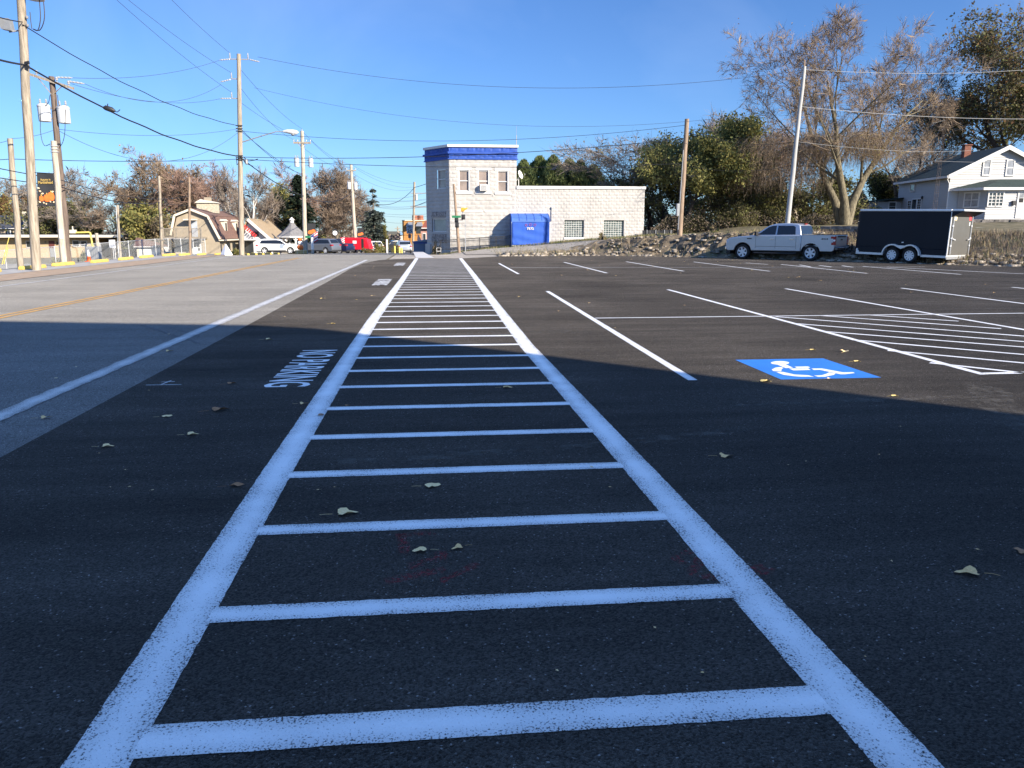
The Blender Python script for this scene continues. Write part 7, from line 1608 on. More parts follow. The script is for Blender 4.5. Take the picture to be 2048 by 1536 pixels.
def tubes(polys, sides):
    """polys: list of (pts(k,3), r(k)) with equal k -> verts, quads"""
    P = np.array([p for p, r in polys]); Rr = np.array([r for p, r in polys]); n, k, _ = P.shape
    T = np.empty_like(P); T[:, 1:-1] = P[:, 2:] - P[:, :-2]; T[:, 0] = P[:, 1] - P[:, 0]; T[:, -1] = P[:, -1] - P[:, -2]
    T /= np.linalg.norm(T, axis=2, keepdims=True) + 1e-9
    ref = np.tile(np.array([.31, .17, .93]), (n, k, 1)); flat = np.abs(T[:, :1, 2:3]) > .85; ref = np.where(flat, np.array([.93, .31, .17]), ref)
    X = np.cross(T, ref); X /= np.linalg.norm(X, axis=2, keepdims=True) + 1e-9; Y = np.cross(T, X)
    a = np.arange(sides) * 2 * PI / sides
    V = P[:, :, None, :] + (X[:, :, None, :] * np.cos(a)[None, None, :, None] + Y[:, :, None, :] * np.sin(a)[None, None, :, None]) * Rr[:, :, None, None]
    idx = np.arange(n * k * sides).reshape(n, k, sides)
    q = np.stack([idx[:, :-1], np.roll(idx, -1, 2)[:, :-1], np.roll(idx, -1, 2)[:, 1:], idx[:, 1:]], -1).reshape(-1, 4)
    return V.reshape(-1, 3), q
def cards(cen, size, rng, flat=.0, aspect=.6):
    n = len(cen); d = rng.normal(size=(n, 3)); d[:, 2] *= 1 - flat; d /= np.linalg.norm(d, axis=1, keepdims=True); e = rng.normal(size=(n, 3)); e = np.cross(d, e); e /= np.linalg.norm(e, axis=1, keepdims=True)
    s = (size * rng.uniform(.6, 1.4, n))[:, None]; a, b = d * s, e * s * aspect
    V = np.stack([cen - a, cen - b * .9 + a * .1, cen + a, cen + b * .9 + a * .1], 1).reshape(-1, 3)
    return V, np.arange(4 * n).reshape(n, 4)
def rotvec(d, ang, rng):
    r = rng.normal(size=3); ax = np.cross(d, r); ax /= np.linalg.norm(ax) + 1e-9
    return d * math.cos(ang) + np.cross(ax, d) * math.sin(ang)
def grow_tree(seed, n=(7, 6, 5, 4), L=(6, .62, .58, .55, .5), ang=(.75, .8, .85, .9), up=(.0, .10, .06, .03, .0), wander=.10, fork=.28, r0=.3, droop=0.0, multi=1, spreadstem=.25, tip=.012, rr=.55):
    rng = np.random.default_rng(seed); out = {}
    UPV = np.array([0, 0, 1.0])
    def rec(p, d, l, r, lev):
        k = 7 if lev == 0 else (5 if lev < 3 else 4); pts = [p]; dirs = [d]
        for i in range(k - 1):
            d = d + rng.normal(size=3) * wander * (1 + .12 * lev) + UPV * (up[min(lev, len(up) - 1)] - (droop if lev >= 2 else 0)); d = d / np.linalg.norm(d); p = p + d * l / (k - 1); pts.append(p); dirs.append(d)
        rad = np.linspace(r, max(tip * .6, r * (.13 if lev == 0 else (.2 if lev == 1 else .3))), k)
        if lev == 0: rad[0] *= 1.35
        out.setdefault((lev, k), []).append((np.array(pts), rad))
        if lev < len(n):
            m = n[lev]
            for j in range(m):
                lo = fork if lev == 0 else .22
                t = lo + (1 - lo) * ((j + rng.uniform(.2, .8)) / m); x = t * (k - 1); i = min(int(x), k - 2); f = x - i
                q = pts[i] * (1 - f) + pts[i + 1] * f; dd = dirs[i + 1]
                nd = rotvec(dd, ang[min(lev, len(ang) - 1)] * rng.uniform(.6, 1.25), rng)
                if lev == 0: nd[2] = abs(nd[2]) * .8 + .15
                nd /= np.linalg.norm(nd)
                ll = l * L[min(lev + 1, len(L) - 1)] * rng.uniform(.65, 1.2) * (1.15 - .45 * t)
                rec(q, nd, ll, max(tip, (rad[i] * (1 - f) + rad[i + 1] * f) * rr * rng.uniform(.8, 1.1)), lev + 1)
    for s in range(multi):
        a = 2 * PI * s / max(1, multi) + rng.uniform(0, 1); d = np.array([math.cos(a) * spreadstem * (multi > 1), math.sin(a) * spreadstem * (multi > 1), 1.0]); d /= np.linalg.norm(d)
        rec(np.array([math.cos(a) * .12 * (multi > 1), math.sin(a) * .12 * (multi > 1), 0]), d, L[0], r0 / (multi ** .35), 0)
    return out, rng
def spray(tips, m, ln, wd, rng, up=.25):
    T = np.concatenate([np.stack([p[i], p[i + 1]], 0)[None] for p in tips for i in range(len(p) - 1)]); n = len(T); k = int(n * m)
    wl = np.linalg.norm(T[:, 1] - T[:, 0], axis=1); idx = rng.choice(n, k, p=wl / wl.sum()); f = rng.random(k)[:, None]; a, b = T[idx, 0], T[idx, 1]; c = a * (1 - f) + b * f; d = b - a; d /= np.linalg.norm(d, axis=1, keepdims=True) + 1e-9
    d = d + rng.normal(size=(k, 3)) * .55 + np.array([0, 0, up]); d /= np.linalg.norm(d, axis=1, keepdims=True); l = (ln * rng.uniform(.4, 1.3, k))[:, None]; e = np.cross(d, rng.normal(size=(k, 3))); e /= np.linalg.norm(e, axis=1, keepdims=True) + 1e-9
    mid = c + d * l * .55 + rng.normal(size=(k, 3)) * l * .05; end = c + d * l + rng.normal(size=(k, 3)) * l * .12
    V = np.stack([c - e * wd, c + e * wd, mid + e * wd * .7, end, mid - e * wd * .7], 1).reshape(-1, 3)
    return V, np.arange(5 * k).reshape(k, 5)
def make_tree(name, seed, Ht, W, label, loc, bark, twig, leaf=None, nleaf=0, lsize=.12, grp=None, sp=5, sl=.8, sw=.011, spup=.25, trunk_lev=2, rz=0.0, leaf_lo=0.0, cat='tree', leafjit=.35, src=None, leanx=0, **kw):
    if src is not None:
        r = copy_tree(src); r.location = loc; r.rotation_euler = (0, 0, rz); d = src['dims']; r.scale = (W / d[1], W / d[1], Ht / d[0]); return tag(r, label, cat, grp)
    out, rng = grow_tree(seed, **kw)
    allp = np.concatenate([p for v in out.values() for p, r in v]); h = np.percentile(allp[:, 2], 99.7); wd = (np.percentile(allp[:, 0], 99) - np.percentile(allp[:, 0], 1) + np.percentile(allp[:, 1], 99) - np.percentile(allp[:, 1], 1)) / 2
    S = np.array([W / wd, W / wd, Ht / h])
    root = thing(name, label, cat, loc, rz, grp); root['dims'] = [Ht, W]
    tv, tf, cv, cf = [], [], [], []; nt_ = nc = 0; tips = []
    for (lev, k), ps in out.items():
        ps = [(p * S, r) for p, r in ps]; sides = 10 if lev == 0 else (6 if lev == 1 else (4 if lev == 2 else 3)); V, q = tubes(ps, sides)
        if lev < trunk_lev: tv.append(V); tf.append(q + nt_); nt_ += len(V)
        else: cv.append(V); cf.append(q + nc); nc += len(V)
        if lev >= len(kw.get('n', (7, 6, 5, 4))) - 1: tips += [p for p, r in ps]
    me = np_mesh('trunk', np.concatenate(tv), tf, [bark]); me.shade_smooth(); o = bpy.data.objects.new('trunk', me); C.objects.link(o); o.parent = root
    if sp:
        V, q = spray(tips, sp, sl, sw, rng, spup); cv.append(V); cf.append(q + nc); nc += len(V)
    MI = [np.zeros(len(f)) for f in cf]; mats = [twig]
    if leaf and nleaf:
        tp = np.concatenate(tips); tp = tp[tp[:, 2] > leaf_lo * Ht]; c = tp[rng.integers(0, len(tp), nleaf)] + rng.normal(size=(nleaf, 3)) * leafjit
        lvs = leaf if isinstance(leaf, (list, tuple)) else [leaf]
        V, q = cards(c, lsize, rng); cv.append(V); cf.append(q + nc); MI.append(1 + (rng.random(len(q)) * len(lvs)).astype(int)); mats += lvs
    me = np_mesh('crown', np.concatenate(cv), cf, mats, MI); o = bpy.data.objects.new('crown', me); C.objects.link(o); o.parent = root
    return root
m_bark = mat('grey_bark', (.17, .14, .11), .95, .3, 4, .6, 18, col2=(.30, .26, .20), stretch=(4, 4, .7)); m_barkd = mat('dark_bark', (.05, .042, .036), .95, .3, 4, .5, 18, stretch=(4, 4, .7)); m_barkl = mat('olive_bark', (.085, .072, .048), .95, .3, 3, .8, 14, col2=(.22, .19, .125), stretch=(3, 3, .6))
m_birch = mat('white_birch_bark', (.62, .58, .52), .8, .2, 5, .2, 20, stretch=(1, 1, 4))
def twm(n, c, v=.3): return mat(n, c, .95, v, .5)
m_tw_brown = twm('brown_twigs', (.20, .15, .11)); m_tw_grey = twm('grey_twigs', (.20, .165, .135)); m_tw_red = twm('reddish_twigs', (.24, .155, .12)); m_tw_tan = twm('tan_twigs', (.22, .165, .115)); m_tw_dark = twm('dark_twigs', (.065, .055, .045))
def lfm(n, c, c2, s=.8):
    m = mat(n, c, .8, .2, s, col2=c2, ramp=(.3, .7), spec=.25)
    if 'Translucent BSDF' not in m.node_tree.nodes:
        t = m.node_tree; N = t.nodes; K = t.links; b = N['Principled BSDF']; tr_ = N.new('ShaderNodeBsdfTranslucent'); tr_.inputs['Color'].default_value = (*[min(1, q * 1.4) for q in c2], 1); mx = N.new('ShaderNodeMixShader'); mx.inputs['Fac'].default_value = .25
        K.new(b.outputs[0], mx.inputs[1]); K.new(tr_.outputs[0], mx.inputs[2]); K.new(mx.outputs[0], N['Material Output'].inputs['Surface'])
    return m
l_green = lfm('olive_leaves', (.085, .10, .03), (.21, .21, .07)); l_yel = lfm('yellowing_leaves', (.17, .155, .045), (.30, .26, .085)); l_brown = lfm('russet_leaves', (.10, .052, .022), (.19, .105, .05)); l_oak = lfm('dull_oak_leaves', (.085, .08, .042), (.19, .165, .09)); l_arb = lfm('arborvitae_sprays', (.06, .095, .03), (.19, .22, .085), 1.2); l_spr = lfm('spruce_needles', (.008, .018, .010), (.024, .038, .020), 1.0); l_bsp = lfm('blue_spruce_needles', (.028, .042, .034), (.10, .12, .105), 1.3); l_tan = lfm('tan_leaves', (.20, .15, .09), (.33, .26, .16))
def gp(px, Y, py=465): x = PXm(px, Y); return (x, Y, H(x, Y) - .05)
def hpx(py, Y, z): return PZ(py, Y) - z      # height of the pixel row above base z
# --- the big bare tree at right, forked low
Yt = 57.0; b_ = gp(1688, Yt)
BIGRZ = 2.2
big = make_tree('bare_shade_tree', 12, hpx(22, Yt, b_[2]), 15.2, 'great spreading bare tree with forked olive trunk above the black trailer', b_, m_barkl, m_tw_tan, [l_brown, l_tan], 2600, .06, sp=2.1, sl=.6, sw=.007, n=(7, 7, 6, 5), L=(8.5, .58, .56, .52, .5, .42), ang=(.7, .75, .8, .85, .9), up=(.02, .10, .05, .02, .0), wander=.11, fork=.22, r0=.50, rr=.52, multi=3, spreadstem=.30, tip=.012, trunk_lev=2, leaf_lo=.35, rz=BIGRZ)
# drooping dry shoots and ivy round the fork
def curtain(name, label, c, rx, ry, z0, z1, nstr, seed, m, leaf=None, nleaf=0, lsize=.07, cat='vine', slen=(.8, 2.2)):
    rng = np.random.default_rng(seed); ps = []
    for i in range(nstr):
        a = rng.uniform(0, 2 * PI); r = math.sqrt(rng.random()); p = np.array([rx * r * math.cos(a), ry * r * math.sin(a), rng.uniform(z0 * .55 + z1 * .45, z1)]); l = rng.uniform(*slen); o_ = np.array([math.cos(a), math.sin(a), 0]) * rng.uniform(-.1, .6)
        pts = [p]
        for k in range(4): pts.append(pts[-1] + np.array([o_[0] * .25 + rng.normal() * .07, o_[1] * .25 + rng.normal() * .07, (.12 - .34 * k) * .4]) * l)
        pts = np.array(pts); pts[:, 2] = np.maximum(pts[:, 2], .05); ps.append((pts, np.linspace(.011, .005, 5)))
    V, q = tubes(ps, 3); Vs, F, MI, mats = [V], [q], [np.zeros(len(q))], [m]
    if leaf: cpt = np.concatenate([p for p, r in ps]); cc = cpt[rng.integers(0, len(cpt), nleaf)] + rng.normal(size=(nleaf, 3)) * .15; v2, q2 = cards(cc, lsize, rng); Vs.append(v2); F.append(q2 + len(V)); lv = leaf if isinstance(leaf, list) else [leaf]; MI.append(1 + (rng.random(len(q2)) * len(lv)).astype(int)); mats += lv
    o = bpy.data.objects.new(name, np_mesh(name, np.concatenate(Vs), F, mats, MI)); C.objects.link(o); o.location = c; return tag(o, label, cat)
curtain('dry_vine', 'tangle of tan drooping shoots hanging round the fork of the great bare tree', b_, 3.6, 2.4, 3.4, 6.8, 1900, 31, m_tw_tan, [l_tan, l_yel], 1800, .06)
curtain('dry_vine', 'brown drooping thicket of shoots left of the great bare tree, behind the pale pole', gp(1550, 58), 3.4, 2.4, .6, 6.6, 2200, 32, m_tw_tan, [l_brown, l_tan], 1800, .06)
# --- green trees right of the white building
def leafy(px, Y, top, wpx, seed, label, leaf, nleaf, bark=m_barkd, tw=m_tw_dark, ls=.11, **kw):
    b = gp(px, Y); a = dict(n=(7, 6, 5, 4), L=(5, .62, .6, .55, .5), r0=.22, fork=.14, wander=.12, up=(0, .12, .05, .0), leafjit=.38, rz=seed * 1.3); a.update(kw)
    return make_tree('leafy_tree', seed, hpx(top, Y, b[2]), wpx / 1560 * Y, label, b, bark, tw, leaf, nleaf, ls, sp=1.2, **a)
leafy(1375, 62, 238, 205, 41, 'broad olive green tree behind the brown pole on the bank', [l_green, l_green, l_yel], 30000)
leafy(1440, 64, 262, 170, 42, 'yellow-green tree behind the broad olive one, nearer the pickup', [l_green, l_yel], 20000, grp=None)
leafy(1325, 66, 275, 130, 43, 'smaller dark green tree left of the broad olive one', [l_green, l_oak], 13000)
leafy(1480, 64, 352, 170, 44, 'low shrubby green tree in front of the bare thicket behind the pickup', [l_green, l_oak, l_yel], 9000, fork=.05, r0=.12)
leafy(1600, 66, 355, 170, 45, 'low dark shrubby tree behind the pickup, right of the pale pole', [l_oak, l_green], 8500, fork=.05, r0=.12)
leafy(1768, 74, 345, 120, 46, 'dark evergreen-looking tree between the great bare tree and the house', [l_spr, l_green], 14000, fork=.05)
def bare(px, Y, top, wpx, seed, label, tw=m_tw_grey, bark=m_bark, name='bare_tree', leaf=None, nleaf=0, ls=.1, **kw):
    b = gp(px, Y); a = dict(n=(7, 7, 6, 5), L=(5.5, .62, .58, .55, .5), r0=.24, fork=.2, wander=.11, up=(0, .13, .06, .02, 0), rz=seed * .7); a.update(kw)
    a.setdefault('sw', .00017 * Y); a.setdefault('sl', .9); a.setdefault('sp', .62); a.setdefault('tip', .00020 * Y)
    return make_tree(name, seed, hpx(top, Y, b[2]), wpx / 1560 * Y, label, b, bark, tw, leaf, nleaf, ls, **a)
bare(1300, 68, 262, 215, 51, 'pale grey bare tree leaning out from behind the wing of the white building', m_tw_grey, m_barkd, fork=.28, n=(7, 7, 6, 6), leaf=l_oak, nleaf=700)
bare(1500, 70, 232, 190, 52, 'bare brown tree right of the yellow-green one', m_tw_brown, leaf=l_brown, nleaf=700)
bare(1590, 69, 250, 220, 53, 'bare reddish tree behind the pale leaning pole', m_tw_red, leaf=l_brown, nleaf=700)
bare(1445, 74, 225, 170, 54, 'bare grey tree rising behind the green trees', m_tw_grey)
bare(1790, 72, 255, 170, 55, 'bare grey tree behind the great bare one, left of the house', m_tw_grey)
bare(1885, 74, 120, 165, 56, 'tall bare dark-limbed tree behind the red chimney', m_tw_dark, m_barkd, fork=.3, n=(6, 6, 6, 5), leaf=l_oak, nleaf=900, r0=.26)
bare(1840, 80, 190, 150, 57, 'thin bare tree behind the lattice tower', m_tw_grey)
leafy(2082, 70, -20, 310, 47, 'huge dull-leaved oak towering over the white house', [l_oak, l_oak, l_green, l_oak, l_brown], 17000, m_barkd, m_tw_dark, .14, n=(8, 7, 6, 4), fork=.3, r0=.5, leafjit=.4)
leafy(1968, 76, 130, 150, 48, 'thinner dark-leaved tree behind the gable of the white house', [l_oak, l_green], 6500, m_barkd, m_tw_dark, .14, fork=.3)
b_ = gp(2045, 69); curtain('ivy', 'yellow-green ivy hanging on the trunk of the huge oak', (b_[0], b_[1], b_[2]), 1.6, 1.6, 5.5, 12.0, 1400, 36, m_tw_tan, [l_yel, l_yel, l_green], 9000, .12, slen=(1, 2.4))
# --- arborvitae row behind the white building
def arbor(px, Y, top, wpx, seed, label, leaf=l_arb, n=9000, nm='arborvitae', grp=None):
    b = gp(px, Y); b = (b[0], b[1], .6); h = PZ(top, Y) - .6; W = wpx / 1560 * Y / 2; rng = np.random.default_rng(seed); root = thing(nm, label, 'tree', b, 0, grp)
    V, q = tubes([(np.array([[0, 0, 0], [0, 0, h * .5], [.03, 0, h * .93]]), np.array([.14, .08, .02]))], 8); o = bpy.data.objects.new('trunk', np_mesh('trunk', V, [q], [m_barkd])); C.objects.link(o); o.parent = root
    t = rng.random(n) ** .8; a = rng.uniform(0, 2 * PI, n); lob = 1 + .20 * np.sin(a * 5 + t * 9 + seed) + .16 * np.sin(t * 34 + a * 3) + .10 * np.sin(t * 70 + a * 7); env = np.minimum(1, .30 + t * 3.0) * np.power(np.clip(1 - t, 0, 1), .55) * 1.1
    r = W * env * lob * np.sqrt(rng.uniform(.35, 1.0, n)); c = np.stack([r * np.cos(a), r * np.sin(a), t * h + rng.normal(size=n) * .06], 1)
    d = np.stack([np.cos(a) * .5, np.sin(a) * .5, np.full(n, 1.0)], 1) + rng.normal(size=(n, 3)) * .35; d /= np.linalg.norm(d, axis=1, keepdims=True); e = np.cross(d, rng.normal(size=(n, 3))); e /= np.linalg.norm(e, axis=1, keepdims=True); s = rng.uniform(.10, .24, n)[:, None]
    V = np.stack([c - d * s, c + e * s * .35, c + d * s, c - e * s * .35], 1).reshape(-1, 3); o = bpy.data.objects.new('crown', np_mesh('crown', V, [np.arange(4 * n).reshape(n, 4)], [leaf])); C.objects.link(o); o.parent = root; return root
for i, (px, tp, wd, lb) in enumerate(((1047, 322, 84, 'leftmost, half behind the satellite dish'), (1078, 314, 100, 'second from the tall block'), (1105, 312, 92, 'tallest and sharpest, in the middle of the row'), (1136, 319, 92, 'left of the twin tips'), (1158, 322, 90, 'right of the twin tips'), (1184, 331, 104, 'rightmost and lowest of the row'))):
    arbor(px, 72 + (i % 2) * 1.2, tp, wd, 60 + i, 'dark green arborvitae behind the low wing, ' + lb, grp='arborvitae row behind the low wing')
# --- spruces
def spruce(px, Y, top, wpx, seed, label, leaf, bark=m_barkd, bare_top=0.0, dens=1.0, zb=None):
    b = gp(px, Y); h = hpx(top, Y, b[2]); W = wpx / 1560 * Y / 2; rng = np.random.default_rng(seed); root = thing('spruce_tree', label, 'tree', b)
    V, q = tubes([(np.array([[0, 0, 0], [0, 0, h * .5], [0, 0, h]]), np.array([.26, .15, .025]))], 8); o = bpy.data.objects.new('trunk', np_mesh('trunk', V, [q], [bark])); C.objects.link(o); o.parent = root
    ps = []; cs = []; ds = []
    z = .08 * h
    while z < h * .985:
        t = z / h; ln = W * (1 - t) ** .75 * (1.0 if t < .75 else .9) + .12; m = 8
        for k in range(m):
            a = rng.uniform(0, 2 * PI); l = ln * rng.uniform(.7, 1.12); pts = np.array([[f * l * math.cos(a), f * l * math.sin(a), z - l * .32 * f + l * .16 * f * f] for f in (0, .35, .7, 1)]); ps.append((pts, np.array([.03, .022, .014, .006])))
            if t < 1 - bare_top or rng.random() < .08:
                for f in np.arange(.15, 1.03, .085 / dens):
                    for _ in range(3):
                        p = np.array([f * l * math.cos(a), f * l * math.sin(a), z - l * .32 * f + l * .16 * f * f]); cs.append(p + rng.normal(size=3) * np.array([.10, .10, .07])); ds.append([math.cos(a) + rng.normal() * .6, math.sin(a) + rng.normal() * .6, -.35 + rng.normal() * .35])
        z += h * .026
    V, q = tubes(ps, 3); c = np.array(cs); n = len(c); d = np.array(ds); d /= np.linalg.norm(d, axis=1, keepdims=True); e = np.cross(d, rng.normal(size=(n, 3))); e /= np.linalg.norm(e, axis=1, keepdims=True); s = rng.uniform(.14, .30, n)[:, None]
    V2 = np.stack([c - d * s, c + e * s * .35, c + d * s, c - e * s * .35], 1).reshape(-1, 3)
    o = bpy.data.objects.new('crown', np_mesh('crown', np.concatenate([V, V2]), [q, np.arange(4 * n).reshape(n, 4) + len(V)], [bark, leaf], [np.zeros(len(q)), np.ones(n)])); C.objects.link(o); o.parent = root; return root
spruce(601, 106, 350, 96, 71, 'tall dark spruce behind the gazebo and the pale transformer pole', l_spr)
spruce(748, 107, 374, 66, 72, 'blue-grey spruce with bare dead top near the red trailer', l_bsp, m_bark, .36)
# --- trees on the left horizon
bare(288, 112, 314, 190, 81, 'wide vase-shaped bare tree left of the gambrel building', m_tw_tan, m_bark, leaf=[l_tan, l_brown], nleaf=2600, ls=.16, multi=3, spreadstem=.5, fork=.3, r0=.4)
bare(440, 112, 330, 150, 82, 'reddish bare tree rising behind the gambrel roof', m_tw_red, m_bark, multi=2, spreadstem=.35)
bare(395, 118, 345, 120, 83, 'bare brown tree left of the gambrel ridge', m_tw_brown, m_bark)
bare(520, 116, 332, 120, 84, 'bare reddish tree behind the white birch', m_tw_red, m_bark)
bare(499, 98, 338, 90, 85, 'white-barked birch beside the lamp pole', m_tw_grey, m_birch, name='birch_tree', n=(6, 6, 5, 4), fork=.2, r0=.22)
bare(470, 100, 345, 80, 86, 'second white birch leaning left over the brown shingles', m_tw_grey, m_birch, name='birch_tree', multi=2, spreadstem=.5, n=(5, 6, 5, 4), r0=.2)
bare(668, 126, 333, 105, 87, 'bare brown tree left of the third pole', m_tw_brown, m_bark, multi=3, spreadstem=.3, n=(7, 7, 6, 5))
bare(706, 132, 345, 70, 88, 'pale bare tree behind the third pole', m_tw_grey, m_bark)
bare(678, 118, 388, 95, 89, 'low twiggy brown tree behind the street clock', m_tw_brown, m_bark, n=(8, 8, 7, 5), fork=.08, r0=.14)
bare(640, 116, 395, 75, 90, 'low twiggy tree behind the white post', m_tw_brown, m_bark, fork=.08, r0=.14)
leafy(566, 112, 378, 66, 91, 'yellow-green tree between the birch and the dark spruce', [l_yel, l_green], 7000, ls=.2)
bare(535, 108, 392, 55, 92, 'low brown twiggy tree behind the gabled shop', m_tw_brown, m_bark, fork=.08)
bare(185, 122, 352, 150, 93, 'grey bare tree behind the long tan building', m_tw_grey, m_bark)
bare(120, 126, 345, 120, 94, 'pale bare tree behind the pumpkin banner', m_tw_grey, m_bark)
bare(225, 115, 372, 110, 95, 'brown thicket tree above the yellow pipe frame', m_tw_brown, m_bark, fork=.08)
leafy(275, 108, 418, 90, 96, 'yellow-olive shrubby tree above the white shed', [l_yel, l_green], 8000, ls=.2, fork=.05, r0=.12)
leafy(115, 122, 405, 110, 97, 'olive shrubby tree above the tan roof behind the stub pole', [l_oak, l_green], 9000, ls=.2, fork=.05, r0=.12)
leafy(165, 124, 412, 80, 98, 'green and yellow shrubby tree right of the stub pole', [l_green, l_yel], 6000, ls=.2, fork=.05, r0=.12)
leafy(10, 142, 398, 70, 99, 'round russet tree above the slate roof at the left edge', [l_brown, l_yel], 7000, ls=.2, fork=.1)
leafy(52, 140, 405, 50, 100, 'olive tree beside the beige chimney', [l_oak, l_brown], 4500, ls=.2, fork=.1)
bare(8, 150, 350, 90, 101, 'faint bare tree at the far left edge', m_tw_grey, m_bark)
bare(65, 150, 370, 110, 102, 'faint bare tree behind the near pole', m_tw_grey, m_bark)
bare(345, 122, 355, 90, 103, 'bare tree behind the slim grey pole left of the gambrel roof', m_tw_brown, m_bark, leaf=l_brown, nleaf=800, ls=.16)
leafy(330, 104, 440, 60, 104, 'brownish shrubby tree left of the gambrel deck', [l_oak, l_tan], 4000, ls=.18, fork=.05, r0=.1)
# --- shrubs
def shrub(px, Y, top, wpx, seed, label, leaf, n=1500, ls=.07, name='shrub', z=None, base=None, cat='shrub'):
    b = gp(px, Y) if base is None else base
    if z is not None: b = (b[0], b[1], z)
    h = max(.3, hpx(top, Y, b[2])); W = wpx / 1560 * Y / 2; rng = np.random.default_rng(seed); root = thing(name, label, cat, b)
    ps = []
    for i in range(14): a = rng.uniform(0, 2 * PI); e = np.array([W * .7 * math.cos(a) * rng.random(), W * .7 * math.sin(a) * rng.random(), h * rng.uniform(.6, .95)]); ps.append((np.array([[0, 0, 0], e * .5 + np.array([0, 0, h * .1]), e]), np.array([.03, .02, .008])))
    V, q = tubes(ps, 4); o = bpy.data.objects.new('stem', np_mesh('stem', V, [q], [m_barkd])); C.objects.link(o); o.parent = root
    k = max(6, n // 90); cl = rng.normal(size=(k, 3)); cl /= np.linalg.norm(cl, axis=1, keepdims=True); cl *= rng.uniform(.3, .95, k)[:, None]; cl[:, 2] = np.abs(cl[:, 2]); cl = cl * np.array([W, W, h * .9]) + np.array([0, 0, h * .08])
    c = cl[rng.integers(0, k, n)] + rng.normal(size=(n, 3)) * np.array([W, W, h]) * .14; c[:, 2] = np.abs(c[:, 2]); V, q = cards(c, ls, rng); lv = leaf if isinstance(leaf, list) else [leaf]
    o = bpy.data.objects.new('foliage', np_mesh('foliage', V, [q], lv, [(rng.random(n) * len(lv)).astype(int)])); C.objects.link(o); o.parent = root; return root
shrub(468, 60, 498, 24, 111, 'rounded green shrub between the pyramid marker and the lamp pole', [l_green, l_yel], 1800, .05)
shrub(171, 94, 494, 34, 112, 'low green shrub in front of the tan building windows', [l_green], 1800, .09)
shrub(104, 70, 513, 22, 113, 'yellow and green autumn shrub by the dark leaning pole', [l_yel, l_green], 700, .06)
shrub(755, 104, 481, 26, 114, 'yellow-green shrub under the blue spruce', [l_yel, l_green], 1500, .09); shrub(770, 106, 455, 12, 115, 'upright green shrub at the right foot of the blue spruce', [l_green, l_yel], 1600, .09)
shrub(790, 98, 488, 16, 116, 'small feathery shrub by the tallest yellow bollard', [l_yel, l_oak], 600, .07); shrub(735, 99, 494, 40, 117, 'low brown planting at the kerb beside the red trailer', [l_brown, l_green], 900, .07)
shrub(650, 104, 470, 30, 118, 'olive bush behind the grey suv', [l_yel, l_green], 1600, .1); shrub(632, 104, 473, 24, 119, 'reddish bush behind the white post', [l_brown], 1000, .1)
shrub(1205, 52.5, 465, 22, 120, 'wispy pale weed bush under the right glass block window', [l_tan, l_yel], 420, .05)
shrub(1428, 47, 452, 24, 121, 'spiky grey-green bush on the bank before the pickup bonnet', [l_green, l_tan], 900, .06); shrub(1628, 45.5, 450, 34, 122, 'dark bush on the bank behind the pickup bed', [l_spr, l_green], 2600, .06)
shrub(868, 56.5, 481, 26, 123, 'black twiggy plant with pale tips at the chamfered corner', [l_spr, l_tan], 700, .05)
for i, (px, Y, tp, wd) in enumerate(((1470, 60, 408, 90), (1540, 61, 412, 95), (1630, 65, 405, 90), (1385, 62, 425, 70), (1745, 66, 410, 60))):
    shrub(px, Y, tp, wd, 130 + i, ('dense dark undergrowth bush ' + ('above the pickup bonnet', 'above the pickup cab', 'above the pickup bed, right of the pale pole', 'right of the brown bank pole', 'between the forked trunk and the house')[i]), [l_oak, l_green, l_oak], 5200, .08)
# --- rubble, weeds and grass on the bank (uncountable)
def scatter(n, seed, test):
    rng = random.Random(seed); out = []
    while len(out) < n:
        s = rng.uniform(0, 46); x, y, nx_, ny_ = edge_at(s); d = test(rng); out.append((x + nx_ * d, y + ny_ * d, d, rng))
    return out
m_rock = mat('limestone_rubble', (.13, .105, .08), .9, .4, 1.6, .5, 14, col2=(.42, .37, .31))
V = []; F = []
rr = random.Random(77)
for x, y, d, rg in scatter(2600, 21, lambda q: q.choice([q.uniform(.05, .7), q.uniform(.1, 2.2)])):
    s = rr.choice([.02, .03, .045, .06, .09, .13]) * rr.uniform(.7, 1.4); z = H(x, y) + .15 * s + (.10 if d > .5 else 0); b0 = len(V); ax = rr.uniform(0, PI)
    for i, j, k in ((-1, -1, -1), (1, -1, -1), (1, 1, -1), (-1, 1, -1), (-1, -1, 1), (1, -1, 1), (1, 1, 1), (-1, 1, 1)):
        u, v, w_ = i * s * rr.uniform(.6, 1.2), j * s * rr.uniform(.5, 1), k * s * .42 * rr.uniform(.5, 1.2); V.append((x + u * math.cos(ax) - v * math.sin(ax), y + u * math.sin(ax) + v * math.cos(ax), z + w_))
    F += [(b0, b0 + 3, b0 + 2, b0 + 1), (b0 + 4, b0 + 5, b0 + 6, b0 + 7), (b0, b0 + 1, b0 + 5, b0 + 4), (b0 + 1, b0 + 2, b0 + 6, b0 + 5), (b0 + 2, b0 + 3, b0 + 7, b0 + 6), (b0 + 3, b0, b0 + 4, b0 + 7)]
o = bpy.data.objects.new('rubble', np_mesh('rubble', np.array(V), [np.array(F)], [m_rock])); C.objects.link(o); tag(o, 'pale limestone rubble along the foot of the bank', 'rubble', kind='stuff')
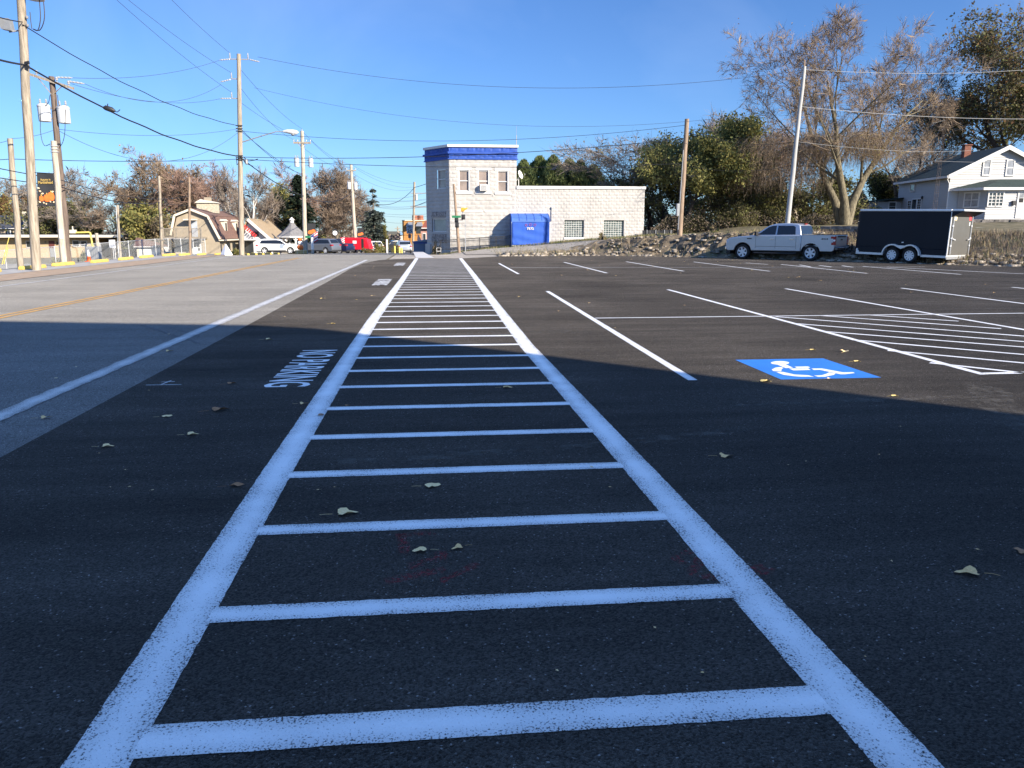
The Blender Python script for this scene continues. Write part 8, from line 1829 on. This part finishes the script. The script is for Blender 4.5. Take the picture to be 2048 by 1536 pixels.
def blades(pts, hgt, wd, seed, name, mats, label):
    rng = np.random.default_rng(seed); P = np.array(pts); n = len(P); a = rng.uniform(0, 2 * PI, n); h = hgt * rng.uniform(.5, 1.4, n); lean = rng.normal(size=(n, 2)) * .35; dx = np.stack([np.cos(a), np.sin(a), np.zeros(n)], 1) * wd; tipv = np.stack([lean[:, 0] * h, lean[:, 1] * h, h], 1)
    V = np.stack([P - dx, P + dx, P + tipv * .6 + dx * .6, P + tipv, P + tipv * .6 - dx * .6], 1).reshape(-1, 3)
    o = bpy.data.objects.new(name, np_mesh(name, V, [np.arange(5 * n).reshape(n, 5)], mats, [(rng.random(n) * len(mats)).astype(int)])); C.objects.link(o); return tag(o, label, 'grass', kind='stuff')
m_g1 = mat('grass_green', (.05, .075, .018), .85, .3, .6, col2=(.11, .13, .04)); m_g2 = mat('grass_straw', (.22, .17, .08), .9, .25, .8, col2=(.36, .29, .16))
pts = []
for x, y, d, rg in scatter(9000, 22, lambda q: q.uniform(2.2, 11)): pts.append((x, y, H(x, y) - .03))
blades(pts, .14, .012, 5, 'lawn', [m_g1, m_g1, m_g2], 'short lawn on top of the bank')
pts = []
for x, y, d, rg in scatter(5200, 23, lambda q: abs(q.gauss(1.3, .9)) + .1):
    if math.sin(x * 1.1) + math.sin(y * 1.7 + 1) > -.5: pts.append((x, y, H(x, y) + .02))
blades(pts, .34, .010, 6, 'dry_weeds', [m_g2, m_g2, m_g1, m_tw_brown], 'dry weeds growing over the rocky bank')
# brush slope below the white house
rr = random.Random(9); pts = []
while len(pts) < 17000:
    x, y = rr.uniform(21, 40), rr.uniform(24, 50); d = edge_d(x, y)
    if .3 < d < 7 and x > 21.5: pts.append((x, y, H(x, y) - .02))
blades(pts, .28, .010, 7, 'dead_brush', [m_tw_brown, m_tw_dark, m_tw_brown, m_g2], 'dead brown brush covering the slope below the white house')
# verge in front of the white building
pts = []
for i in range(5200):
    x = rr.uniform(-.2, 17); y = rr.uniform(56.3, 57.9) if x < 12 else rr.uniform(53.4, 57.9); pts.append((x, y, H(x, y) - .02))
blades(pts, .12, .012, 8, 'verge_grass', [m_g1, m_g1, m_g2], 'strip of grass along the foot of the white building')

# far woods closing the view behind the left buildings and low thicket behind the right trees (uncountable masses)
def woods(name, label, x0, x1, Y0, Y1, top, n, ls, mats, seed, base=495):
    rng = np.random.default_rng(seed); px = rng.uniform(x0, x1, n); Y = rng.uniform(Y0, Y1, n); prof = np.array([math.sin(q * .045 + seed) * .25 + math.sin(q * .11 + 2 * seed) * .18 + .75 for q in px]); X = np.array([PXm(a, b) for a, b in zip(px, Y)]); zg = np.array([H(a, b) for a, b in zip(X, Y)])
    zt = np.array([PZ(top, b) for b in Y]); z = zg + (zt - zg) * prof * np.power(rng.random(n), .8); V, q = cards(np.stack([X, Y, z], 1), ls, rng)
    tw = rng.random(n) < .35
    o = bpy.data.objects.new(name, np_mesh(name, V, [q], mats, [(rng.random(n) * len(mats)).astype(int)])); C.objects.link(o); return tag(o, label, 'woods', kind='stuff')
woods('distant_woods', 'far brown and olive woods along the left horizon', -80, 800, 135, 175, 460, 15000, .22, [m_tw_brown, m_tw_grey, l_oak, l_tan], 3)
woods('thicket', 'dark thicket filling the ground under the trees on the right', 1288, 1830, 70, 80, 380, 30000, .13, [l_oak, l_green, m_tw_brown, m_tw_dark], 7)
woods('brambles', 'brown brambles under the trees behind the pickup', 1300, 1720, 58, 64, 425, 9000, .06, [m_tw_brown, l_oak, m_tw_dark, m_tw_dark], 9)
